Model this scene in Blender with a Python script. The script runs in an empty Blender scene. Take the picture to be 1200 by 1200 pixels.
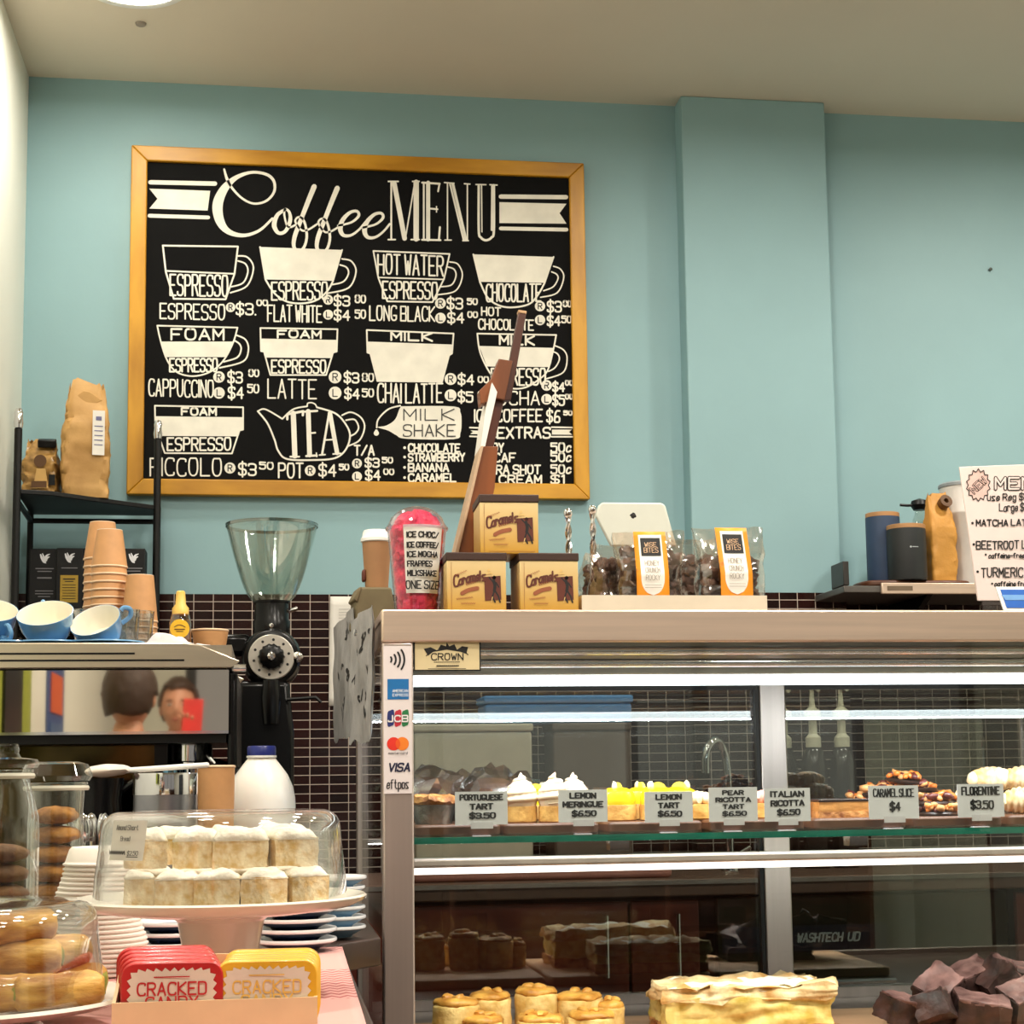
import bpy, bmesh, math, random
from mathutils import Vector, Matrix, Euler, noise
from mathutils.geometry import tessellate_polygon
random.seed(7)
PI = math.pi
scene = bpy.context.scene
COL = scene.collection

# ------------------------------------------------------------------ camera
FPX, YAW, PITCH, ROLL, PX0, PY0 = 2003.585, .149, .1205, -.0136, 616.976, 673.978
CAMZ = 1.15
def _axes():
    cy, sy, cp, sp = math.cos(YAW), math.sin(YAW), math.cos(PITCH), math.sin(PITCH)
    fw = Vector((sy*cp, cy*cp, sp)); rt = Vector((cy, -sy, 0)); up = rt.cross(fw)
    cr, sr = math.cos(ROLL), math.sin(ROLL)
    return rt*cr+up*sr, up*cr-rt*sr, fw
RT, UP, FW = _axes()
cd = bpy.data.cameras.new('camera'); cam = bpy.data.objects.new('camera', cd); COL.objects.link(cam)
cam.matrix_world = Matrix(((RT.x, UP.x, -FW.x, 0), (RT.y, UP.y, -FW.y, 0), (RT.z, UP.z, -FW.z, CAMZ), (0, 0, 0, 1)))
cd.sensor_width = 36; cd.lens = FPX*36/1200
cd.shift_x = (600-PX0)/1200; cd.shift_y = (PY0-600)/1200
cd.clip_start = .05
scene.camera = cam

# ------------------------------------------------------------------ light and exposure
scene.view_settings.view_transform = 'Standard'; scene.view_settings.look = 'None'
scene.view_settings.gamma = 1; scene.view_settings.use_curve_mapping = False
scene.view_settings.exposure = 0.0
try:
    scene.cycles.use_denoising = True
    scene.cycles.transparent_max_bounces = 32
    scene.cycles.max_bounces = 10; scene.cycles.glossy_bounces = 6
    scene.cycles.sample_clamp_indirect = 4
    scene.cycles.caustics_reflective = False; scene.cycles.caustics_refractive = False
except Exception:
    pass
w = bpy.data.worlds.new('world'); scene.world = w; w.use_nodes = True
w.node_tree.nodes['Background'].inputs[0].default_value = (1.0, .93, .82, 1)
w.node_tree.nodes['Background'].inputs[1].default_value = WORLD = .28
WARM = (1.0, .93, .82)
LAMPS = [(-.34, 4.04, 8), (1.05, 3.55, 12), (2.35, 3.55, 24), (-.3, 2.2, 20), (.95, 1.7, 34), (2.3, 1.9, 28), (.1, .2, 24), (1.6, .2, 24)]  # first is the visible ceiling light; the rest are added unseen fill lamps
CEIL = 3.09
for i, (x, y, p) in enumerate(LAMPS):
    l = bpy.data.lights.new('downlight_and_fill_lamp', 'AREA'); l.shape = 'DISK'; l.size = .2; l.energy = p; l.color = WARM; l.spread = math.radians(172)
    o = bpy.data.objects.new('downlight_and_fill_lamp', l); COL.objects.link(o); o.location = (x, y, CEIL-.012)

# ------------------------------------------------------------------ maths from the picture to the room
def ray(px, py): return FW + RT*((px-PX0)/FPX) - UP*((py-PY0)/FPX)
def PY(px, py, Y):
    v = ray(px, py); v = v*(Y/v.y); return Vector((v.x, v.y, v.z+CAMZ))
def PZ(px, py, Z):
    v = ray(px, py); v = v*((Z-CAMZ)/v.z); return Vector((v.x, v.y, v.z+CAMZ))
def XA(px, Y, Z):
    k = (px-PX0)/FPX; z = Z-CAMZ
    return (k*(Y*FW.y+z*FW.z)-(Y*RT.y+z*RT.z))/(RT.x-k*FW.x)
def at(px, Y, Z): return Vector((XA(px, Y, Z), Y, Z))
def ZA(py, Y, px=400): return PY(px, py, Y).z

# ------------------------------------------------------------------ materials
def S(r, g, b):
    f = lambda c: ((c/255)/12.92 if c/255 <= .04045 else ((c/255+.055)/1.055)**2.4)
    return (f(r), f(g), f(b), 1)
MATS = {}
def M(name, col, rough=.5, metal=0, var=.08, scale=25, bump=0, bscale=None, coat=0, trans=0, sss=0, stretch=None, col2=None, alpha=1, spec=.5):
    if name in MATS: return MATS[name]
    m = bpy.data.materials.new(name); m.use_nodes = True; nt = m.node_tree; N = nt.nodes; L = nt.links
    b = N['Principled BSDF']
    c = S(*col)
    tc = N.new('ShaderNodeTexCoord'); mp = N.new('ShaderNodeMapping'); L.new(tc.outputs['Object'], mp.inputs[0])
    if stretch: mp.inputs['Scale'].default_value = stretch
    nz = N.new('ShaderNodeTexNoise'); nz.inputs['Scale'].default_value = scale; nz.inputs['Detail'].default_value = 4; L.new(mp.outputs[0], nz.inputs[0])
    r = N.new('ShaderNodeValToRGB'); L.new(nz.outputs[0], r.inputs[0])
    a = tuple(x*(1-var) for x in c[:3])+(1,); d = S(*col2) if col2 else tuple(min(1, x*(1+var)) for x in c[:3])+(1,)
    r.color_ramp.elements[0].position = .35; r.color_ramp.elements[1].position = .65
    r.color_ramp.elements[0].color = a; r.color_ramp.elements[1].color = d
    L.new(r.outputs[0], b.inputs['Base Color'])
    b.inputs['Roughness'].default_value = rough; b.inputs['Metallic'].default_value = metal
    b.inputs['Coat Weight'].default_value = coat; b.inputs['Transmission Weight'].default_value = trans
    if sss: b.inputs['Subsurface Weight'].default_value = sss; b.inputs['Subsurface Radius'].default_value = (.01, .006, .004)
    if bump:
        bp = N.new('ShaderNodeBump'); bp.inputs['Strength'].default_value = bump; bp.inputs['Distance'].default_value = .004
        n2 = N.new('ShaderNodeTexNoise'); n2.inputs['Scale'].default_value = bscale or scale*3; n2.inputs['Detail'].default_value = 5
        L.new(mp.outputs[0], n2.inputs[0]); L.new(n2.outputs[0], bp.inputs['Height']); L.new(bp.outputs[0], b.inputs['Normal'])
    b.inputs['Specular IOR Level'].default_value = spec
    if alpha < 1: b.inputs['Alpha'].default_value = alpha
    MATS[name] = m; return m
def GLASS(name, tint=(250, 252, 250), base=.05, edge=.75, power=3.0, rough=.02, mirror=(255, 255, 255)):
    if name in MATS: return MATS[name]
    m = bpy.data.materials.new(name); m.use_nodes = True; nt = m.node_tree; N = nt.nodes; L = nt.links
    N.remove(N['Principled BSDF'])
    t = N.new('ShaderNodeBsdfTransparent'); t.inputs[0].default_value = S(*tint)
    g = N.new('ShaderNodeBsdfGlossy'); g.inputs['Roughness'].default_value = rough; g.inputs[0].default_value = S(*mirror)
    lw = N.new('ShaderNodeLayerWeight'); lw.inputs[0].default_value = .5
    pw = N.new('ShaderNodeMath'); pw.operation = 'POWER'; L.new(lw.outputs['Facing'], pw.inputs[0]); pw.inputs[1].default_value = power
    mr = N.new('ShaderNodeMapRange'); L.new(pw.outputs[0], mr.inputs[0]); mr.inputs[3].default_value = base; mr.inputs[4].default_value = edge
    mx = N.new('ShaderNodeMixShader'); L.new(mr.outputs[0], mx.inputs[0]); L.new(t.outputs[0], mx.inputs[1]); L.new(g.outputs[0], mx.inputs[2])
    L.new(mx.outputs[0], N['Material Output'].inputs[0]); MATS[name] = m; return m
def EMIT(name, col, s):
    m = bpy.data.materials.new(name); m.use_nodes = True; b = m.node_tree.nodes['Principled BSDF']
    b.inputs['Base Color'].default_value = (.8, .8, .8, 1)
    b.inputs['Emission Color'].default_value = col; b.inputs['Emission Strength'].default_value = s; return m

# ------------------------------------------------------------------ mesh helpers
def cr(pts, n=6, closed=False):
    """smooth curve through points (tuples of any length)"""
    P = [tuple(p) for p in pts]; out = []
    m = len(P)
    for i in range(m if closed else m-1):
        a, b, c, d = (P[(i-1) % m], P[i], P[(i+1) % m], P[(i+2) % m]) if closed else (P[max(i-1, 0)], P[i], P[i+1], P[min(i+2, m-1)])
        for k in range(n):
            t = k/n
            out.append(tuple(.5*((2*b[j])+(c[j]-a[j])*t+(2*a[j]-5*b[j]+4*c[j]-d[j])*t*t+(3*b[j]-a[j]-3*c[j]+d[j])*t**3) for j in range(len(b))))
    if not closed: out.append(P[-1])
    return out
class MB:
    def __init__(s): s.bm = bmesh.new()
    def add(s, verts, faces, xf=None):
        vs = [s.bm.verts.new((xf @ Vector(v)) if xf else v) for v in verts]
        for f in faces:
            try: s.bm.faces.new([vs[i] for i in f])
            except ValueError: pass
        return s
    def box(s, c, d, rot=None, xf=None, top=1.0):
        x, y, z = (q/2 for q in d); R = Euler(rot).to_matrix() if rot else None
        vs = []
        for k in (-1, 1):
            t = top if k > 0 else 1
            for i, j in ((-1, -1), (1, -1), (1, 1), (-1, 1)):
                v = Vector((i*x*t, j*y*t, k*z)); v = (R @ v) if R else v; vs.append(v+Vector(c))
        return s.add(vs, [(3, 2, 1, 0), (4, 5, 6, 7), (0, 1, 5, 4), (1, 2, 6, 5), (2, 3, 7, 6), (3, 0, 4, 7)], xf)
    def b2(s, lo, hi): return s.box([(a+b)/2 for a, b in zip(lo, hi)], [abs(b-a) for a, b in zip(lo, hi)])
    def lathe(s, prof, seg=32, c=(0, 0, 0), xf=None, wob=None, sy=1, cap=True):
        vs = []; fs = []; n = len(prof)
        for i in range(seg):
            a = 2*PI*i/seg
            for j, (r, z) in enumerate(prof):
                k = wob(a, j) if wob else 1
                vs.append((c[0]+r*k*math.cos(a), c[1]+r*k*math.sin(a)*sy, c[2]+z))
        for i in range(seg):
            i2 = (i+1) % seg
            for j in range(n-1):
                fs.append((i*n+j, i2*n+j, i2*n+j+1, i*n+j+1))
        if cap and prof[0][0] > 0 and prof[0] != prof[-1]: fs.append([i*n for i in range(seg)][::-1])
        if cap and prof[-1][0] > 0 and prof[0] != prof[-1]: fs.append([i*n+n-1 for i in range(seg)])
        s.add(vs, fs, xf); bmesh.ops.remove_doubles(s.bm, verts=s.bm.verts, dist=1e-6); return s
    def tube(s, pts, r, seg=8, xf=None, cap=True):
        P = [Vector(p) for p in pts]; n = len(P); rr = r if isinstance(r, (list, tuple)) else [r]*n
        vs = []; fs = []; u = None
        for i in range(n):
            t = (P[min(i+1, n-1)]-P[max(i-1, 0)]).normalized()
            if u is None:
                u = t.orthogonal().normalized()
            u = (u-t*u.dot(t)).normalized(); v = t.cross(u)
            for k in range(seg):
                a = 2*PI*k/seg; vs.append(P[i]+(u*math.cos(a)+v*math.sin(a))*rr[i])
        for i in range(n-1):
            for k in range(seg):
                k2 = (k+1) % seg; fs.append((i*seg+k, i*seg+k2, (i+1)*seg+k2, (i+1)*seg+k))
        if cap: fs += [list(range(seg))[::-1], [(n-1)*seg+k for k in range(seg)]]
        return s.add(vs, fs, xf)
    def prism(s, poly, a, b, f=None, xf=None):
        """polygon (u,v) extruded between w=a and w=b; f maps (u,v,w) to a point"""
        f = f or (lambda u, v, w: (u, v, w)); n = len(poly)
        vs = [f(u, v, a) for u, v in poly]+[f(u, v, b) for u, v in poly]
        fs = [list(range(n))[::-1], list(range(n, 2*n))]+[(i, (i+1) % n, n+(i+1) % n, n+i) for i in range(n)]
        s.add(vs, fs, xf); bmesh.ops.recalc_face_normals(s.bm, faces=s.bm.faces); return s
    def blob(s, c, rad, amp=.15, freq=3, sub=3, seed=0, xf=None, flat=None):
        t = bmesh.new(); bmesh.ops.create_icosphere(t, subdivisions=sub, radius=1)
        vs = []; t.verts.index_update()
        for v in t.verts:
            p = v.co.copy(); k = 1+amp*noise.noise(p*freq+Vector((seed*7.3, seed*3.1, seed)))+amp*.4*noise.noise(p*freq*2.7+Vector((seed, 4, seed*5.7)))
            p *= k
            if flat is not None and p.z < flat: p.z = flat
            vs.append(Vector((p.x*rad[0], p.y*rad[1], p.z*rad[2]))+Vector(c))
        fs = [[v.index for v in f.verts] for f in t.faces]; t.free(); return s.add(vs, fs, xf)
    def grid(s, f, nu, nv, xf=None, thick=None):
        vs = [f(i/nu, j/nv) for j in range(nv+1) for i in range(nu+1)]
        fs = [(j*(nu+1)+i, j*(nu+1)+i+1, (j+1)*(nu+1)+i+1, (j+1)*(nu+1)+i) for j in range(nv) for i in range(nu)]
        return s.add(vs, fs, xf)
    def rough(s, amp, freq, cuts=0, seed=0):
        if cuts: bmesh.ops.subdivide_edges(s.bm, edges=s.bm.edges[:], cuts=cuts, use_grid_fill=True)
        s.bm.normal_update()
        for v in s.bm.verts:
            o = Vector((seed*3.7, seed*1.3, seed*2.1))
            v.co += v.normal*amp*(noise.noise(v.co*freq+o)+.5*noise.noise(v.co*freq*2.3+o))
        return s
    def build(s, name, mat, parent=None, bevel=0, smooth=True, solid=0, angle=.7, sub=0, bseg=2):
        bmesh.ops.recalc_face_normals(s.bm, faces=s.bm.faces)
        me = bpy.data.meshes.new(name); s.bm.to_mesh(me); s.bm.free()
        me.materials.append(mat)
        if smooth:
            me.shade_smooth(); me.set_sharp_from_angle(angle=angle)
        o = bpy.data.objects.new(name, me); COL.objects.link(o)
        if parent: o.parent = parent
        if solid: q = o.modifiers.new('solid', 'SOLIDIFY'); q.thickness = solid; q.offset = 0
        if bevel: q = o.modifiers.new('bevel', 'BEVEL'); q.width = bevel; q.segments = bseg; q.limit_method = 'ANGLE'; q.harden_normals = False
        if sub: q = o.modifiers.new('sub', 'SUBSURF'); q.levels = sub; q.render_levels = sub
        return o
def tag(o, label=None, cat=None, group=None, kind=None):
    for k, v in (('label', label), ('category', cat), ('group', group), ('kind', kind)):
        if v: o[k] = v
    return o
def thing(name, label, cat, loc=(0, 0, 0), rot=(0, 0, 0), group=None):
    o = bpy.data.objects.new(name, None); COL.objects.link(o); o.empty_display_size = .05
    o.location = loc; o.rotation_euler = rot if isinstance(rot, tuple) else (0, 0, rot)
    return tag(o, label, cat, group)
KIDS = {}
def dup(root, loc=None, rot=None, label=None, group=None):
    kids = [c for c in COL.objects if c.parent == root]
    r = root.copy(); COL.objects.link(r)
    if loc is not None: r.location = loc
    if rot is not None: r.rotation_euler = rot if isinstance(rot, tuple) else (0, 0, rot)
    if label: r['label'] = label
    if group: r['group'] = group
    for ch in kids:
        c = ch.copy(); COL.objects.link(c); c.parent = r
        for g in [q for q in COL.objects if q.parent == ch]:
            d = g.copy(); COL.objects.link(d); d.parent = c
    return r
ORD = ['topmost', 'second', 'third', 'fourth', 'fifth', 'sixth', 'seventh', 'eighth', 'ninth', 'tenth', 'eleventh', 'twelfth', 'thirteenth', 'fourteenth', 'fifteenth',
       'sixteenth', 'seventeenth', 'eighteenth', 'nineteenth', 'twentieth', 'twenty-first', 'twenty-second', 'twenty-third', 'twenty-fourth', 'twenty-fifth', 'twenty-sixth', 'twenty-seventh', 'twenty-eighth']

# ------------------------------------------------------------------ hand lettering: stroke glyphs (x 0-4, y 0-6; a,b = below the line)
_O = '~26 06 00 40 46 26'; _S = '~45 46 06 03 43 40 00 01'
FONT = {'A': '00 26 40|12 32', 'B': '00 06|~06 36 46 43 23 03|~03 33 43 40 30 00', 'C': '~45 46 06 00 40 41', 'D': '00 06|~06 46 43 40 00',
 'E': '46 06 00 40|03 33', 'F': '46 06 00|03 33', 'G': '~45 46 06 00 40 42|42 22', 'H': '00 06|40 46|03 43', 'I': '00 06', 'J': '~36 36 31 30 10 00 01',
 'K': '00 06|46 03 40', 'L': '06 00 40', 'M': '00 06 22 46 40', 'N': '00 06 40 46', 'O': _O, 'P': '00 06|~06 46 43 03', 'Q': _O+'|22 40',
 'R': '00 06|~06 46 43 03|23 40', 'S': _S, 'T': '06 46|26 20', 'U': '~06 06 00 40 46 46', 'V': '06 20 46', 'W': '06 10 24 30 46', 'X': '06 40|00 46',
 'Y': '06 23 46|23 20', 'Z': '06 46 00 40', '0': _O, '1': '05 16 10', '2': '~05 06 46 44 00 00|00 40', '3': '~05 06 46 43 13|~13 43 40 00 01',
 '4': '30 36 02 42', '5': '46 06 04|~04 44 43 40 00 01', '6': '~46 16 00 20 40 43 13 01', '7': '06 46 10', '8': '~26 06 03 43 40 00 03 43 46 26',
 '9': '~43 03 06 46 43 40 20', '$': _S+'|27 2a', '.': '00 00', ':': '01 01|04 04', "'": '06 05', '/': '00 46', '-': '03 33', '!': '06 02|00 00', '+': '03 43|25 21', '(': '~16 04 02 10',
 ')': '~06 14 12 00',
 'a': '~34 14 02 00 20 31 34|34 30', 'b': '06 00|~02 04 34 32 30 00', 'c': '~33 34 14 02 00 20 31', 'd': '36 30|~34 04 02 00 30 32', 'e': '02 32|~32 34 14 02 00 20 31', 'f': '~36 16 15 10 10|04 24',
 'g': '~34 04 02 00 30 32|~34 34 3b 1b 0a', 'h': '06 00|~02 04 34 32 30 30', 'i': '04 00|06 06', 'j': '24 2a 0b', 'k': '06 00|34 02 30', 'l': '06 00', 'm': '04 00|~03 04 24 22 20 20|~23 24 44 42 40 40',
 'n': '04 00|~02 04 34 32 30 30', 'o': '~14 04 02 00 10 30 32 34 14', 'p': '04 0b|~03 04 34 32 30 00', 'r': '04 00|~02 04 24 33', 's': '~34 24 04 03 12 21 30 10 00', 't': '16 11 20 30|04 24',
 'u': '~04 04 00 20 30 34 34|34 30', 'v': '04 10 24', 'w': '04 10 23 30 44', 'y': '04 20|44 0b', 'x': '04 30|00 34', 'z': '04 34 00 30'}
def _glyph(ch):
    out = []
    for st in FONT.get(ch, '').split('|'):
        if not st: continue
        sm = st[0] == '~'; pts = []
        for t in st.lstrip('~').split():
            y = {'a': -1, 'b': -2}.get(t[1]); pts.append((float(t[0]), float(t[1]) if y is None else float(y)))
        if sm:
            for _ in range(2):
                q = [pts[0]]
                for a, b in zip(pts, pts[1:]):
                    q += [(a[0]*.75+b[0]*.25, a[1]*.75+b[1]*.25), (a[0]*.25+b[0]*.75, a[1]*.25+b[1]*.75)]
                pts = q+[pts[-1]]
        out.append(pts)
    return out
def text(s, x0, x1, ytop, ybot, slope=0, slant=0, jit=.0):
    """strokes in picture-style coords (y down) filling the box"""
    adv = []; X = 0
    for ch in s:
        g = _glyph(ch); wd = max([p[0] for st in g for p in st], default=1.2)
        adv.append((X, g)); X += wd+(1.5 if ch != ' ' else .8)
    X -= 1.5; sx = (x1-x0)/max(X, .5); sy = (ybot-ytop)/6
    out = []
    for ax, g in adv:
        j = random.uniform(-jit, jit)*sy*6
        for st in g:
            out.append([(x0+(ax+p[0]+slant*p[1])*sx, ybot-p[1]*sy+j+slope*(ax+p[0])*sx) for p in st])
    return out
def ink(name, mat, frame, parent, strokes=(), width=1, polys=(), discs=(), step=2.5e-5):
    """flat paint: strokes [(pts)] or [(pts, width)], polygons and discs (x,y,r) through frame(u right, v down)->point; each stroke is one ribbon, lifted a hair above the last"""
    bm = bmesh.new(); lift = [0.0]
    def face(pts):
        vs = []
        x0 = sum(p[0] for p in pts)/len(pts); y0 = sum(p[1] for p in pts)/len(pts); e = max(abs(pts[0][0]-x0)+abs(pts[0][1]-y0), 1e-6)*.2
        for p in pts:
            q = Vector(frame(p[0], p[1])); n = (Vector(frame(p[0], p[1]+e))-q).cross(Vector(frame(p[0]+e, p[1]))-q).normalized()
            vs.append(bm.verts.new(q+n*lift[0]))
        tris = [range(len(vs))] if len(vs) <= 4 else tessellate_polygon([[Vector((p[0], p[1], 0)) for p in pts]])
        for tr in tris:
            try: bm.faces.new([vs[i] for i in tr])
            except ValueError: pass
    def ribbon(pts, wd):
        P = [pts[0]]
        for p in pts[1:]:
            if math.hypot(p[0]-P[-1][0], p[1]-P[-1][1]) > 1e-7: P.append(p)
        lift[0] += step
        if len(P) == 1:
            r = (P[0][2] if len(P[0]) > 2 else wd)*.55; face([(P[0][0]+r*math.cos(PI*k/5), P[0][1]+r*math.sin(PI*k/5)) for k in range(10)]); return
        runs = [[P[0]]]
        for i in range(1, len(P)):
            runs[-1].append(P[i])
            if i < len(P)-1:
                a = math.atan2(P[i][1]-P[i-1][1], P[i][0]-P[i-1][0]); b = math.atan2(P[i+1][1]-P[i][1], P[i+1][0]-P[i][0])
                if abs((b-a+PI) % (2*PI)-PI) > .9: runs.append([P[i]])
        for R in runs:
            lift[0] += step; n = len(R); Lf = []; Rt = []
            for i, p in enumerate(R):
                a = R[max(i-1, 0)]; b = R[min(i+1, n-1)]; dx, dy = b[0]-a[0], b[1]-a[1]; l = math.hypot(dx, dy) or 1; h = (p[2] if len(p) > 2 else wd)/2
                Lf.append((p[0]-dy/l*h, p[1]+dx/l*h)); Rt.append((p[0]+dy/l*h, p[1]-dx/l*h))
            for i in range(n-1): face([Lf[i], Lf[i+1], Rt[i+1], Rt[i]])
            for p, q, c in ((Lf[0], Rt[0], R[0]), (Rt[-1], Lf[-1], R[-1])):
                h = math.hypot(p[0]-c[0], p[1]-c[1]); a = math.atan2(p[1]-c[1], p[0]-c[0])
                face([(c[0]+h*math.cos(a+PI*k/4), c[1]+h*math.sin(a+PI*k/4)) for k in range(5)])
    for pl_ in polys: lift[0] += step; face(pl_)
    for d in discs: lift[0] += step; face([(d[0]+d[2]*math.cos(2*PI*k/24), d[1]+d[2]*math.sin(2*PI*k/24)) for k in range(24)])
    for st in strokes:
        if len(st) == 2 and isinstance(st[1], (int, float)): ribbon(*st)
        else: ribbon(st, width)
    me = bpy.data.meshes.new(name); bm.to_mesh(me); bm.free(); me.materials.append(mat)
    o = bpy.data.objects.new(name, me); COL.objects.link(o)
    if parent: o.parent = parent
    return o
# ================================================================== the room
W = 4.64; XL = -.665; TILEZ = 1.662
m_teal = M('teal_paint', (142, 178, 184), .55, var=.03, scale=3, bump=.04, bscale=120)
m_white = M('white_paint', (236, 238, 226), .55, var=.02, scale=3, bump=.04, bscale=120)
m_ceil = M('ceiling_paint', (228, 216, 196), .7, var=.02, scale=2)
m_floor = M('floor_vinyl', (120, 100, 84), .5, var=.15, scale=6)
def TILE(name):
    m = bpy.data.materials.new(name); m.use_nodes = True; nt = m.node_tree; N = nt.nodes; L = nt.links; b = N['Principled BSDF']
    tc = N.new('ShaderNodeTexCoord'); sp = N.new('ShaderNodeSeparateXYZ'); cb = N.new('ShaderNodeCombineXYZ')
    L.new(tc.outputs['Object'], sp.inputs[0]); L.new(sp.outputs[0], cb.inputs[0]); L.new(sp.outputs[2], cb.inputs[1])
    br = N.new('ShaderNodeTexBrick'); L.new(cb.outputs[0], br.inputs[0])
    br.offset = 0; br.squash = 1; br.inputs['Scale'].default_value = 1
    br.inputs['Brick Width'].default_value = .0515; br.inputs['Row Height'].default_value = .0245; br.inputs['Mortar Size'].default_value = .0011
    br.inputs['Color1'].default_value = S(26, 9, 8); br.inputs['Color2'].default_value = S(42, 16, 13); br.inputs['Mortar'].default_value = S(186, 172, 160)
    br.inputs['Mortar Smooth'].default_value = .1
    L.new(br.outputs[0], b.inputs['Base Color'])
    mr = N.new('ShaderNodeMapRange'); L.new(br.outputs['Fac'], mr.inputs[0]); mr.inputs[3].default_value = .18; mr.inputs[4].default_value = .8
    L.new(mr.outputs[0], b.inputs['Roughness'])
    b.inputs['Specular IOR Level'].default_value = .35
    bp = N.new('ShaderNodeBump'); bp.inputs['Strength'].default_value = .4; bp.inputs['Distance'].default_value = .002; bp.invert = True
    L.new(br.outputs['Fac'], bp.inputs['Height']); L.new(bp.outputs[0], b.inputs['Normal'])
    return m
m_tile = TILE('maroon_tiles')
def struct(name, mb, mat, **k): return tag(mb.build(name, mat, **k), kind='structure')
RX = 3.6; RY = -2.6
struct('wall_back', MB().b2((XL-.1, W, 0), (RX, W+.1, CEIL)), m_teal)
PX_A, PX_B, PD = 1.1487, 1.5739, .078
struct('wall_pillar', MB().b2((PX_A, W-PD, 0), (PX_B, W-.0005, CEIL)), m_teal, bevel=.004)
t = MB(); t.b2((XL, W-.009, 0), (PX_A-.009, W-.0005, TILEZ)); t.b2((PX_A-.009, W-PD-.009, 0), (PX_B+.009, W-PD-.0005, TILEZ))
t.b2((PX_A-.009, W-PD-.0005, 0), (PX_A-.0005, W-.0005, TILEZ)); t.b2((PX_B+.0005, W-PD-.0005, 0), (PX_B+.009, W-.0005, TILEZ)); t.b2((PX_B+.009, W-.009, 0), (RX, W-.0005, TILEZ))
struct('trim_1', t, m_tile, smooth=False)
struct('wall_left', MB().b2((XL-.1, RY, 0), (XL, W, CEIL)), m_white)
struct('wall_right', MB().b2((RX, RY, 0), (RX+.1, W, CEIL)), m_white)
struct('floor', MB().b2((XL-.1, RY, -.1), (RX+.1, W+.1, 0)), m_floor)
struct('ceiling', MB().b2((XL-.1, RY, CEIL), (RX+.1, W+.1, CEIL+.1)), m_ceil)
# shop front behind the viewer: a wall with a wide window opening that lets the daylight in
f = MB(); f.b2((XL-.1, RY-.1, 0), (RX+.1, RY, .5)); f.b2((XL-.1, RY-.1, 2.75), (RX+.1, RY, CEIL)); f.b2((XL-.1, RY-.1, .5), (XL+.25, RY, 2.75)); f.b2((RX-.25, RY-.1, .5), (RX+.1, RY, 2.75))
struct('wall_front', f, m_white)
f = MB()
for x in (XL+.27, .75, 2.0, RX-.27): f.b2((x-.03, RY-.08, .5), (x+.03, RY-.02, 2.75))
struct('window_1', f, M('dark_frame', (40, 40, 42), .4))
m_chrome = M('chrome', (220, 220, 222), .08, 1, var=.02)
m_alu = M('brushed_aluminium', (196, 186, 180), .32, 1, var=.06, scale=60, stretch=(1, 1, .03))
m_steel = M('brushed_steel', (232, 208, 188), .36, .8, var=.07, scale=90, stretch=(.03, 1, 1))
m_black = M('black_plastic', (8, 8, 9), .4, var=.1, spec=.3)
m_blackmetal = M('black_metal', (8, 8, 8), .45, .0, var=.1, spec=.3)
m_whiteplastic = M('white_plastic', (238, 238, 234), .35, var=.02)
m_lens = EMIT('lamp_lens', (1, .93, .8, 1), 9)
names = ['round recessed ceiling light nearest the chalkboard and white wall', 'round ceiling light added as fill in front of the pillar', 'round recessed ceiling light above the right end of the shop',
         'round ceiling light added as fill above the jars and cake stands', 'round ceiling light added as fill above the display case', 'round ceiling light added as fill right of the display case',
         'round ceiling light added as fill by the window, white wall side', 'round ceiling light added as fill by the window, room middle']
dl = None
for (x, y, p), lab in zip(LAMPS, names):
    if dl is None:
        dl = thing('ceiling_light', lab, 'ceiling light', (x, y, CEIL), group='recessed ceiling lights')
        MB().lathe([(.116, -.004), (.124, -.007), (.134, -.005), (.136, -.0005), (.116, -.0005), (.116, -.004)], 40).build('trim_ring', m_whiteplastic, dl)
        MB().lathe([(0, -.0035), (.08, -.0035), (.115, -.0030), (.115, -.0008), (0, -.0008)], 40).build('diffuser', m_lens, dl)
    else: dup(dl, (x, y, CEIL), label=lab)  # added fitting around an unseen fill lamp
p = PZ(165, 27, CEIL)
o = MB().lathe([(0, -.008), (.012, -.006), (.014, -.0005), (0, -.0005)], 16, (0, 0, 0)).build('ceiling_sensor', M('grey_cap', (150, 140, 128), .6)); o.location = (p.x, p.y, CEIL)
tag(o, 'small grey cap on the ceiling below the round light', 'ceiling cap')

# ================================================================== chalkboard
BY = W-.03; BX0, BX1, BZ0, BZ1 = -.3845, .873, 1.927, 2.895
bx, bz = (BX0+BX1)/2, BZ0
brd = thing('menu_chalkboard', 'big black chalkboard coffee menu in an orange wooden frame on the teal wall', 'menu board', (bx, BY, bz))
FWD = .043
m_frame = M('honey_pine', (190, 130, 12), .42, var=.16, scale=14, stretch=(.25, 1, 1), col2=(212, 154, 36), bump=.05)
m_framev = M('honey_pine_upright', (190, 130, 12), .42, var=.16, scale=14, stretch=(1, 1, .25), col2=(212, 154, 36), bump=.05)
hw = (BX1-BX0)/2; hh = BZ1-BZ0
def mitre(u0, u1, v0, v1, horizontal):
    q = FWD
    if horizontal: poly = [(u0, v0), (u1, v0), (u1-q, v1), (u0+q, v1)]
    else: poly = [(u0, v0), (u1, v0+q), (u1, v1-q), (u0, v1)]
    return poly
fr = lambda u, v, w: (u, w, v)
for nm, poly, mt in (('frame_rail', [(-hw, 0), (hw, 0), (hw-FWD, FWD), (-hw+FWD, FWD)], m_frame), ('frame_rail', [(-hw, hh), (-hw+FWD, hh-FWD), (hw-FWD, hh-FWD), (hw, hh)], m_frame),
                     ('frame_stile', [(-hw, 0), (-hw+FWD, FWD), (-hw+FWD, hh-FWD), (-hw, hh)], m_framev), ('frame_stile', [(hw, 0), (hw, hh), (hw-FWD, hh-FWD), (hw-FWD, FWD)], m_framev)):
    MB().prism(poly, -.004, .028, fr).build(nm, mt, brd, bevel=.003)
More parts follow.
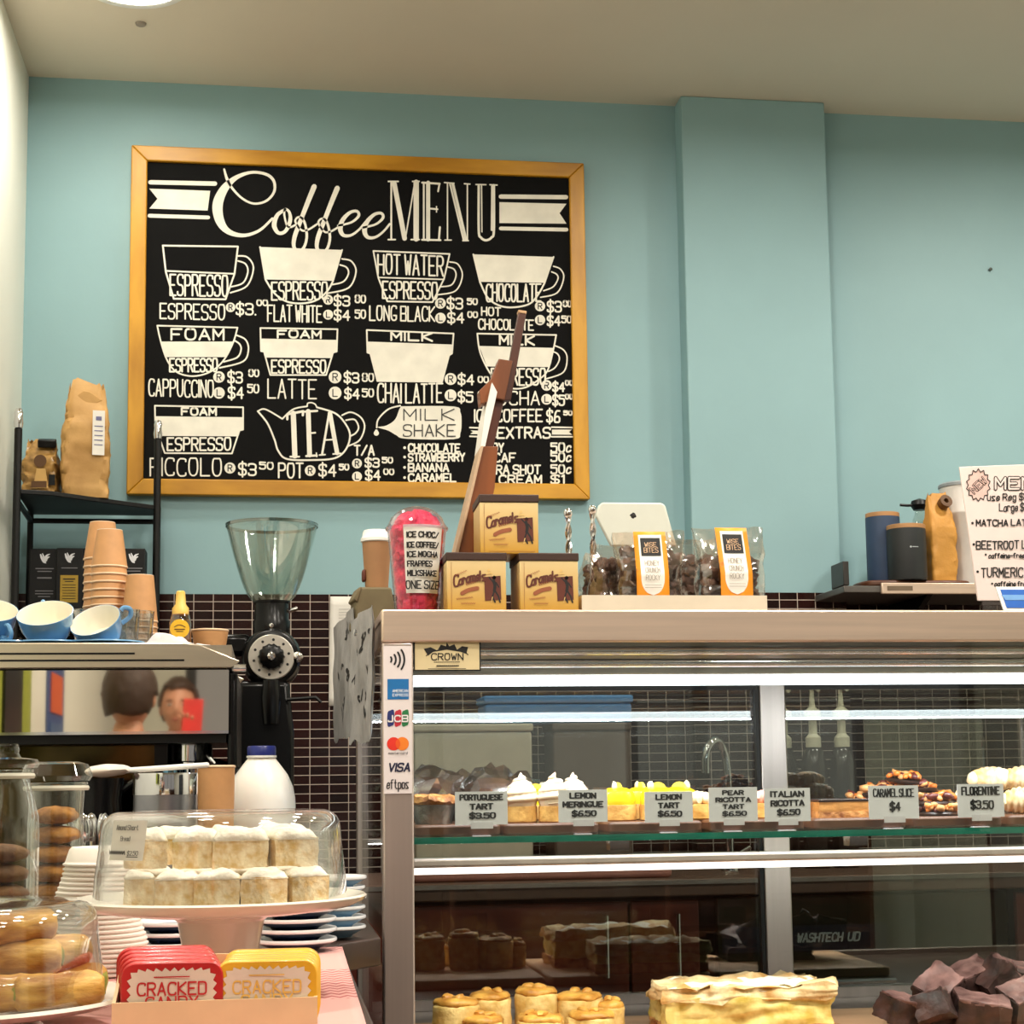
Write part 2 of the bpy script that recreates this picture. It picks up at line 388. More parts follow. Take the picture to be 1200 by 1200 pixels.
MB().b2((-hw+.02, .008, .02), (hw-.02, .026, hh-.02)).build('panel', M('chalkboard_paint', (14, 14, 14), .85, var=.25, scale=5, spec=.15), brd)
chalk = M('chalk_white', (238, 234, 220), .85, var=.06, scale=18); dark_chalk = M('chalk_black', (24, 24, 24), .85)
def bf(px, py, off=.0005):
    q = PY(px, py, BY+.008); return (q.x-bx, .008-off, q.z-bz)
def zf(ox, oy, off=.0006):
    return lambda x, y: bf(ox+x/4.2857, oy+y/4.2857, off)
ZS = [zf(150, 160), zf(420, 160), zf(150, 370), zf(420, 370)]
ZT = [zf(150, 160, .0011), zf(420, 160, .0011), zf(150, 370, .0011), zf(420, 370, .0011)]
def pl(s):
    v = [float(q) for q in s.split()]; return list(zip(v[::2], v[1::2]))
def tw(s, x0, x1, y0, y1, wd, k=.035, **q): return [(st, wd) for st in text(s, x0, x1, y0, y1, slope=k, jit=.02, **q)]
def price(x0, x1, y0, y1, main, cx0, cx1, cy0, cy1, cents): return tw(main, x0, x1, y0, y1, 9)+tw(cents, cx0, cx1, cy0, cy1, 8)
# --- title
z = ZS[0]
C = cr([(483, 165, 10), (498, 215, 14), (525, 262, 12), (575, 312, 11), (632, 337, 11), (692, 325, 12), (732, 282, 13), (735, 232, 14), (708, 197, 15), (655, 181, 14), (600, 184, 16), (535, 212, 24), (480, 268, 42), (450, 345, 52), (462, 425, 44), (505, 478, 28), (580, 497, 18), (660, 472, 14), (725, 412, 12)])
def ff(dx, dy): return cr([(935+dx, 252+dy, 26), (905+dx, 325+dy, 24), (868+dx, 420+dy, 22), (838+dx, 500+dy, 22), (833+dx, 552+dy, 18), (855+dx, 576+dy, 14), (884+dx, 556+dy, 14), (898+dx, 500+dy, 13), (886+dx, 430+dy, 12), (862+dx, 404+dy, 10), (840+dx, 425+dy, 10), (870+dx, 470+dy, 10), (905+dx, 468+dy, 10), (950+dx, 440+dy, 10)])
O1 = cr([(790, 366, 13), (750, 395, 20), (734, 445, 24), (755, 484, 18), (790, 476, 18), (814, 425, 20), (810, 380, 14), (788, 366, 12), (786, 400, 10), (805, 455, 10), (850, 440, 10)])
def ee(dx, dy): return cr([(1055+dx, 448+dy, 11), (1120+dx, 432+dy, 11), (1158+dx, 400+dy, 14), (1150+dx, 376+dy, 14), (1115+dx, 382+dy, 16), (1078+dx, 420+dy, 22), (1066+dx, 465+dy, 24), (1082+dx, 496+dy, 18), (1120+dx, 496+dy, 13), (1160+dx, 468+dy, 11), (1192+dx, 430+dy, 11)])
ink('title_lettering', chalk, z, brd, [C, O1, ff(0, 0), ff(116, 8), ee(0, 0), ee(122, 10)])
ink('banner', chalk, z, brd, [(pl('112 230 437 237'), 22), (pl('108 398 403 407'), 19)], polys=[pl('107 262 413 273 400 372 107 362 148 313')])
z = ZS[1]
me_ = [(pl('165 232 165 515'), 9), (pl('180 236 232 512'), 24), (pl('236 512 282 236'), 7), (pl('290 230 290 515'), 27), (pl('150 226 200 226'), 8), (pl('272 226 305 226'), 8), (pl('150 518 185 518'), 8), (pl('265 518 305 518'), 8),
       (pl('328 232 328 518'), 9), (pl('350 232 350 518'), 20), (pl('320 232 408 238'), 10), (pl('407 238 400 276'), 9), (pl('355 362 397 366'), 9), (pl('392 352 392 380'), 6), (pl('320 519 412 521'), 10), (pl('409 456 404 518'), 10),
       (pl('447 236 447 520'), 7), (pl('460 240 528 520'), 9), (pl('474 240 540 520'), 14), (pl('547 240 547 520'), 7), (pl('432 232 480 236'), 7), (pl('532 238 560 240'), 7), (pl('434 521 466 521'), 7), (pl('524 524 552 524'), 7),
       (cr(pl('604 245 604 470 615 508 640 522 668 508 680 470 680 245')), 12), (pl('618 245 620 480'), 6), (pl('590 242 640 243'), 7), (pl('660 243 696 245'), 7), (pl('672 250 670 470'), 12)]
ink('title_lettering', chalk, z, brd, me_)
ink('banner', chalk, z, brd, [(pl('715 302 1043 305'), 22), (pl('715 462 1045 468'), 19)], polys=[pl('708 330 1045 338 1010 385 1045 438 708 435')])
# --- drinks: cup drawings and their lettering
def cup(k, strokes=(), polys=(), dark=()):
    ink('cup_drawing', chalk, ZS[k], brd, [(pl(s) if isinstance(s, str) else s, w) for s, w in strokes], polys=[pl(p) if isinstance(p, str) else p for p in polys])
def names_(k, *sts):
    for st in sts: ink('item_lettering', chalk, ZS[k], brd, st)
def prices_(k, *sts):
    for st in sts: ink('price_lettering', chalk, ZS[k], brd, st)
def badges(k, lst):
    for x, y, r, c in lst:
        b = ink('size_badge', chalk, ZS[k], brd, discs=[(x, y, r)])
        ink('letter', dark_chalk, ZT[k], b, [(st, 5) for st in text(c, x-r*.35, x+r*.35, y-r*.55, y+r*.55)])
cs = lambda s: cr(pl(s))
# espresso
cup(0, [('175 548 552 553 535 690 490 818 230 815 190 680 175 548', 9), ('190 675 535 690', 8), (cs('552 600 600 607 630 660 598 750 515 785'), 8), (cs('552 625 590 640 602 680 578 735 520 755'), 8)])
names_(0, tw('ESPRESSO', 212, 500, 694, 798, 9, .02), tw('ESPRESSO', 162, 485, 840, 915, 8, .02)); badges(0, [(515, 858, 24, 'R')])
prices_(0, price(545, 640, 838, 892, '$3.', 648, 700, 822, 848, '00'))
# flat white
cup(0, [('663 555 690 718', 8), (cs('690 718 738 790 800 830 880 838 950 820 1002 775 1030 725'), 9), ('1030 725 1075 570', 8), (cs('1075 615 1122 627 1145 680 1108 760 1000 788'), 8), (cs('1065 645 1098 658 1107 690 1080 730 1020 745'), 8)], ['663 555 1075 570 1030 725 690 718'])
names_(0, tw('ESPRESSO', 722, 1000, 732, 820, 9, .0), tw('FLAT WHITE', 702, 972, 847, 928, 8, .02)); badges(0, [(1005, 820, 25, 'R'), (1005, 895, 25, 'L')])
prices_(0, price(1037, 1112, 800, 848, '$3', 1142, 1192, 798, 834, '80'), price(1037, 1112, 872, 920, '$4', 1142, 1192, 872, 912, '50'))
# long black
cup(1, [('75 575 458 590 430 715 372 832 145 828 100 710 75 575', 8), ('100 708 430 718', 7), (cs('458 630 500 642 522 700 488 775 400 795'), 7), (cs('448 655 480 667 490 700 468 745 415 755'), 7)])
names_(1, tw('HOT WATER', 98, 425, 592, 690, 9, .03), tw('ESPRESSO', 122, 395, 728, 812, 9, .02), tw('LONG BLACK', 57, 382, 850, 922, 8, .02)); badges(1, [(412, 838, 27, 'R'), (412, 912, 27, 'L')])
prices_(1, price(447, 522, 812, 864, '$3', 548, 596, 815, 843, '50'), price(450, 528, 886, 934, '$4', 550, 597, 881, 908, '00'))
# hot chocolate
cup(1, [(cs('610 730 650 810 710 850 780 858 860 840 905 790 935 735'), 9), ('577 592 610 730', 8), ('935 735 980 605', 8), (cs('980 652 1015 667 1031 710 998 785 915 808'), 7), (cs('970 680 995 692 1002 715 978 755 930 775'), 7)], ['577 592 980 605 935 735 610 730'])
names_(1, tw('CHOCOLATE', 642, 915, 742, 828, 9, .0), tw('HOT', 619, 713, 858, 898, 8, .02), tw('CHOCOLATE', 604, 878, 918, 968, 8, .02)); badges(1, [(912, 852, 26, 'R'), (912, 922, 26, 'L')])
prices_(1, price(950, 1018, 827, 878, '$3', 1030, 1068, 826, 854, '80'), price(950, 1012, 902, 948, '$4', 1022, 1068, 902, 934, '50'))
# cappuccino
cup(2, [(cs('147 50 165 130 195 220 240 280 310 303 380 295 440 265 490 210 530 130 550 60'), 8), ('147 50 550 60', 8), (cs('545 98 590 120 605 170 578 230 460 262'), 8), (cs('535 125 560 142 568 170 548 210 480 232'), 8)], ['165 130 530 130 492 208 190 208'])
names_(2, tw('FOAM', 218, 480, 66, 119, 10, .01), tw('ESPRESSO', 210, 448, 217, 282, 9, .0), tw('CAPPUCCINO', 105, 428, 320, 404, 8, .02)); badges(2, [(457, 308, 29, 'R'), (457, 388, 29, 'L')])
prices_(2, price(503, 573, 281, 334, '$3', 608, 656, 272, 304, '80'), price(505, 578, 360, 414, '$4', 602, 656, 346, 386, '50'))
# latte
cup(2, [('665 62 1052 68 1048 180 1030 185 995 298 715 298 683 180 668 178 665 62', 8)], ['667 115 1050 122 1046 182 1030 185 1022 213 690 210 683 180 668 176'])
names_(2, tw('FOAM', 752, 968, 74, 110, 10, .01), tw('ESPRESSO', 722, 992, 224, 288, 9, .0), tw('LATTE', 703, 945, 320, 414, 8, .01)); badges(2, [(1040, 308, 32, 'R'), (1040, 388, 32, 'L')])
prices_(2, price(1087, 1158, 286, 334, '$3', 1178, 1232, 290, 328, '80'), price(1090, 1160, 367, 414, '$4', 1178, 1232, 368, 406, '50'))
# chai latte
cup(3, [('42 72 478 90 470 190 455 200 420 332 95 328 60 190 45 185 42 72', 8)], ['45 130 476 145 470 190 455 200 420 332 95 328 60 190 45 182'])
names_(3, tw('MILK', 165, 370, 82, 122, 10, .03), tw('CHAI LATTE', 97, 422, 342, 436, 9, .0)); badges(3, [(463, 318, 30, 'R'), (463, 400, 30, 'L')])
prices_(3, price(502, 578, 296, 344, '$4', 602, 652, 306, 334, '00'), price(502, 573, 382, 431, '$5', 602, 652, 382, 410, '00'))
# mocha
cup(3, [(cs('597 90 610 180 650 270 700 335 770 365 840 360 900 325 950 275 980 165 993 97'), 8), ('597 90 993 97', 8), (cs('985 150 1030 172 1048 215 1028 285 940 318'), 7), (cs('975 180 1000 192 1009 220 988 260 955 280'), 7)], ['606 152 982 162 955 258 645 255'])
names_(3, tw('MILK', 710, 882, 99, 143, 10, .02), tw('ESPRESSO', 668, 938, 266, 348, 9, -.0), tw('MOCHA', 645, 908, 382, 448, 8, .0)); badges(3, [(945, 350, 27, 'R'), (945, 420, 27, 'L')])
prices_(3, price(977, 1033, 336, 378, '$4', 1040, 1076, 326, 348, '00'), price(977, 1033, 399, 448, '$5', 1040, 1076, 396, 418, '00'))
names_(3, tw('ICE COFFEE', 584, 922, 472, 532, 9, .0)); prices_(3, price(947, 1010, 476, 533, '$6', 1032, 1072, 479, 498, '50'))
# piccolo
cup(2, [('135 452 578 460 578 572 560 576 522 692 185 690 150 590 138 585 135 452', 8)], ['138 505 578 510 578 572 560 576 550 606 165 604 150 585 138 580'])
names_(2, tw('FOAM', 270, 442, 464, 498, 10, .01), tw('ESPRESSO', 198, 515, 614, 676, 9, .0), tw('PICCOLO', 112, 468, 717, 804, 8, .0)); badges(2, [(512, 765, 28, 'R')])
prices_(2, price(557, 642, 742, 799, '$3', 662, 728, 736, 769, '50'))
# tea
ink('teapot_drawing', chalk, ZS[2], brd, [(cs('652 480 690 470 775 518'), 8), (cs('775 518 830 470 900 455'), 8), (cs('900 455 903 440 922 437 940 445 948 460'), 7), (cs('948 460 1040 490 1090 540 1115 600 1095 670 1040 715 930 725 800 720 755 680 735 620 700 540 652 480'), 9),
     (cs('1075 500 1120 485 1170 512 1188 560 1163 625 1105 655'), 8), (cs('1095 525 1138 522 1158 560 1143 590 1115 605'), 8)])
tea = [(pl('800 520 800 495 880 480 878 500'), 12), (pl('830 490 838 705'), 26), (pl('815 708 860 708'), 9), (pl('905 480 912 700'), 24), (pl('890 482 950 478'), 11), (pl('915 590 940 588'), 9), (pl('895 705 948 702'), 11), (pl('946 690 948 708'), 7),
       (pl('1010 490 975 695'), 11), (pl('1014 490 1050 690'), 22), (pl('985 625 1032 622'), 8), (pl('962 700 990 698'), 8), (pl('1030 695 1068 692'), 8)]
ink('item_lettering', chalk, ZS[2], brd, tea); names_(2, tw('POT', 757, 878, 742, 814, 9, .0)); badges(2, [(915, 778, 27, 'R'), (1150, 742, 25, 'R'), (1150, 808, 25, 'L')])
prices_(2, price(960, 1043, 747, 803, '$4', 1062, 1108, 746, 773, '50'), [(a, 9) for a in text('T/A', 1138, 1235, 652, 700)], price(1192, 1260, 716, 758, '$3', 1278, 1328, 712, 738, '50'), price(1194, 1265, 776, 823, '$4', 1285, 1334, 770, 796, '00'))
# milkshake
ink('bottle_drawing', chalk, ZS[3], brd, [(cs('92 562 100 520 150 470 210 452'), 8), ], polys=[cr(pl('96 560 140 552 185 520 210 462 240 455 480 456 512 485 518 530 512 590 480 620 240 618 190 600 150 577'), 4, True)], discs=[(90, 590, 13), (90, 578, 7)])
ink('bottle_lettering', M('chalk_grey', (70, 70, 68), .85), ZT[3], brd, [(a, 6) for a in text('MILK', 228, 480, 470, 525)+text('SHAKE', 226, 486, 548, 606)])
for s, y, x1 in (('CHOCOLATE', 645, 508), ('STRAWBERRY', 692, 532), ('BANANA', 744, 452), ('CARAMEL', 795, 488)): ink('item_lettering', chalk, ZS[3], brd, tw(s, 252, x1, y, y+38, 9, .0), discs=[(232, y+18, 7)])
# extras
ink('banner', chalk, ZS[3], brd, [(pl('560 562 690 566'), 8), (pl('970 560 1075 562'), 8), (pl('970 608 1075 608'), 8), (pl('560 606 690 610'), 8)], polys=[pl('563 576 690 580 690 598 562 594 575 584'), pl('972 572 1072 572 1058 584 1074 598 972 597')])
ext = tw('EXTRAS', 698, 962, 562, 614, 10, .0)
for s, a, b, y0, y1, pr in (('SOY', 645, 728, 642, 686, '50c'), ('DECAF', 602, 788, 692, 734, '50c'), ('EXTRA SHOT', 585, 912, 752, 794, '50c'), ('ICE CREAM', 590, 918, 803, 843, '$1')):
    names_(3, tw(s, a, b, y0, y1, 9, .0)); prices_(3, tw(pr, 968, 1032 if pr == '$1' else 1066, y0-2, y1-2, 9, .0))
ink('extras_lettering', chalk, ZS[3], brd, ext)
# ================================================================== behind the counter, left: corner rack with coffee bags and boxes
m_kraft = M('kraft_paper', (184, 138, 74), .6, var=.10, scale=12, bump=.25, bscale=45, col2=(200, 156, 92))
m_label = M('white_label', (232, 228, 220), .6, var=.02)
m_ink = M('black_ink', (22, 20, 20), .7)
m_wood_dark = M('dark_walnut', (92, 52, 30), .45, var=.25, scale=14, stretch=(.2, 1, 1), bump=.05)
BENCH = .92
wb = thing('back_bench', 'long bench with a pale edged top along the tiled back wall', 'bench', (1.45, 4.22, 0))
MB().b2((-2.1, -.26, BENCH-.04), (2.1, .32, BENCH)).build('bench_top', M('bench_laminate', (110, 84, 72), .35, var=.08), wb, bevel=.004)
MB().b2((-2.1, -.265, BENCH-.012), (2.1, -.261, BENCH-.002)).build('edge_strip', m_alu, wb)
m_brownlam = M('red_brown_laminate', (110, 44, 30), .4, var=.2, scale=8, stretch=(1, 1, .2))
for x0, x1, lab in ((-2.1, -.62, 0), (-.62, -.45, 0), (.33, .62, 0), (.62, 1.3, 0), (1.3, 2.1, 0)):
    d = MB().b2((x0+.004, -.24, .1), (x1-.004, -.22, BENCH-.05)).build('cabinet_door', m_brownlam, wb, bevel=.003)
    MB().tube([(x1-.06, -.24, .7), (x1-.06, -.265, .7), (x1-.06, -.265, .84), (x1-.06, -.24, .84)], .005).build('handle', m_chrome, d)
for xa, xb in ((-2.1, -.45), (.33, 2.1)): MB().b2((xa, -.2, 0), (xb, .31, BENCH-.04)).build('carcass', M('dark_carcass', (38, 30, 28), .6), wb)

SH = 1.88
A = at(20, 4.27, SH); Bp = at(184, 4.5, SH); Cp = at(185, 4.6, SH); Dp = at(36, 4.6, SH)
rk = thing('corner_rack', 'black metal corner rack with silver tipped posts beside the chalkboard', 'rack', (-.5, 4.45, BENCH))
loc = lambda v: (v[0]+.5, v[1]-4.45, v[2]-BENCH)
for nm, q, top in (('post', A, 2.03), ('post', Bp, 2.055), ('post', Cp, 1.89), ('post', Dp, 1.89)):
    MB().tube([loc((q.x, q.y, BENCH)), loc((q.x, q.y, top))], .0095 if top > 2 else .008, 10).build(nm, m_blackmetal, rk)
    if top > 2:
        MB().lathe([(0, 0), (.010, .002), (.012, .015), (.010, .03), (.011, .04), (.008, .05), (0, .052)], 12, loc((q.x, q.y, top))).build('finial', m_chrome, rk)
for z, nm in ((SH, 'top_shelf'), (1.565, 'lower_shelf'), (1.2, 'lower_shelf')):
    poly = [(q.x+.5, q.y-4.45) for q in (A, Bp, Cp, Dp)]
    mid = ((poly[0][0]+poly[1][0])/2, (poly[0][1]+poly[1][1])/2-.02)
    poly = [poly[0], (poly[0][0]+.08, poly[0][1]+.022), mid, poly[1], poly[2], poly[3]]
    MB().prism(poly, z-BENCH-.012, z-BENCH).build(nm, m_blackmetal, rk, bevel=.002)
    MB().tube([loc((Dp.x, Dp.y, z-.028)), loc((Cp.x, Cp.y, z-.028))], .007).build('cross_bar', m_blackmetal, rk)
    MB().tube([loc((A.x, A.y, z-.028)), loc((Dp.x, Dp.y, z-.028))], .007).build('side_bar', m_blackmetal, rk)
def paper_bag(name, label, loc, w, d, h, fold, mat, rot=0, seed=0, cat='coffee bag', crush=.006):
    t = thing(name, label, cat, loc, rot)
    mb = MB(); nv = 30; nu = 48
    def f(u, v):
        a = 2*PI*u
        sx, sy = math.cos(a), math.sin(a); p = .28
        X = math.copysign(abs(sx)**p, sx); Y = math.copysign(abs(sy)**p, sy)
        tp = max(0, (v-.62)/.38)
        ww = w/2*(1-.22*tp**1.3*fold); dd = d/2*(1-.9*tp**1.1)
        q = Vector((X*ww, Y*dd, v*h))
        n = noise.noise(q*26+Vector((seed, 3*seed, 0)))*crush*.8-abs(noise.noise(q*42+Vector((seed, 0, seed))))*crush*1.1-abs(noise.noise(q*85+Vector((0, seed, seed))))*crush*.5
        bulge = 1+.06*math.sin(PI*min(1, v*1.4))
        return (q.x*bulge+n*X, q.y*bulge+n*Y*1.2, q.z+ tp*tp*h*(.13*noise.noise(Vector((sx*1.6, sy*1.6, seed*2.1)))+.05*noise.noise(Vector((sx*4, sy*4, seed))))*fold)
    mb.grid(f, nu, nv); mb.bm.faces.new([v for v in mb.bm.verts[:nu]][::-1]) if False else None
    bmesh.ops.remove_doubles(mb.bm, verts=mb.bm.verts, dist=1e-5)
    edges = [e for e in mb.bm.edges if e.is_boundary and e.verts[0].co.z < h*.3]
    bmesh.ops.contextual_create(mb.bm, geom=edges)
    mb.build('bag_body', mat, t, angle=.5)
    return t
q = at(101, 4.45, SH)
t = paper_bag('coffee_bag', 'tall brown paper coffee bag with a white label on the rack', (q.x, 4.42, SH), .118, .085, .292, 1, m_kraft, .12, 3)
mb = MB(); mb.box((.030, -.0475, .165), (.030, .0012, .115), (0.0, 0, .04)); mb.build('paper_label', m_label, t)
MB().box((.030, -.0486, .202), (.014, .0006, .010)).build('stamp', M('grey_blue_ink', (110, 110, 150), .7), t)
for k in range(5): MB().box((.030, -.0486, .182-k*.012), (.021, .0005, .0022)).build('text_line', M('grey_blue_ink', (110, 110, 150), .7), t)
MB().prism([(-.030, .0), (-.018, .02), (.004, .05), (.02, .045), (.05, .01), (.03, -.012), (-.03, -.008)], -.004, .004, lambda u, v, w_: (u-.012, -.014+w_, .250+v*.6)).build('folded_top', m_kraft, t, bevel=.002)
q = at(49, 4.40, SH)
m_goldbag = M('gold_print_bag', (150, 110, 52), .35, var=.4, scale=30, col2=(196, 152, 84), bump=.3, bscale=50)
t = paper_bag('coffee_bag', 'short crumpled gold coffee bag with a dark fold on the rack', (q.x-.004, 4.42, SH), .084, .08, .150, .6, m_goldbag, -.1, 8, crush=.008)
MB().box((.018, -.026, .139), (.045, .022, .020), (.4, 0, .15)).build('folded_clip', m_black, t, bevel=.003)
MB().lathe([(0, 0), (.014, .0), (.016, .001), (0, .0012)], 20, (0, 0, 0), Matrix.Translation((.006, -.045, .09)) @ Matrix.Rotation(PI/2, 4, 'X')).build('crest', M('brown_print', (92, 60, 28), .6), t)
MB().prism([(-.016, .02), (.022, .02), (.014, .07), (-.008, .07)], 0, .001, lambda u, v, w_: (u+.006, -.0472-w_, v)).build('printed_panel', M('pale_gold', (206, 164, 96), .5), t)
MB().b2((-.014, -.0495, .022), (.024, -.0485, .038)).build('printed_label', M('brown_print', (92, 60, 28), .6), t)
MB().b2((.028, -.046, .028), (.044, -.044, .055)).build('dark_patch', m_black, t)
# black boxes with a white bird mark
m_box = M('matt_black_card', (10, 10, 12), .5, var=.1, spec=.3)
m_mark = M('white_mark', (232, 232, 236), .6)
bxs = [(51, 34, 'with white text, leftmost in the rack', None), (81, 30, 'with a yellow label, second in the rack', 1), (112, 30, 'half hidden behind the tall cup stacks', 2), (156, 26, 'beside the right post of the rack', None)]
for i, (px, wpx, lab, extra) in enumerate(bxs):
    q = at(px, 4.47, 1.565); wd = wpx*4.45/FPX; h = .195
    t = thing('coffee_box', 'black coffee box with white bird mark '+lab, 'box', (q.x, 4.49+.015*(i == 0), 1.565), 0, 'black coffee boxes on the rack')
    yf = -.035
    MB().b2((-wd/2, yf, 0), (wd/2, .045, h)).build('carton', m_box, t, bevel=.002)
    mk = lambda u, v: (u*.0012, yf-.0007, h-.025-v*.0012)
    ink('bird_mark', m_mark, mk, t, [(cr([(-9, -8, 3), (-6, 0, 5), (-1, 7, 6), (2, 10, 2)]), 3), (cr([(-5, -10, 2), (-2, -2, 4), (1, 6, 4)]), 3), (cr([(10, -9, 1.5), (4, -6, 4), (1, 0, 5), (1, 8, 3)]), 3), (cr([(9, -3, 2), (5, -1, 4), (3, 5, 3)]), 3)])
    ink('small_print', M('grey_print', (120, 118, 122), .7), mk, t, [(pl('-18 22 18 22'), 2.2), (pl('-14 28 14 28'), 2.2), (pl('-14 42 14 42'), 3), (pl('-18 70 18 70'), 1.8), (pl('-18 76 18 76'), 1.8), (pl('-12 82 12 82'), 1.8)] if extra is None else [(pl('-16 22 16 22'), 2)])
    if extra == 1:
        l = MB().b2((-.022, yf-.0012, .055), (.022, yf-.0002, .125)).build('yellow_label', M('yellow_label', (176, 142, 36), .5), t)
        ink('lettering', m_ink, lambda u, v: (u*.001, yf-.0017, .12-v*.001), t, [(pl('-14 5 14 5'), 3), (pl('-10 11 10 11'), 2)]+[(pl('-16 %d 16 %d' % (y, y)), 1.4) for y in range(20, 62, 7)])
    if extra is None and i == 0:
        MB().b2((-.022, yf-.0012, .028), (.022, yf-.0002, .036)).build('red_strip', M('dull_red', (120, 30, 30), .6), t)
# ================================================================== coffee grinder
gx = at(318, 3.9, 1.43).x; GY = 3.9
g = thing('coffee_grinder', 'black coffee grinder with clear plastic hopper and round silver dial', 'coffee grinder', (gx, GY, BENCH))
zz = lambda py: PY(318, py, GY).z-BENCH
rr = lambda px: px*GY/FPX
m_gloss = M('gloss_black', (5, 5, 6), .25, var=.1, spec=.28)
m_clear = GLASS('clear_plastic', (236, 240, 236), .10, .55, 2.2, .05)
hz = zz(707); ht = zz(616)
prof = [(rr(20), hz)]+[(rr(20+33*((k/10)**.62)), hz+(ht-hz)*k/10) for k in range(1, 11)]
prof2 = [(r-.003, z) for r, z in prof][::-1]
MB().lathe(prof+[(prof[-1][0]+.002, ht+.002)]+prof2+[prof[0]], 48).build('hopper', m_clear, g)
MB().lathe([(rr(52.2), ht-.004), (rr(53.6), ht-.004), (rr(53.6), ht+.003), (rr(52.2), ht+.003), (rr(52.2), ht-.004)], 48).build('hopper_rim', GLASS('rim_plastic', (170, 190, 184), .2, .7, 1.5), g)
MB().lathe([(0, zz(742)), (rr(21), zz(742)), (rr(22), zz(730)), (rr(20), zz(726)), (rr(19.5), hz), (rr(22), hz), (rr(22), hz+.004), (0, hz+.004)], 32).build('neck', m_gloss, g)
MB().tube([(rr(20), -.0, zz(716)), (rr(30), -.0, zz(713))], .005).build('gate_lever', m_chrome, g)
MB().lathe([(0, 0), (.005, .0), (.005, .004), (0, .005)], 12, xf=Matrix.Translation((0, -rr(22), zz(735))) @ Matrix.Rotation(PI/2, 4, 'X')).build('screw', m_chrome, g)
RXm = Matrix.Rotation(PI/2, 4, 'X')
hc = zz(773)
MB().lathe([(0, -.08), (rr(30), -.08), (rr(34), -.07), (rr(34), .055), (rr(31), .068), (rr(28), .07), (0, .07)], 40, xf=Matrix.Translation((0, 0, hc)) @ RXm).build('grinding_head', m_gloss, g)
d = MB().lathe([(rr(14), 0), (rr(26), 0), (rr(26), .006), (rr(25), .008), (rr(14), .008)], 40, xf=Matrix.Translation((0, -.070, hc)) @ RXm).build('dial', M('satin_silver', (206, 200, 190), .35, .7), g)
for k in range(10):
    a = 2*PI*k/10+.2
    MB().lathe([(0, 0), (.0032, 0), (0, .001)], 8, xf=Matrix.Translation((rr(20)*math.cos(a), -.0785, hc+rr(20)*math.sin(a))) @ RXm).build('dial_mark', m_ink, d)
MB().lathe([(0, 0), (rr(14), 0), (rr(15), .006), (rr(14), .022), (rr(11), .026), (0, .026)], 36, xf=Matrix.Translation((0, -.0785, hc)) @ RXm, wob=lambda a, j: 1+.06*math.cos(14*a)*(j in (1, 2, 3))).build('knob', m_gloss, g)
MB().lathe([(0, 0), (.011, 0), (.009, .006), (0, .008)], 8, xf=Matrix.Translation((0, -.105, hc)) @ RXm).build('knob_bolt', m_chrome, g)
MB().lathe([(0, 0), (.010, .002), (.012, .008), (0, .014)], 14, xf=Matrix.Translation((rr(29.5), -.068, hc)) @ RXm).build('side_bolt', m_chrome, g)
MB().b2((-rr(60), -.03, zz(770)), (-rr(24), .06, zz(744))).build('motor_housing', m_gloss, g, bevel=.012)
mb = MB(); mb.prism([(-rr(38), zz(800)), (rr(20), zz(800)), (rr(26), zz(860)), (rr(26), .02), (-rr(44), .02), (-rr(40), zz(860))], -.075, .09, lambda u, v, w_: (u, w_, v)); mb.build('body', m_gloss, g, bevel=.012)
MB().b2((-rr(56), -.11, 0), (rr(34), .14, .022)).build('base', m_gloss, g, bevel=.006)
MB().lathe([(.018, zz(800)), (.022, zz(820)), (.017, zz(850)), (.017, zz(850)+.001)], 20, (0, -.09, 0)).build('spout', m_gloss, g)
MB().tube([(rr(18), -.08, zz(822)), (rr(50), -.09, zz(820)), (rr(56), -.09, zz(826))], .004).build('bag_clamp', m_blackmetal, g)
# ================================================================== notice on the tiles
q0 = PY(387, 699, W-.012); q1 = PY(416, 827, W-.012)
t = thing('paper_notice', 'white paper notice taped to the maroon tiles beside the grinder', 'notice', ((q0.x+q1.x)/2, W-.0125, q1.z))
nw = (q1.x-q0.x)/2; nh = q0.z-q1.z
MB().grid(lambda u, v: ((2*u-1)*nw-.004*(1-v), -.004*math.sin(PI*v)**2*(.5-u)**2, v*nh), 6, 12).build('sheet', m_label, t, solid=.0008)
ink('printed_lines', M('pale_grey_ink', (190, 186, 180), .7), lambda u, v: (u, -.0035, nh-v), t, [(pl('%f %f %f %f' % (-.01, .035+.008*k, .03, .035+.008*k)), .0016) for k in range(6)])
# ================================================================== service counter
CT = .93
m_counter = M('dark_counter', (52, 34, 26), .4, var=.3, scale=20, stretch=(1, .25, 1), bump=.03)
ct = thing('service_counter', 'dark brown counter carrying the cake stands and coffee machine', 'counter', (-.28, 2.5, 0))
MB().prism([(-.383, -1.35), (.376, -1.35), (.376, -.06), (.438, .02), (.438, 1.05), (-.383, 1.05)], CT-.04, CT).build('counter_top', m_counter, ct, bevel=.003)
MB().prism([(-.383, -1.30), (.34, -1.30), (.34, 1.02), (-.383, 1.02)], 0, CT-.04).build('carcass', M('dark_carcass', (38, 30, 28), .6), ct)
# ================================================================== espresso machine (its back faces the customer)
EY = 2.95; TR = 1.390
em = thing('espresso_machine', 'wide steel espresso machine with a mirrored back panel and cup tray', 'espresso machine', (-.35, EY, CT))
eo = lambda x, y, z: (x+.35, y-EY, z-CT)
xr = at(268, EY, 1.3).x; xl_ = -.64
m_mirror = M('polished_panel', (232, 222, 208), .026, 1, var=.01)
m_tray = M('tray_steel', (212, 200, 180), .28, 1, var=.06, scale=50, stretch=(.05, 1, 1))
zt, zb = ZA(753, EY, 150), ZA(783, EY, 150); zm = ZA(857, EY, 150)
xt = at(222, EY, zt).x; xe = at(281, EY, zb).x
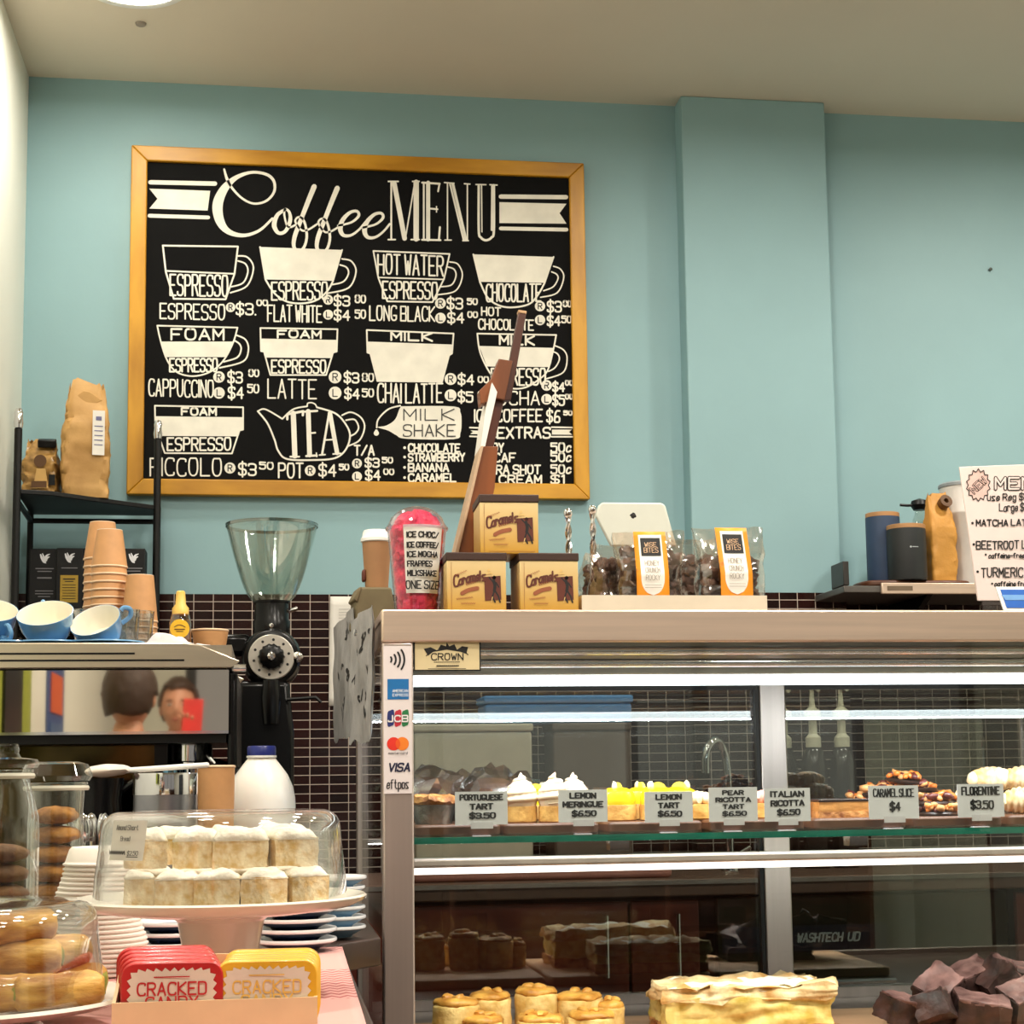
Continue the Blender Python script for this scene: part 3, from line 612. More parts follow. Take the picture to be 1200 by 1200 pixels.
# tray rail with two long slots
def rail_poly(): return [eo(xl_, 0, zb)[0::2], eo(xe-.012, 0, zb)[0::2], eo(xe, 0, zb+.012)[0::2], eo(xt+.02, 0, zt-.004)[0::2], eo(xt-.01, 0, zt)[0::2], eo(xl_, 0, zt)[0::2]]
ra = MB().prism(rail_poly(), 0, .012, lambda u, v, w_: (u, w_, v)).build('tray_rail', m_tray, em, bevel=.002)
for a, b, y in ((-20, 158, 766), (-20, 216, 774)):
    za = ZA(y, EY, 100); MB().b2(eo(max(xl_+.01, at(a, EY, za).x), EY-.0012, za-.0016), eo(at(b, EY, za).x, EY-.0002, za+.0016)).build('slot', m_black, ra)
MB().prism([(x, z) for x, z in rail_poly()], .50, .512, lambda u, v, w_: (u, w_, v)).build('tray_rail', m_tray, em, bevel=.002)
MB().b2(eo(xl_, EY+.012, zb), eo(xe-.014, EY+.50, TR)).build('cup_tray', m_tray, em)
MB().b2(eo(xl_, EY+.004, zm), eo(xr, EY+.010, zb-.003)).build('mirror_panel', m_mirror, em)
MB().b2(eo(xl_, EY+.002, zm-.005), eo(xr, EY+.009, zm)).build('panel_trim', m_chrome, em)
MB().b2(eo(xl_, EY+.012, zm-.02), eo(xr-.004, EY+.47, zb)).build('upper_body', m_black, em)
MB().b2(eo(xr-.002, EY+.01, CT+.12), eo(xe-.004, EY+.48, zb-.004)).build('side_panel', m_gloss, em, bevel=.006)
MB().lathe([(0, 0), (.008, 0), (.008, .02), (0, .022)], 12, xf=Matrix.Translation(eo(xe-.01, EY-.004, ZA(784, EY, 282))) @ Matrix.Rotation(PI/2, 4, 'Y')).build('side_bolt', m_chrome, em)
m_olive = M('dark_mirror', (64, 56, 34), .08, 1, var=.1)
MB().b2(eo(xl_, EY+.10, CT+.06), eo(at(178, EY, 1.2).x, EY+.12, zm-.018)).build('lower_panel', m_olive, em)
MB().b2(eo(at(178, EY, 1.2).x, EY+.06, CT+.06), eo(at(194, EY, 1.2).x, EY+.30, zm-.018)).build('upright', m_gloss, em)
MB().b2(eo(xl_, EY+.02, CT+.015), eo(xe-.01, EY+.5, CT+.06)).build('base', m_gloss, em, bevel=.004)
for x in (-.58, -.10):
    for y in (.06, .44): MB().lathe([(.02, 0), (.022, .015), (0, .015)], 16, eo(x, EY+y, CT)).build('foot', m_black, em)
# chrome group head and its portafilter in the opening right of the upright
gxp = at(222, 3.08, 1.18)
gh = MB().lathe([(0, -.055), (.030, -.055), (.034, -.04), (.034, -.02), (.040, -.018), (.040, .02), (.046, .022), (.046, .05), (0, .05)], 32, eo(gxp.x, 3.08, ZA(880, 3.08, 222))).build('group_head', m_chrome, em)
MB().lathe([(0, 0), (.016, .0), (.018, .05), (0, .052)], 20, eo(gxp.x-.028, 3.02, ZA(935, 3.02, 205))).build('boiler_tap', M('blue_chrome', (120, 170, 200), .12, 1), em)
MB().tube([eo(*at(240, 3.02, ZA(858, 3.02))), eo(*at(241, 3.0, ZA(880, 3.0))), eo(*at(252, 2.99, ZA(893, 3.0))), eo(*at(270, 2.99, ZA(902, 3.0)))], .004).build('steam_wand', m_chrome, em)
h0 = at(250, 3.0, ZA(893, 3.0)); h1 = at(330, 2.93, ZA(928, 2.93))
pf = MB().lathe([(0, 0), (.031, 0), (.033, .018), (0, .02)], 28, eo(gxp.x+.01, 3.05, ZA(912, 3.05, 222))).build('portafilter', m_chrome, em)
MB().tube([eo(*h0), eo(*h0.lerp(h1, .3)), eo(*h0.lerp(h1, .7)), eo(*h1)], [.010, .014, .013, .010], 14).build('handle', m_gloss, pf)
MB().lathe([(0, 0), (.008, .001), (0, .005)], 12, xf=Matrix.Translation(eo(*h1)) @ Matrix.Rotation(PI/2, 4, 'Y')).build('end_cap', m_chrome, pf)
k0 = at(262, 3.0, ZA(897, 3.0)); k1 = at(286, 2.96, ZA(930, 2.96))
MB().tube([eo(*k0), eo(*k0.lerp(k1, .5)), eo(*k1)], [.006, .008, .006], 10).build('lever', m_gloss, em)
MB().tube([eo(*at(236, 3.0, ZA(910, 3.0))), eo(*at(231, 2.98, ZA(925, 3.0))), eo(*at(238, 2.98, ZA(932, 3.0))), eo(*at(242, 2.98, ZA(922, 3.0)))], .005).build('spout', m_gloss, pf)
# --- things on the cup tray
m_blue = M('blue_glaze', (112, 164, 206), .22, var=.06, coat=.3); m_blue_in = M('cream_glaze', (236, 228, 208), .2, var=.02)
def blue_cup(label, loc, rot, k=1.0, handle=0):
    t = thing('blue_cup', label, 'cup', loc, rot, 'blue cups on the machine')
    P = [(.024, 0), (.027, .002), (.036, .014), (.044, .032), (.048, .056), (.0485, .058)]
    MB().lathe([(0, .0)]+[(r*k, z*k) for r, z in P]+[(.0475*k, .0582*k)], 40, cap=False).build('cup_body', m_blue, t)
    MB().lathe([(.0475*k, .0582*k), (.0463*k, .057*k), (.042*k, .034*k), (.033*k, .016*k), (0, .012*k)], 40, cap=False).build('inside_glaze', m_blue_in, t)
    a = handle
    MB().tube([(x*k*math.cos(a), x*k*math.sin(a), z*k) for x, z in cr([(.0525, .050), (.060, .052), (.070, .042), (.064, .028), (.0445, .024)], 5)], .0042, 8).build('handle', m_blue, t)
    return t
def saucer(label, loc, r=.062):
    t = thing('blue_saucer', label, 'saucer', loc, 0, 'blue saucers on the machine')
    MB().lathe([(0, .0), (r*.5, 0), (r*.55, .003), (r*.95, .0105), (r, .012), (r*.985, .0145), (r*.55, .007), (0, .006)], 40).build('dish', m_blue, t); return t
YC = 3.03
for px, r, lab in ((8, .058, 'at the left edge'), (58, .065, 'under the middle cup'), (122, .070, 'under the right-hand cup')):
    q = at(px, YC+.03, TR); saucer('blue saucer on the coffee machine '+lab, (q.x, YC+.045, TR), r)
def tiltcup(px, py, Y, tilt, lean, k, lab, h):
    q = PY(px, py, Y); blue_cup(lab, (q.x, q.y, q.z), (tilt, lean, 0), k, h)
tiltcup(58, 753, 3.075, .55, -.10, 1.0, 'blue cup tipped forward showing its cream inside, between two others', 1.7)
tiltcup(-15, 750, 3.10, .50, .15, 1.0, 'blue cup cut off by the left edge of the machine', -.8)
tiltcup(123, 755, 3.07, .66, -.35, .92, 'blue cup lying lowest, nearest the glass tumblers', .3)
# paper cups, upside down and nested
m_cup = M('kraft_cup', (206, 152, 100), .55, var=.05, scale=40); m_rim = M('cup_rim', (240, 206, 170), .5, var=.03); m_base = M('cup_base', (236, 214, 190), .6, var=.03)
def paper_cup(label, loc, rb, rt_, h, group, up=False):
    t = thing('paper_cup', label, 'paper cup', loc, 0, group)
    s = 1 if up else -1; z = (lambda v: v) if up else (lambda v: h-v)
    th = .0008
    MB().lathe([(rb, z(0)), (rt_, z(h-.003)), (rt_-th, z(h-.003)), (rb-th, z(.0))][::s] + [(rb, z(0))] if up else [(rb, h), (rt_, .003), (rt_-th, .003), (rb-th, h), (rb, h)], 32).build('wall', m_cup, t)
    MB().lathe([(rt_-.001+.0022*math.cos(2*PI*k/8), z(h-.002)+.0022*math.sin(2*PI*k/8)) for k in range(8)]+[(rt_+.0012, z(h-.002))], 32).build('rim', m_rim, t)
    if up: MB().lathe([(0, .006), (rb-th, .006), (rb-th, .007), (0, .007)], 24).build('base', m_base, t)
    else:
        MB().lathe([(0, h-.006), (rb-.002, h-.006), (rb-.002, h+.0012), (rb-.0002, h+.0012), (rb-.0002, h-.007), (0, h-.007)], 32).build('base', m_base, t)
    return t
def cup_stack(px, Y, ytop, yrims, wb, wr, n, lab, group):
    rb, rt_ = wb/2*Y/FPX, wr/2*Y/FPX
    zt_ = ZA(ytop, Y, px); h = zt_-ZA(yrims[0], Y, px); dz = (ZA(yrims[0], Y, px)-ZA(yrims[1], Y, px)); z0 = ZA(yrims[0], Y, px)
    n = int((z0-TR)/dz); dz = (z0-TR-.0005)/n; n += 1
    q = at(px, Y, z0); first = None
    for i in range(n):
        l = ORD[i]+' brown paper cup '+lab
        loc = (q.x, Y, z0-i*dz)
        if first is None: first = paper_cup(l, loc, rb, rt_, h, group)
        else: dup(first, loc, label=l, group=group)
cup_stack(128, 3.36, 622, (666, 675), 29, 41, 14, 'of the taller front stack on the machine', 'front stack of paper cups')
cup_stack(119.5, 3.44, 613, (657, 666), 29, 41, 14, 'of the tall stack partly hidden behind another stack', 'rear stack of paper cups')
cup_stack(163.5, 3.32, 675, (730, 737), 31, 41, 6, 'of the short stack right of the tumblers', 'short stack of paper cups')
m_tumb = GLASS('tumbler_glass', (238, 240, 240), .08, .9, 1.6, .02)
fst = None
for px, Y, l in ((106, 3.17, 'left-hand clear tumbler in front of the tall paper cup stacks'), (124, 3.20, 'second clear tumbler along in front of the paper cups'), (143, 3.17, 'third clear tumbler along, before the short cup stack'), (160, 3.20, 'right-hand clear tumbler nearest the short cup stack'), (52, 3.25, 'clear tumbler behind the middle blue cup')):
    q = at(px, Y, TR)
    if fst is None:
        fst = thing('glass_tumbler', l, 'glass', (q.x, Y, TR), 0, 'clear tumblers on the machine')
        P = [(.024, 0), (.026, .004), (.030, .080)]
        MB().lathe([(0, 0)]+P+[(.0315, .081), (.0285, .080), (.0245, .012), (0, .012)], 24, wob=lambda a, j: 1+.03*math.cos(10*a)*(j in (2, 3, 6))).build('glass', m_tumb, fst)
        MB().lathe([(0, .0125), (.0235, .0125), (.0235, .014), (0, .014)], 20).build('thick_base', m_tumb, fst)
    else: dup(fst, (q.x, Y, TR), label=l)
# syrup bottle with a yellow nozzle
q = at(211, 3.25, TR); m_yel = M('yellow_plastic', (240, 196, 96), .35, var=.03)
t = thing('syrup_bottle', 'squat clear syrup bottle with pale yellow nozzle and round yellow label', 'bottle', (q.x, 3.25, TR))
zq = lambda y: ZA(y, 3.25, 211)-TR; rq = lambda p: p*3.25/FPX
MB().lathe([(0, 0), (rq(12), 0), (rq(12.5), .006), (rq(12.5), zq(730)), (rq(10.5), zq(722)), (rq(10), zq(720)), (0, zq(720))], 28).build('bottle_body', GLASS('amber_clear', (226, 196, 110), .10, .7, 2), t)
MB().lathe([(0, .004), (rq(11.6), .004), (rq(11.6), zq(738)), (0, zq(738))], 24).build('syrup', M('amber_syrup', (150, 90, 20), .2, coat=.5), t)
MB().lathe([(rq(9.5), zq(720.5)), (rq(9.5), zq(713)), (rq(6), zq(708)), (rq(5.2), zq(694)), (rq(3.5), zq(692.5)), (0, zq(692.5))], 24).build('nozzle', m_yel, t)
MB().lathe([(0, 0), (rq(11), 0), (rq(11), .0012), (0, .0012)], 28, xf=Matrix.Translation((.0, -rq(13), zq(738))) @ RXm).build('round_label', M('label_yellow', (246, 190, 40), .5), t)
ink('lettering', M('brown_print', (92, 60, 28), .6), lambda u, v: (u*.001, -rq(13)-.0018, zq(738)-v*.001), t, [(cr(pl('-10 -3 -5 -6 0 -7 5 -6 10 -3')), 1.4), (pl('-9 1 9 1'), 1.8), (pl('-6 5 6 5'), 1.2)])
# white cloth and the open paper cup on the machine
q = at(208, 3.10, TR)
m_cloth = M('white_cloth', (226, 220, 218), .8, var=.04, bump=.2, bscale=120)
def cl(u, v):
    x = (u-.5)*.15; y = (v-.5)*.09
    e = min(1, 6*min(u, 1-u))*min(1, 6*min(v, 1-v))
    return (x, y, .004+e*(.012+.012*noise.noise(Vector((x*40, y*50, 2)))+.010*math.sin(u*5+.5)))
o = MB().grid(cl, 28, 20).build('folded_cloth', m_cloth, solid=.002); o.location = (q.x+.012, 3.12, TR); tag(o, 'crumpled white cloth on the sloping end of the coffee machine', 'cloth')
q = at(246, 3.32, TR); paper_cup('single upright brown paper cup on the right end of the machine', (q.x, 3.32, TR), .026, .0345, ZA(738, 3.32, 246)-TR, None, True)
# ================================================================== foreground counter: stand with dome, jars, plates, tins
m_china = M('white_china', (232, 226, 212), .18, var=.02, coat=.4)
m_dome = GLASS('dome_plastic', (252, 252, 251), .055, .85, 2.6, .04)
m_glassjar = GLASS('jar_glass', (249, 250, 248), .035, .85, 2.8, .02)
def dome(r, h, seg=56, name='dome', parent=None, top=None):
    sh = .2
    P = [(r, 0), (r*.985, h*.3), (r*.955, h*.62)]+[(r*(.80+.145*math.cos(a)), h*(.80+.2*math.sin(a))) for a in (0, .35, .7, 1.05, 1.35, PI/2)]+[(r*.35, h*1.0), (r*.33, h*.985), (0, h*.985)]
    Q = [(max(0, a-.003), b-.003) for a, b in P[1:]]
    return MB().lathe(P+Q[::-1]+[(r-.003, 0), (r, 0)], seg).build(name, m_dome, parent, angle=.9)
# --- cake stand with almond shortbread
sy_ = 1.85; sc = at(259, sy_, 1.02); sx = sc.x
sz = ZA(1056, sy_, 259)                        # plate surface level
R_ = 165*sy_/FPX
st = thing('cake_stand', 'white china pedestal cake stand in front of the milk bottle', 'cake stand', (sx, sy_, CT+.003))
q = sz-CT-.003
MB().lathe([(0, q-.012), (R_*.62, q-.012), (R_*.9, q-.006), (R_*.985, q), (R_, q+.004), (R_*.985, q+.006), (R_*.93, q+.002), (R_*.88, q-.002), (0, q-.002)], 72).build('plate', m_china, st)
MB().lathe([(0, 0), (.060, 0), (.062, .005), (.054, .012), (.042, .03), (.040, .05), (.045, q-.02), (.055, q-.0125), (0, q-.0125)], 40).build('pedestal', m_china, st)
dr = 143*sy_/FPX; dh = ZA(948, sy_, 259)-sz
dm = thing('cake_dome', 'large clear cake dome over the almond shortbread on the pedestal stand', 'cake dome', (sx, sy_, sz-.0015))
dome(dr, dh, parent=dm)
# label on the dome, following its curve
def onc(u, v, w_=.0):
    a = -PI/2+(u/dr); z = dh*.90-v
    r = (dr*(1-.045*min(1, z/(dh*.62))) if z < dh*.62 else dr*(.955-.03*(z/dh-.62)))+.0016+w_
    return (r*math.cos(a), r*math.sin(a), z)
lw, lh = 46*sy_/FPX, 46*sy_/FPX*.93
u0 = -(259-128)/143*1.0
ang0 = -.78
mb = MB(); mb.grid(lambda u, v: onc(ang0*dr+(u-.5)*lw*1.25-v*.004, (v-.06)*lh), 10, 8); lb = mb.build('price_label', m_label, dm)
lf = lambda u, v: onc(ang0*dr+u*lw*1.25/100-v*.004/100, (v/100-.06)*lh, .0006)
ink('lettering', m_ink, lf, lb, [(a, 1.3) for a in text('Almond Short', -34, 32, 12, 24)+text('Bread', -14, 14, 40, 51)+text('$2.50', 12, 40, 77, 87)]+[(pl('12 91 40 91'), 2)]+[(cr([(-44+3*i, 81+(4 if i % 2 else -4)) for i in range(18)], 3), 2.6)])
m_short = M('shortbread', (238, 198, 128), .8, var=.14, scale=110, bump=.6, bscale=200, col2=(252, 236, 200)); m_sugar = M('icing_sugar', (253, 246, 230), .9, var=.02, bump=.5, bscale=200)
def shortbread(label, loc, rot, s, seed):
    t = thing('shortbread', label, 'shortbread', loc, rot, 'almond shortbread under the dome')
    mb = MB(); mb.box((0, 0, s[2]/2), s); mb.rough(.0022, 60, 5, seed); mb.build('biscuit', m_short, t, angle=1.2)
    mb = MB(); n = 12
    def f(u, v):
        x, y = (u-.5)*s[0]*1.03, (v-.5)*s[1]*1.03; e = min(1, 5*min(u, 1-u))*min(1, 5*min(v, 1-v))
        return (x, y, s[2]+.001+((.005 if s[2] > .0285 else .010)+.006*noise.noise(Vector((x*60, y*60, seed))))*e**.5-.002*(1-e))
    mb.grid(f, n, n); mb.build('sugar_topping', m_sugar, t, angle=1.4, solid=.001)
zb = sz+.0005; k = 0
bott = [(163, 1.790, .030, .10), (208, 1.762, .044, .05), (255, 1.752, .045, -.03), (309, 1.752, .046, .02), (356, 1.775, .040, .35), (178, 1.865, .043, .2), (232, 1.85, .045, 0), (290, 1.85, .045, .05), (342, 1.86, .043, -.1)]
labs = ['left end of the front row on the stand', 'second from the left in the front row on the stand', 'middle of the front row on the stand', 'right of the middle in the front row', 'turned piece at the right end of the front row', 'left end of the back row on the stand', 'second from the left in the back row', 'third from the left in the back row', 'right end of the back row on the stand']
for (px, y, s, r), l in zip(bott, labs):
    k += 1; q = at(px, y, zb); shortbread('almond shortbread, lower layer, '+l, (q.x, y, zb), r, (s*.98, s*.98, .029), k)
tops = [(170, 1.815, .042, .1), (230, 1.795, .046, .03), (282, 1.785, .055, .0), (340, 1.80, .045, .3), (205, 1.885, .042, .2), (270, 1.88, .045, -.1), (322, 1.89, .043, .15)]
labs = ['front left', 'front, second from the left', 'front, wide piece right of the middle', 'front right, turned', 'behind, on the left', 'behind, in the middle', 'behind, on the right']
for (px, y, s, r), l in zip(tops, labs):
    k += 1; q = at(px, y, zb+.04); shortbread('sugar heaped almond shortbread, upper layer, '+l, (q.x, y, zb+.0372), r, (s, .044, .0282), k)
# --- baklava plate and dome, bottom left
by_ = 1.62; bzp = ZA(1172, by_, 40); bxc = at(-52, by_, bzp).x
t = thing('serving_plate', 'white plate under the baklava at the bottom left corner', 'plate', (bxc, by_, CT+.003))
q = bzp-CT-.003; RB = 193*by_/FPX
MB().lathe([(0, q-.012), (RB*.6, q-.012), (RB*.9, q-.004), (RB, q+.002), (RB*.985, q+.005), (RB*.9, q), (RB*.6, q-.004), (0, q-.004)], 64).build('plate', m_china, t)
MB().lathe([(0, 0), (.075, 0), (.076, .006), (.05, .02), (.045, max(.03, q-.03)), (.06, q-.012), (0, q-.012)], 40).build('foot', m_china, t)
rb_ = 160*by_/FPX; hb = ZA(1056, by_, 40)-bzp
t = thing('cake_dome', 'clear cake dome over the baklava rolls, cut off by the left edge', 'cake dome', (bxc, by_, bzp-.0005))
dome(rb_, hb, parent=t)
m_bak = M('baklava', (206, 132, 40), .5, var=.4, scale=60, stretch=(.35, 1, 1), bump=.8, bscale=120, col2=(232, 184, 92), coat=.2); m_pist = M('pistachio', (140, 140, 50), .7, var=.3, scale=60)
def baklava(label, loc, rot, seed, L=.075, r=.0158):
    t = thing('baklava_roll', label, 'baklava', loc, rot, 'baklava under the bottom left dome')
    mb = MB(); mb.lathe([(0, -L/2), (r*.7, -L/2-.001), (r*.95, -L/2+.004)]+[(r*(1+.03*math.sin(9*j+seed)), -L/2+.004+(L-.008)*j/8) for j in range(1, 8)]+[(r*.95, L/2-.004), (r*.7, L/2+.001), (0, L/2)], 26, xf=Matrix.Rotation(PI/2, 4, 'Y'))
    mb.rough(.0012, 90, 0, seed); mb.build('pastry', m_bak, t, angle=1.3)
    for s in (-1, 1):
        MB().blob((s*(L/2+.0005), 0, 0), (.003, r*.55, r*.55), .3, 4, 2, seed).build('pistachio_filling', m_pist, t)
zB = bzp-.003
bl = [(12, 1.56, 0, .15, 'lower layer, front left'), (68, 1.565, 0, .35, 'lower layer, front, nearest the dome edge'), (75, 1.645, 0, -.3, 'lower layer, right side'), (5, 1.64, 0, .0, 'lower layer, middle'), (-62, 1.60, 0, .1, 'lower layer, far left'),
      (20, 1.60, 1, .1, 'second layer, front'), (56, 1.63, 1, .5, 'second layer, right'), (-45, 1.62, 1, -.1, 'second layer, left'), (14, 1.60, 2, .5, 'topmost of the heap')]
for i, (px, y, ly, r, l) in enumerate(bl):
    q = at(px, y, zB+.017+.027*ly); baklava('golden baklava roll under the left dome, '+l, (q.x, y, zB+.0166+.0265*ly), r, i)
# --- glass jars
m_cookie = M('oat_cookie', (166, 104, 40), .8, var=.35, scale=50, bump=.7, bscale=120, col2=(196, 136, 66)); m_cookie2 = M('brown_cookie', (112, 78, 50), .8, var=.3, scale=50, bump=.5)
def jar(label, px, Y, ytop, yneck, ysh, wn, wb, lid, cookies=None, cl_=None, cm=None):
    q = at(px, Y, CT); zq = lambda y: ZA(y, Y, px)-CT; r_ = lambda w_: w_/2*Y/FPX
    t = thing('glass_jar', label, 'jar', (q.x, Y, CT))
    rb, rn = r_(wb), r_(wn); zs, zn = zq(ysh), zq(yneck)
    P = [(0, 0), (rb*.94, 0), (rb, .008), (rb, zs), (rb*.97, zs+(zn-zs)*.25), (rn+(rb-rn)*.25, zs+(zn-zs)*.65), (rn, zs+(zn-zs)*.85), (rn, zn-.004), (rn+.004, zn-.003), (rn+.004, zn)]
    Q = [(max(0, a-.004), b+(.004 if i < 2 else -.001)) for i, (a, b) in enumerate(P)]
    Q[0] = (0, .006); Q[1] = (rb*.9, .006)
    MB().lathe(P+Q[1:][::-1]+[(0, .006)], 40).build('jar_body', m_glassjar, t)
    zt_ = zq(ytop)
    L = MB().lathe([(0, zn+.0015), (rn+.008, zn+.0015), (rn+.011, zn+.006), (rn+.008, zn+.011), (rn*.62, zn+.013), (rn*.5, zn+.018), (rn*.55, zt_-.006), (rn*.45, zt_), (0, zt_)] if lid else [(0, zn+.0015), (rn+.006, zn+.0015), (rn+.010, zn+.008), (rn+.004, zt_-.003), (rn*.8, zt_), (0, zt_)], 40)
    L.build('lid', m_glassjar, t)
    MB().lathe([(rn+.0048, zn-.010), (rn+.0062, zn-.007), (rn+.0048, zn-.004), (rn+.0048, zn-.010)], 32).build('seal_ring', M('rubber_seal', (190, 186, 170), .6), t)
    return q, rb, zs
q, rb, zs = jar('glass jar of golden oat cookies behind the front left jar', 62, 2.2, 893, 917, 962, 62, 62, False)
# cookies in the second jar
for i in range(8):
    z = CT+.012+i*.0235
    c = thing('oat_cookie', ORD[7-i]+' golden oat cookie in the stack inside the rear jar', 'cookie', (q.x+random.uniform(-.002, .002), 2.2, z), random.uniform(0, 6), 'cookies in the rear jar')
    mb = MB(); mb.blob((0, 0, .0105), (rb-.0052, rb-.0052, .0115), .12, 3.5, 3, i+3); mb.build('biscuit', m_cookie, c, angle=1.3)
q, rb, zs = jar('front left glass jar with a flat stopper, half cut by the picture edge', 2, 1.95, 872, 902, 975, 50, 74, True)
for i in range(7):
    z = CT+.012+i*.0215
    c = thing('brown_cookie', ORD[6-i]+' dull brown cookie in the stack inside the front jar', 'cookie', (q.x+random.uniform(-.002, .002), 1.95, z), random.uniform(0, 6), 'cookies in the front jar')
    mb = MB(); mb.blob((0, 0, .0095), (rb-.009, rb-.009, .0105), .12, 3.5, 3, i+30); mb.build('biscuit', m_cookie2, c, angle=1.3)
# --- tall stack of white ribbed bowls
wy = 2.105; q = at(117, wy, CT); wr = 46*wy/FPX; n = 24; top = ZA(992, wy, 117)-CT-.003; dz = (top-.022)/(n-1)
m_bowl = M('white_paper_bowl', (238, 230, 218), .6, var=.02)
first = None
for i in range(n):
    l = ORD[n-1-i]+' white paper bowl down the tall stack by the cake stand' if i < n-1 else 'topmost white paper bowl, upturned, on the tall stack'
    lc = (q.x+(.006*math.sin(i*.35) if i else 0), wy+.0, CT+.003+i*dz)
    if first is None:
        first = thing('paper_bowl', l, 'bowl', lc, 0, 'stack of white paper bowls')
        MB().lathe([(wr, 0), (wr+.0022, .0012), (wr+.0022, .003), (wr, .0042), (wr*.985, .006), (wr*.90, .019), (wr*.84, .022), (0, .022), (0, .0212), (wr*.83, .0212), (wr*.89, .0185), (wr*.97, .005), (wr*.985, .001), (wr, 0)], 40).build('bowl', m_bowl, first)
    else: dup(first, lc, label=l)
# --- plates behind the stand
m_navy = M('navy_glaze', (24, 34, 62), .2, coat=.4, var=.1); m_prim = M('white_rim', (226, 226, 226), .2, var=.02); m_sky = M('pale_blue_glaze', (120, 160, 190), .22, coat=.3)
def plate(label, loc, r, group, under=m_navy, first=None):
    t = thing('side_plate', label, 'plate', loc, 0, group)
    MB().lathe([(0, 0), (r*.55, 0), (r*.6, .003), (r*.97, .0115), (r*.985, .0125), (0, .006)], 44, cap=False).build('underside', under, t)
    MB().lathe([(r*.97, .0114), (r, .0125), (r*1.005, .0145), (r*.985, .0165), (r*.58, .0085), (0, .008)], 44, cap=False).build('rim_and_face', m_prim, t)
    return t
def pstack(px, Y, r, n, dz, lab, group, under=m_navy, z0=CT+.003):
    q = at(px, Y, CT); f = None
    for i in range(n):
        l = (ORD[n-1-i]+' ')+lab; lc = (q.x+.002*math.sin(3*i), Y, z0+i*dz)
        if f is None: f = plate(l, lc, r, group, under)
        else: dup(f, lc, label=l)
pstack(346, 2.33, .055, 4, .0135, 'navy plate with white rim, right of the stand foot', 'navy plates behind the cake stand')
pstack(204, 2.33, .055, 3, .0135, 'navy plate with white rim, left of the stand foot', 'navy plates left of the stand foot')
pstack(392, 2.52, .045, 6, .014, 'pale blue plate in the stack beside the display case', 'pale blue plates by the display case', m_sky)
# --- cutlery pot with spoons
cy_ = 2.55; q = at(106, cy_, CT); zc_ = lambda y: ZA(y, cy_, 106)-CT
t = thing('cutlery_pot', 'clear pot of teaspoons standing behind the white bowls', 'pot', (q.x, cy_, CT))
h = zc_(966)
MB().lathe([(0, 0), (.026, 0), (.030, h), (.028, h), (.0245, .004), (0, .004)], 32).build('pot', m_glassjar, t)
sp = None
for i, (dx, dy, lx, ly, l) in enumerate([(-.014, .0, -.35, .0, 'leaning far left'), (-.006, -.008, -.15, .1, 'second from the left'), (.0, .01, .02, -.1, 'upright in the middle'), (.008, -.004, .14, .1, 'leaning right, nearest the front'), (.014, .006, .26, -.05, 'leaning far right')]):
    lab = 'steel teaspoon in the clear pot, '+l; lc = (q.x+dx*.5, cy_+dy, CT+.008); r = (ly*.5, lx*.45, .3*i)
    if sp is None:
        sp = thing('teaspoon', lab, 'spoon', lc, r, 'teaspoons in the clear pot')
        MB().tube([(0, 0, .0), (0, 0, .05), (0, .001, .09), (0, 0, .135)], [.0035, .0025, .002, .0025], 8).build('handle', m_chrome, sp)
        MB().blob((0, 0, .155), (.011, .004, .022), 0, 1, 2).build('bowl', m_chrome, sp)
    else: dup(sp, lc, r, label=lab)
# --- steel canister with spatula, black jug, brown cup, milk
cy_ = 2.62; q = at(192, cy_, CT); r = 36*cy_/FPX; h = ZA(906, cy_, 192)-CT
t = thing('steel_canister', 'round steel canister with a polished band behind the cake dome', 'canister', (q.x, cy_, CT))
MB().lathe([(0, 0), (r*.97, 0), (r, .004), (r, h-.032), (0, h-.032)], 40).build('body', M('dull_steel', (150, 150, 156), .3, 1), t)
MB().lathe([(r*1.01, h-.032), (r*1.015, h-.03), (r*1.015, h-.003), (r*1.0, h), (r*.95, h), (r*.95, h-.03), (r*1.01, h-.032)], 40).build('band', m_chrome, t)
MB().lathe([(0, h-.012), (r*.95, h-.012), (r*.95, h-.010), (0, h-.010)], 32).build('lid', M('pale_lid', (200, 190, 180), .5), t)
t = thing('white_spatula', 'white spatula with rounded head resting on the steel canister', 'spatula', (q.x-.01, cy_-.0, CT+h+.001), (0, -.055, -.06))
MB().box((.012, 0, .0062), (.125, .014, .008)).build('handle', m_whiteplastic, t, bevel=.003)
MB().blob((-.075, 0, .008), (.034, .024, .0095), .12, 2.5, 3, 2).build('head', M('creamy_rubber', (226, 214, 200), .5), t)
mjx = at(112, 2.78, CT)
t = thing('milk_jug', 'black milk jug with a curved handle in front of the coffee machine', 'jug', (mjx.x, 2.78, CT)); hj = ZA(912, 2.78, 112)-CT
MB().lathe([(0, 0), (.045, 0), (.047, .01), (.045, hj*.5), (.036, hj*.85), (.040, hj), (.037, hj), (.033, hj*.85), (.042, hj*.5), (0, .01)], 32).build('body', m_gloss, t)
MB().tube(cr([(.038, 0, hj*.92), (.07, 0, hj*.98), (.082, 0, hj*.7), (.07, 0, hj*.42), (.044, 0, hj*.35)], 5), .005).build('handle', m_gloss, t)
q = at(252, 2.76, CT); paper_cup('upright brown paper cup between steel canister and milk bottle', (q.x, 2.76, CT), .026, .0275*1.05, ZA(897, 2.76, 252)-CT, None, True)
my = 2.85; q = at(305.5, my, CT); f_ = my/FPX; zm_ = lambda y: ZA(y, my, 305)-CT
m_milk = M('milk_plastic', (240, 236, 228), .35, var=.02, sss=.15)
t = thing('milk_bottle', 'white plastic milk bottle with a dark blue cap behind the cake dome', 'bottle', (q.x, my, CT))
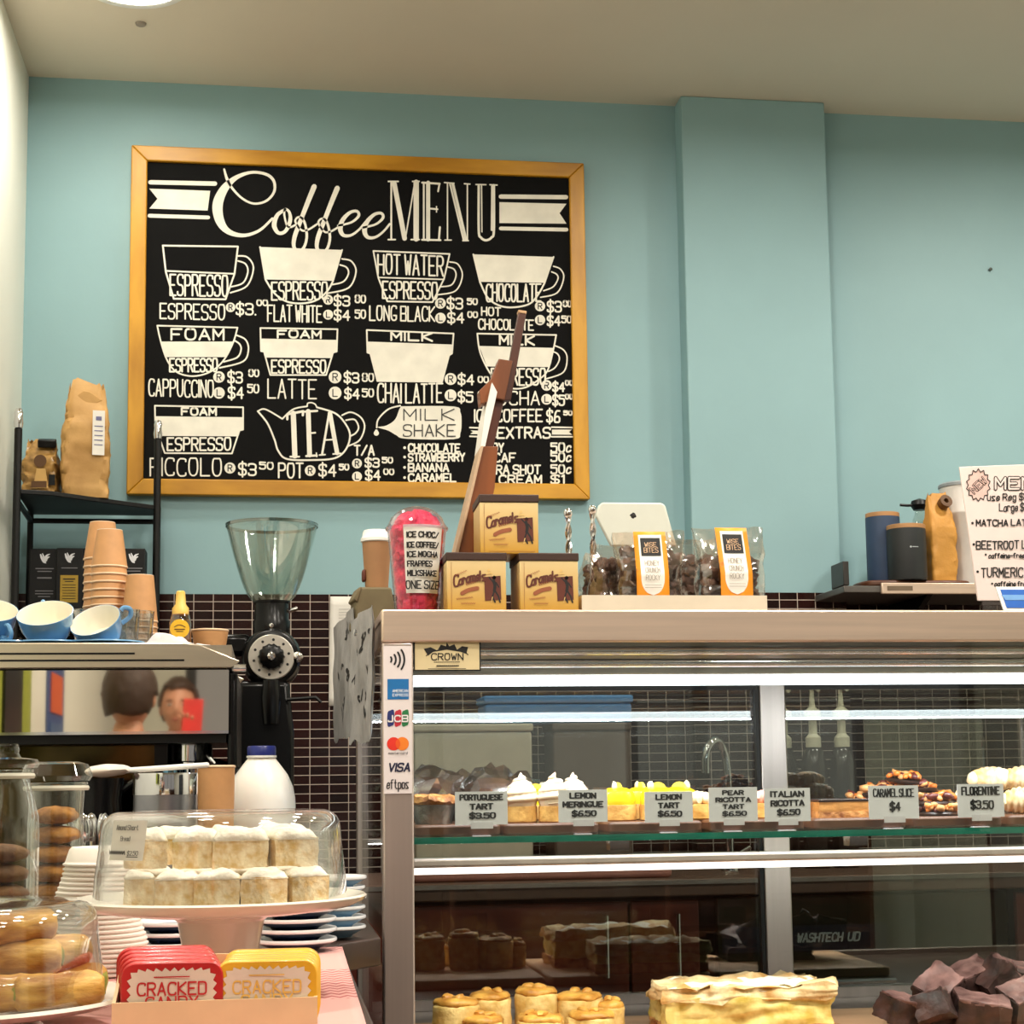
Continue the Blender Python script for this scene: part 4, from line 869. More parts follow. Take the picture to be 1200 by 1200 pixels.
P = [(0, 0), (36*f_, 0), (39*f_, .008), (39*f_, zm_(945)), (38.5*f_, zm_(935)), (36*f_, zm_(922)), (30*f_, zm_(908)), (22*f_, zm_(897)), (17*f_, zm_(890.5)), (15.5*f_, zm_(888)), (15.5*f_, zm_(886)), (0, zm_(886))]
MB().lathe(P, 44, sy=.9).build('bottle_body', m_milk, t)
MB().lathe([(15.2*f_, zm_(888)), (17.2*f_, zm_(888)), (17.2*f_, zm_(885.5)), (15.2*f_, zm_(885.5)), (15.2*f_, zm_(888))], 32).build('neck_ring', m_whiteplastic, t)
m_navycap = M('navy_cap', (20, 34, 110), .35)
MB().lathe([(0, zm_(885.2)), (16*f_, zm_(885.2)), (16.2*f_, zm_(876)), (15.2*f_, zm_(874.2)), (0, zm_(874))], 40, wob=lambda a, j: 1+.015*math.cos(40*a)*(j in (1, 2))).build('cap', m_navycap, t)
# --- pink patterned paper
m_pink = bpy.data.materials.new('pink_wave_paper'); m_pink.use_nodes = True; nt = m_pink.node_tree; N = nt.nodes; L = nt.links; b = N['Principled BSDF']
tc = N.new('ShaderNodeTexCoord'); mp = N.new('ShaderNodeMapping'); L.new(tc.outputs['Object'], mp.inputs[0]); mp.inputs['Scale'].default_value = (1, .35, 1); mp.inputs['Rotation'].default_value = (0, 0, 0)
sx_ = N.new('ShaderNodeSeparateXYZ'); L.new(tc.outputs['Object'], sx_.inputs[0])
def mth(op, a, bb=None):
    n = N.new('ShaderNodeMath'); n.operation = op
    for i, v in enumerate((a, bb)):
        if v is None: continue
        if isinstance(v, (int, float)): n.inputs[i].default_value = v
        else: L.new(v, n.inputs[i])
    return n.outputs[0]
zig = mth('MULTIPLY', mth('PINGPONG', sx_.outputs[0], .008), 1.6)
ph = mth('FRACT', mth('MULTIPLY', mth('ADD', sx_.outputs[1], zig), 42))
band = mth('LESS_THAN', mth('PINGPONG', mth('SUBTRACT', sx_.outputs[1], .05), .26), .14)
line = mth('MULTIPLY', mth('LESS_THAN', ph, .42), band)
mx = N.new('ShaderNodeMix'); mx.data_type = 'RGBA'; L.new(line, mx.inputs[0]); mx.inputs[6].default_value = S(214, 160, 152); mx.inputs[7].default_value = S(170, 92, 90)
L.new(mx.outputs[2], b.inputs['Base Color']); b.inputs['Roughness'].default_value = .7
MATS['pink_wave_paper'] = m_pink
def pp(u, v):
    x = -.255+u*.340+.012*v; y = 1.40+v*.98
    return (x, y-1.9, .0008+.0006*noise.noise(Vector((x*14, y*14, 1))))
o = MB().grid(lambda u, v: Vector(pp(u, v))+Vector((0, 0, 0)), 30, 50).build('pink_paper', m_pink, solid=.0006); o.location = (0, 1.9, CT+.0005); tag(o, 'pink paper with wavy red lines spread on the counter under the stand', 'paper')
# --- candy tins in a card box
tyf = 1.53; z0 = CT+.004
m_card = M('tan_card', (238, 206, 160), .65, var=.04, bump=.05)
xa, xb = at(131, tyf, .97).x, at(372, tyf, .97).x; zc_ = ZA(1172, tyf, 250)
t = thing('card_tray', 'tan card display tray holding the red and yellow candy tins', 'tray', ((xa+xb)/2, tyf, z0)); hw_ = (xb-xa)/2; hc_ = zc_-z0
MB().b2((-hw_, 0, 0), (hw_, .003, hc_)).build('front_panel', m_card, t)
MB().b2((-hw_, .0032, 0), (hw_, .098, .003)).build('floor_panel', m_card, t)
for s in (-1, 1):
    MB().prism([(.0032, .0032), (.098, .0032), (.098, hc_+.03), (.03, hc_+.008), (.0032, hc_)], s*hw_-.0015, s*hw_+.0015, lambda u, v, w_: (w_-s*.0015, u, v)).build('side_panel', m_card, t)
MB().b2((-hw_+.003, .095, .0032), (hw_-.003, .098, hc_+.03)).build('back_panel', m_card, t)
def rrect(w_, h_, r, n=6):
    out = []
    for cx, cy, a0 in ((w_/2-r, h_/2-r, 0), (-w_/2+r, h_/2-r, PI/2), (-w_/2+r, -h_/2+r, PI), (w_/2-r, -h_/2+r, 1.5*PI)):
        out += [(cx+r*math.cos(a0+PI/2*i/n), cy+r*math.sin(a0+PI/2*i/n)) for i in range(n+1)]
    return out
def tin(label, loc, rot, mat, matdark, group, front):
    t = thing('candy_tin', label, 'candy tin', loc, rot, group); w_, h_ = .088, .062
    f = lambda u, v, w: (u, w, v+h_/2)
    MB().prism(rrect(w_, h_, .013), 0, .0135, f).build('tin_body', mat, t, bevel=.0015)
    MB().prism(rrect(w_-.001, h_-.001, .0125), -.004, -.0004, f).build('tin_lid', mat, t, bevel=.0012)
    if front:
        pts = []
        base = rrect(w_-.016, h_-.014, .009, 4)
        per = []
        for i in range(len(base)):
            a, b = base[i], base[(i+1) % len(base)]; m = max(1, int(math.hypot(b[0]-a[0], b[1]-a[1])/.0035))
            if math.hypot(b[0]-a[0], b[1]-a[1]) < 1e-6: continue
            per += [(a[0]+(b[0]-a[0])*j/m, a[1]+(b[1]-a[1])*j/m) for j in range(m)]
        for i, (x, y) in enumerate(per):
            l = math.hypot(x, y); k = 1+(.0022 if i % 2 else -.0012)/l; pts.append((x*k, y*k))
        fr_ = lambda u, v: (u, -.0045, h_/2-v)
        ink('starburst_panel', M('tin_cream', (232, 216, 196), .4), fr_, t, polys=[[(x, -y) for x, y in pts]])
        f2 = lambda u, v: (u*.001, -.0049, h_/2-v*.001)
        ink('lettering', matdark, f2, t, [(a, 1.5) for a in text('CRACKED', -29, 29, -13.5, -3.2)]+[(a, 1.5) for a in text('CANDY', -22, 22, -1.6, 8.5)])
        ink('small_lettering', matdark, f2, t, [([(-15+i*1.6, -18.3) , (-14.2+i*1.6, -18.3)], 1.1) for i in range(19)])
    return t
m_red = M('tin_red', (196, 44, 44), .3, coat=.4); m_redd = M('tin_red_print', (196, 40, 44), .4); m_yell = M('tin_yellow', (240, 182, 48), .3, coat=.4); m_yed = M('tin_yellow_print', (236, 190, 92), .4)
zt0 = z0+.0035
for col, dk, px, nm, g in ((m_red, m_redd, 202, 'red', 'red candy tins in the card tray'), (m_yell, m_yed, 313, 'yellow', 'yellow candy tins in the card tray')):
    n = 5
    zlow = ZA(1127 if nm == 'red' else 1131, tyf, px)-.0625
    for i in range(n):
        q = at(px-(2.0*i if nm == 'red' else -1.5*i), tyf+.009+.0175*i, .98)
        l = ('front %s candy tin with zigzag cream label in the card tray' % nm) if i == 0 else ORD[i]+' %s candy tin from the front of the card tray' % nm
        tin(l, (q.x, tyf+.009+.0180*i, max(zt0, zlow+(.0015*i))), (.0, 0, -.02), col, dk, g, i == 0)
# ================================================================== glass display case
FY = 2.6; BK = 3.40; CX0 = .166; CX1 = 1.95; TZ = 1.415; SZ = 1.062; DECK = .712
dc = thing('display_case', 'long glass and steel pastry display case filling the lower right', 'display case', (CX0, FY, 0))
do = lambda x, y, z: (x-CX0, y-FY, z)
m_case_glass = GLASS('case_glass', (250, 253, 251), .035, .6, 4, .0)
m_back_glass = GLASS('sliding_glass', (225, 228, 225), .22, .85, 3, .012, (225, 225, 225))
bandz = ZA(752, FY, 800)
MB().b2(do(CX0, FY, bandz), do(CX1, FY+.018, TZ)).build('top_band', m_steel, dc, bevel=.003)
MB().b2(do(CX0, FY+.018, TZ-.016), do(CX1, BK+.02, TZ)).build('top_panel', m_steel, dc, bevel=.002)
MB().b2(do(CX0+.002, FY+.018, bandz), do(CX0+.014, BK+.02, TZ-.016)).build('side_band', m_steel, dc)
MB().b2(do(CX0, BK, TZ-.07), do(CX1, BK+.02, TZ-.016)).build('rear_band', m_steel, dc)
pw_ = 37*FY/FPX
m_post = M('post_aluminium', (206, 190, 182), .38, .9, var=.05, scale=60, stretch=(1, 1, .03))
MB().b2(do(CX0+.001, FY+.002, .05), do(CX0+pw_, FY+.030, bandz)).build('corner_post', m_post, dc, bevel=.003)
MB().b2(do(CX1-pw_, FY+.002, .05), do(CX1, FY+.030, bandz)).build('corner_post', m_post, dc, bevel=.003)
for x in (CX0+.001, CX1-.026): MB().b2(do(x, BK-.012, .05), do(x+.022, BK+.018, TZ-.07)).build('rear_post', m_post, dc, bevel=.002)
MB().b2(do(CX0+pw_, FY+.010, DECK-.02), do(CX1-pw_, FY+.015, bandz+.004)).build('front_glass', m_case_glass, dc)
MB().b2(do(CX0+.006, FY+.031, DECK-.02), do(CX0+.010, BK-.013, bandz+.004)).build('side_glass', m_case_glass, dc)
MB().b2(do(CX1-.010, FY+.031, DECK-.02), do(CX1-.006, BK-.013, bandz+.004)).build('side_glass', m_case_glass, dc)
MB().b2(do(CX0+.012, FY+.02, DECK-.025), do(CX1-.012, BK, DECK)).build('deck', M('tray_deck', (96, 76, 70), .3, .4, var=.1), dc)
MB().b2(do(CX0+.004, FY+.004, .06), do(CX1-.004, BK+.01, DECK-.026)).build('base_cabinet', m_steel, dc, bevel=.004)
MB().b2(do(CX0+.03, FY+.05, 0), do(CX1-.03, BK-.03, .06)).build('plinth', m_black, dc)
MB().b2(do(CX0+pw_, FY+.003, DECK-.035), do(CX1-pw_, FY+.022, DECK+.012)).build('lower_rail', m_post, dc, bevel=.002)
# light fittings: a bright strip under the top, another under the shelf
m_led = EMIT('cool_led', (.86, .93, 1, 1), 4); m_led2 = EMIT('warm_led', (1, .9, .84, 1), 2.2)
lz = ZA(797, FY+.07, 800)
lf_ = MB().b2(do(CX0+pw_, FY+.055, lz+.008), do(CX1-pw_, FY+.11, lz+.022)).build('light_fitting', M('fitting_white', (226, 224, 220), .3, .3), dc, bevel=.003)
MB().tube([do(CX0+pw_+.002, FY+.07, lz), do(CX1-pw_-.002, FY+.07, lz)], .0085, 14).build('light_tube', m_led, lf_)
for z, dx, nm in ((bandz-.012, .03, 'inner_rail'), (bandz-.030, .045, 'inner_rail')):
    MB().tube([do(CX0+pw_, FY+dx, z), do(CX1-pw_, FY+dx, z)], .007, 12).build(nm, m_chrome, dc)
MB().b2(do(CX0+.012, FY+.03, bandz-.004), do(CX1-.012, BK-.014, bandz+.002)).build('inner_ceiling', M('inner_white', (214, 212, 206), .3), dc)
gl = MB().b2(do(CX0+.016, FY+.065, SZ-.0045), do(CX1-.016, BK-.05, SZ+.0045)).build('glass_shelf', GLASS('shelf_glass', (222, 240, 232), .06, .5, 3, .01), dc)
MB().b2(do(CX0+pw_*.9, FY+.0632, SZ-.0050), do(CX1-.018, FY+.0648, SZ+.0050)).build('shelf_edge', M('green_glass_edge', (26, 110, 92), .2, coat=.5, var=.15), gl)
z2 = ZA(1008, FY+.05, 800)
lf2 = MB().b2(do(CX0+pw_, FY+.045, z2-.004), do(CX1-pw_, FY+.085, z2+.010)).build('light_fitting', M('pink_white_rail', (222, 204, 198), .3, .3), dc, bevel=.004)
MB().tube([do(CX0+pw_+.002, FY+.066, z2-.009), do(CX1-pw_-.002, FY+.066, z2-.009)], .006, 12).build('light_tube', m_led2, lf2)
for x in (CX0+.36, CX0+.75, CX0+1.12): MB().b2(do(x, FY+.06, SZ-.02), do(x+.03, FY+.09, SZ-.0052)).build('shelf_bracket', m_chrome, dc)
# sliding rear doors
dx_ = at(904, BK, 1.15).x
fw_ = 33*BK/FPX
for x0, x1, yo in ((CX0+.02, dx_+fw_/2, .0), (dx_-fw_/2, CX1-.02, -.0)):
    d = MB().b2(do(x0, BK-.004-yo, DECK), do(x1, BK-.0005-yo, TZ-.075)).build('sliding_door', m_back_glass, dc)
MB().b2(do(dx_-fw_/2, BK-.024, DECK+.002), do(dx_+fw_/2, BK-.006, TZ-.072)).build('door_stile', m_alu, dc, bevel=.003)
MB().b2(do(dx_-fw_/2-.008, BK-.022, DECK+.002), do(dx_-fw_/2-.001, BK-.006, TZ-.072)).build('door_seal', m_black, dc)
MB().b2(do(CX0+.03, BK-.02, TZ-.084), do(CX1-.03, BK-.006, TZ-.075)).build('door_top_rail', m_black, dc)
MB().b2(do(CX0+.03, BK-.02, DECK+.0005), do(CX1-.03, BK-.006, DECK+.02)).build('door_bottom_rail', m_alu, dc)
for z, nm, e, xx in ((lz-.0105, 'case_lamp', 7, .07), (z2-.0165, 'case_lamp', 4.8, .066)):
    l = bpy.data.lights.new(nm, 'AREA'); l.shape = 'RECTANGLE'; l.size = CX1-CX0-.12; l.size_y = .010; l.energy = e; l.color = (.94, .96, 1) if e > 6 else (1, .94, .88); l.spread = math.radians(165)
    o = bpy.data.objects.new(nm, l); COL.objects.link(o); o.location = ((CX0+CX1)/2, FY+xx, z); o.rotation_euler = (.35, 0, 0)
# payment marks strip on the corner post
sx0, sx1 = at(449.5, FY, 1.3).x, at(482.5, FY, 1.3).x; szt, szb = ZA(757, FY, 466), ZA(930, FY, 466)
ps = thing('payment_sticker', 'white strip of card payment marks stuck on the case corner post', 'sticker', ((sx0+sx1)/2, FY+.0008, szb))
sw, shh = (sx1-sx0)/2, szt-szb
MB().b2((-sw, -.0004, 0), (sw, .0010, shh)).build('strip', M('strip_white', (232, 222, 222), .35, var=.01), ps)
pf_ = lambda u, v: ((u-466)/16.5*sw, -.0008, shh*(930-v)/173)
def mark(nm, col, strokes=(), polys=(), wd=1.5, discs=(), sub=None, up=0):
    return ink(nm, M('mark_'+nm+str(col[0])+str(col[1]), col, .5), (lambda u, v: Vector(pf_(u, v))+Vector((0, -up, 0))), ps, strokes, wd, polys, discs)
arc = lambda cx, cy, r, a0, a1: [(cx+r*math.cos(a0+(a1-a0)*k/10), cy+r*math.sin(a0+(a1-a0)*k/10)) for k in range(11)]
mark('contactless_waves', (24, 24, 28), [(arc(454, 773, r, -.6, .6), 2.2) for r in (5, 10, 15, 20)])
mark('blue_card_mark', (24, 110, 176), polys=[pl('454 796 479 796 479 820 454 820')])
mark('lettering', (220, 230, 238), [(a, .55) for a in text('AMERICAN', 460, 478, 808.5, 811.5)+text('EXPRESS', 460, 478, 813.5, 816.5)], up=.0004)
for a, b, c, nm in ((454, 461.5, (40, 50, 110), 'blue'), (462.5, 470, (190, 44, 60), 'red'), (471, 478.5, (40, 120, 70), 'green')):
    mark('card_bar', c, polys=[cr(pl('%f 836 %f 833 %f 833 %f 848 %f 851 %f 851' % (a, a+3, b, b, b-3, a)), 3, True)])
mark('lettering', (235, 230, 230), [(a, 1.6) for a in text('JCB', 455, 477.5, 839, 846)], up=.0004)
mark('red_disc', (226, 50, 34), discs=[(461, 872, 7.8)]); mark('orange_disc', (240, 130, 40), discs=[(471, 872, 7.8)], up=.0002); mark('overlap_disc', (234, 88, 30), polys=[cr(pl('466 866 468.8 872 466 878 463.2 872'), 4, True)], up=.0004)
mark('lettering', (90, 84, 84), [(a, .5) for a in text('mastercard', 455, 477, 881.5, 884)])
mark('lettering', (26, 28, 60), [(a, 2) for a in text('VISA', 455, 479, 895, 904, slant=.18)])
mark('lettering', (30, 26, 30), [(a, 1.3) for a in text('eftpos', 453, 478, 914, 924)])
# maker's plate
bx0, bx1 = at(485, FY, 1.35).x, at(564, FY, 1.35).x; bzt, bzb = ZA(751, FY, 520), ZA(786, FY, 520)
cp = thing('maker_plate', 'cream plate with a black crown under the steel band of the case', 'plate', ((bx0+bx1)/2, FY+.0075, bzb))
w2, h2 = (bx1-bx0)/2, bzt-bzb
MB().b2((-w2, -.0004, 0), (w2, .0022, h2)).build('border', m_ink, cp)
MB().b2((-w2+.0022, -.0009, .002), (w2-.0022, -.0003, h2-.002)).build('face', M('plate_cream', (222, 204, 160), .4, var=.03), cp)
cf = lambda u, v: ((u-524.5)/39.5*w2, -.0012, h2*(786-v)/35)
ink('crown_mark', m_ink, cf, cp, [(cr(pl('500 768 505 764 524 760 544 764 549 767')), 1.0)], polys=[pl('497 760 505 758 513 762 517 755 523 757 524 752.5 527 757 533 754.5 536 761 542 757 549 758 547 766 540 763.5 524 761 508 763.5 502 768')])
ink('lettering', m_ink, cf, cp, [(a, 1.2) for a in text('CROWN', 506, 543, 765.5, 773)])
ink('small_lettering', m_ink, cf, cp, [([(509+i*2.2, 775.5), (510.4+i*2.2, 775.5)], .8) for i in range(14)]+[([(512+i*2.2, 780), (513.3+i*2.2, 780)], 1.5) for i in range(12)]+[(pl('502 783.5 546 783.5'), .7)])
# ================================================================== hanging paper bags on the case side
m_bagp = M('grey_printed_paper', (168, 166, 166), .6, var=.16, scale=16, bump=.3, bscale=60)
def sheet(label, x, y0, y1, zt_, zb_, seed, nmk, lean=.02):
    t = thing('printed_paper_bag', label, 'paper bag', (x, (y0+y1)/2, zb_), 0, 'printed paper bags hanging on the case side')
    H = zt_-zb_; Wd = y1-y0
    f = lambda u, v: Vector((.006*noise.noise(Vector((u*3, v*3, seed)))+.004*(1-v)**2*math.sin(u*6+seed)-lean*(u-.5), (u-.5)*Wd*(1-.05*v), v*H+.012*noise.noise(Vector((u*6, seed, 0)))*(v < .02)))
    mb = MB(); mb.grid(f, 16, 22); mb.grid(lambda u, v: f(u, v)+Vector((.012*math.sin(PI*u)**.5*math.sin(PI*min(1, v*1.02))**.5+.0005, 0, 0)), 16, 22); mb.build('bag', m_bagp, t, angle=1.2)
    rnd = random.Random(seed); s = []
    for k in range(nmk):
        a, b = rnd.uniform(.12, .8), rnd.uniform(.12, .9); s.append((cr([(a+rnd.uniform(-.06, .06), b+rnd.uniform(-.04, .04)) for _ in range(4)]), .022))
    ink('printed_marks', m_ink, lambda u, v: f(1-u, v)+Vector((-.0008, 0, 0)), t, s, step=1e-5)
X_ = CX0-.021
sheet('outer printed paper bag hanging furthest back on the case side', X_-.016, 2.93, 3.34, ZA(722, 3.1, 412), ZA(866, 3.2, 412), 3, 12)
sheet('front printed paper bag hanging behind the case corner post', X_-.001, 2.64, 2.92, ZA(720, 2.8, 430), ZA(872, 2.9, 430), 5, 12)
# two hooks carrying them
for y, l in ((3.15, 'rear steel hook holding a printed paper bag on the case'), (2.83, 'front steel hook holding a printed paper bag on the case')):
    o = MB().tube(cr([(CX0+.002, y, 1.398), (X_+.004, y, 1.400), (X_-.008, y, 1.396), (X_-.008, y, 1.404)], 4), .0025).build('steel_hook', m_chrome); tag(o, l, 'hook', 'hooks on the case side')
# ================================================================== on top of the display case
m_choco_lid = M('brown_card_lid', (58, 36, 28), .5, var=.1); m_brown = M('brown_ink', (92, 40, 26), .6); m_tan_ink = M('tan_ink', (150, 84, 52), .6)
def grad_card():
    m = bpy.data.materials.new('cream_gold_card'); m.use_nodes = True; nt = m.node_tree; N = nt.nodes; L = nt.links; b = N['Principled BSDF']
    tc = N.new('ShaderNodeTexCoord'); sp = N.new('ShaderNodeSeparateXYZ'); L.new(tc.outputs['Object'], sp.inputs[0])
    r = N.new('ShaderNodeValToRGB'); mr = N.new('ShaderNodeMapRange'); mr.inputs[1].default_value = 0; mr.inputs[2].default_value = .09; L.new(sp.outputs[2], mr.inputs[0]); L.new(mr.outputs[0], r.inputs[0])
    r.color_ramp.elements[0].color = S(200, 148, 44); r.color_ramp.elements[1].color = S(226, 202, 150)
    L.new(r.outputs[0], b.inputs['Base Color']); b.inputs['Roughness'].default_value = .4; return m
m_cream = grad_card()
def caramel_box(label, loc, rot=0):
    w_, d_, h_ = .094, .105, .083
    t = thing('caramel_box', label, 'box', loc, rot, 'boxes of caramels')
    MB().b2((-w_/2, 0, 0), (w_/2, d_, h_)).build('carton', m_cream, t, bevel=.0012)
    MB().b2((-w_/2-.0015, -.0015, h_+.0004), (w_/2+.0015, d_+.0015, h_+.013)).build('lid', m_choco_lid, t, bevel=.0015)
    f = lambda u, v: (-w_/2+u*.001, -.0006, h_-v*.001)
    ink('panel_line', m_tan_ink, f, t, [(pl('7 3 7 80'), .5), (pl('14 79 88 79'), .6)])
    L = []
    for i, (ch, x, wd, hh_) in enumerate((('C', 11, 7, 18), ('a', 19, 5, 13), ('r', 25.5, 4, 13), ('a', 31, 5, 13), ('m', 37.5, 7, 13), ('e', 46, 5, 13), ('l', 52.5, 1.5, 15), ('s', 56, 4.5, 13))):
        y = 43-11*math.sin((x-8)/56*PI*.62)
        for st in text(ch, x, x+wd, y-hh_, y, slope=-.18): L.append((st, 3.0))
    ink('lettering', m_brown, f, t, L)
    ink('scroll', m_tan_ink, f, t, [([(x, y) for x, y in cr(pl('24 52 34 47 48 44'))], 6.5)]+[(cr([(30+1.6*i, 38-.5*i+(1.6 if i % 2 else -1.6)) for i in range(11)], 3), 1), (cr([(15+1.5*i, 61-.15*i+(1.2 if i % 2 else -1.2)) for i in range(18)], 3), .7), (cr([(22+1.6*i, 68+(1.2 if i % 2 else -1.2)) for i in range(15)], 3), .7), (cr([(12+1.5*i, 24-.6*i+(1 if i % 2 else -1)) for i in range(14)], 3), .7)])
    # a small printed scene: dark doorway and a striding figure carrying a tray
    ink('print_doorway', m_brown, f, t, polys=[pl('59 26 85 24 86 62 60 64')])
    ink('print_figure', m_ink, f, t, [(cr(pl('74 32 76 40 75 48')), 5), (pl('75 48 72 57 76 66'), 2.6), (pl('76 48 81 56 84 66'), 2.6), (pl('74 35 67 27'), 2), (pl('78 35 82 42'), 2)], discs=[(75, 27, 3)])
    ink('print_tray', M('print_cream', (226, 190, 120), .5), f, t, [(pl('62 21 71 20'), 2.2), (pl('66 16 66 20'), 1.4), (pl('72 58 70 66'), 1.2)], discs=[(66.5, 15, 2)], step=4e-5)
    return t
cbY = 2.66
zc = TZ+.0005
a = at(558.5, cbY, zc+.05); b_ = at(643.5, cbY, zc+.05)
c1 = caramel_box('box of caramels with brown lid, lower left of three', (a.x, cbY, zc))
dup(c1, (b_.x, cbY, zc), label='box of caramels with brown lid, lower right of three')
c_ = at(596.5, cbY+.02, zc+.14)
dup(c1, (c_.x, cbY+.018, zc+.0965), -.02, label='box of caramels with brown lid, on top of the other two')
# --- pink ice drink display cup
pY = 2.74; q = at(489, pY, TZ); f_ = pY/FPX; zp = lambda y: ZA(y, pY, 489)-TZ-.0005
t = thing('iced_drink_cup', 'clear domed cup of crumpled bright pink filling with a handwritten size note', 'cup', (q.x, pY, TZ+.0005))
m_clearcup = GLASS('clear_cup', (253, 246, 250), .03, .8, 3.2, .03)
rb, rt_ = 25.5*f_, 35*f_; zr = zp(622); zd = zp(594)
MB().lathe([(0, 0), (rb, 0), (rt_, zr), (rt_+.002, zr+.001), (rt_+.002, zr+.003), (rt_-.001, zr+.003), (rb-.001, .0012), (0, .0012)], 44).build('cup_body', m_clearcup, t)
D = [(rt_+.0028, zr+.0008), (rt_+.0035, zr+.004), (rt_+.001, zr+.0065)]+[((rt_-.002)*math.cos(a), zr+.0065+(zd-zr-.006)*math.sin(a)) for a in (.15, .45, .8, 1.1, 1.35, PI/2)]
MB().lathe(D+[(max(0, r-.001), z-.001) for r, z in D[::-1]]+[D[0]], 44).build('dome_lid', m_clearcup, t)
m_pinkfill = M('bright_pink_paper', (222, 14, 96), .5, var=.45, scale=55, bump=.9, bscale=60, col2=(250, 70, 100))
mb = MB()
mb.lathe([(0, .003)]+[((rb-.002)+(rt_-rb)*k/29, .003+(zr-.003)*k/29) for k in range(30)]+[((rt_-.005)*math.cos(a), zr+(zd-zr-.004)*math.sin(a)) for a in (.2, .45, .7, .95, 1.2, 1.4)]+[(0, zd-.004)], 60)
for v in mb.bm.verts:
    p = v.co; n = noise.noise(p*90)+.6*abs(noise.noise(p*170)); s = 1-.22*abs(n)-.02; p.x *= s; p.y *= s; p.z -= .010*abs(n) if p.z > zr else 0
mb.build('crumpled_filling', m_pinkfill, t, angle=.5)
nf = lambda u, v: ((lambda z, a: (((rb+(rt_-rb)*z/zr)+.0008)*math.cos(a), ((rb+(rt_-rb)*z/zr)+.0008)*math.sin(a), z))(zr-v*f_+.001, -PI/2+(u)*f_/(rb+(rt_-rb)*.6)))
nt_ = MB().grid(lambda u, v: nf(-17+45*u, 78-80*v), 14, 10).build('note', m_label, t)
nf2 = lambda u, v: ((lambda p: (p[0]*1.012, p[1]*1.012, p[2]))(nf(u, v)))
L = []
for s_, y, h, x1 in (('ICE CHOC/', 7, 6, 22), ('ICE COFFEE/', 19, 6, 22), ('ICE MOCHA', 30, 6, 21), ('FRAPPES', 41, 6, 14), ('MILKSHAKE', 52, 6, 20), ('ONE SIZE', 64, 9, 24)): L += [(a, 1.5) for a in text(s_, -13 if h < 9 else -15, x1, y, y+h)]
ink('handwriting', m_ink, nf2, nt_, L)
# --- takeaway cup standing on an upturned olive bowl
oY = 2.98; q = at(441, oY, TZ); f_ = oY/FPX; zo = lambda y: ZA(y, oY, 441)
m_olive_c = M('olive_card', (110, 98, 70), .7, var=.1)
zt_ = zo(690)
t = thing('olive_cup_holder', 'upturned olive card cup holder behind the pink drink cup', 'cup holder', (q.x-.004, oY, TZ+.0005), .1)
hh_ = zt_-TZ-.001
MB().prism([(-.040, 0), (.036, 0), (.030, hh_*.7), (.026, hh_), (-.028, hh_), (-.036, hh_*.72)], -.032, .032, lambda u, v, w_: (u, w_, v)).build('holder_body', m_olive_c, t, bevel=.004)
MB().prism([(-.041, hh_*.70), (-.034, hh_*.62), (-.026, hh_*1.0), (-.030, hh_*1.0)], -.034, .034, lambda u, v, w_: (u, w_, v)).build('folded_flap', m_olive_c, t, bevel=.002)
t = thing('takeaway_cup', 'brown takeaway coffee cup with a white lid standing on the olive holder', 'takeaway cup', (q.x+.001, oY, zt_+.0005))
zl = lambda y: ZA(y, oY, 441)-zt_-.0005
MB().lathe([(0, 0), (13.5*f_, 0), (17.3*f_, zl(634)), (0, zl(634))], 36).build('cup_body', M('brown_cup', (158, 116, 78), .6, var=.05), t)
MB().lathe([(17.4*f_, zl(636)), (18.8*f_, zl(635)), (18.8*f_, zl(631.5)), (17.2*f_, zl(630)), (16.2*f_, zl(624)), (15.2*f_, zl(622)), (13.5*f_, zl(622.5)), (13, zl(623))][:7]+[(0, zl(623.5))], 36, cap=False).build('lid', m_whiteplastic, t)
MB().b2((-17.5*f_, -.012, zl(682)), (-13.0*f_, .012, zl(668))).build('sleeve_tab', m_brown, t, bevel=.003)
# --- wooden easel seen from the side
eY = 2.83; m_oak = M('easel_wood', (120, 64, 26), .4, var=.3, scale=20, stretch=(1, 1, .15), coat=.2); m_oakd = M('easel_wood_dark', (78, 36, 18), .4, var=.3, scale=20, stretch=(1, 1, .15))
e0 = PY(545, 660, eY); t = thing('wooden_easel', 'brown wooden menu easel seen edge on above the caramel boxes', 'easel', (e0.x, eY, TZ+.0005))
ef = lambda px, py, dy=0: (lambda p: Vector((p.x-e0.x, dy, p.z-TZ-.0005)))(PY(px, py, eY))
def eprism(nm, s, a, b, mat, bev=.001):
    P = [ef(x, y) for x, y in pl(s)]; return MB().prism([(p.x, p.z) for p in P], a, b, lambda u, v, w_: (u, w_, v)).build(nm, mat, t, bevel=bev)
eprism('upright', '607 368 616 369 598 470 588 470', -.008, .010, m_oakd)
eprism('upright_cap', '606.5 364.5 616.5 366 616 369.5 607 368', -.009, .011, M('bare_wood', (190, 150, 110), .6))
eprism('clamp_block', '583 423 599.5 425.5 590 471 579 469 562 476 560.5 460 574 447', -.016, .020, m_oak)
eprism('back_rail', '579 469 590 471 577 528 563 528', -.006, .012, m_oakd)
eprism('lower_board', '564 527 581 527 577 575 572 600 541 690 524 690', -.03, .05, m_oak)
b0 = ef(560, 575); eprism('foot_board', '572 600 580 600 577 735 524 735 524 690 541 690', -.028, .048, m_oakd)
eprism('edge_strip', '561 527 564 527 526 690 521.5 690', -.034, .054, M('pale_edge', (190, 160, 130), .5))
eprism('menu_paper', '574 453 580 464 566 527 561 527 566 490', -.03, .06, m_label, 0)
mk = ef(570, 490)
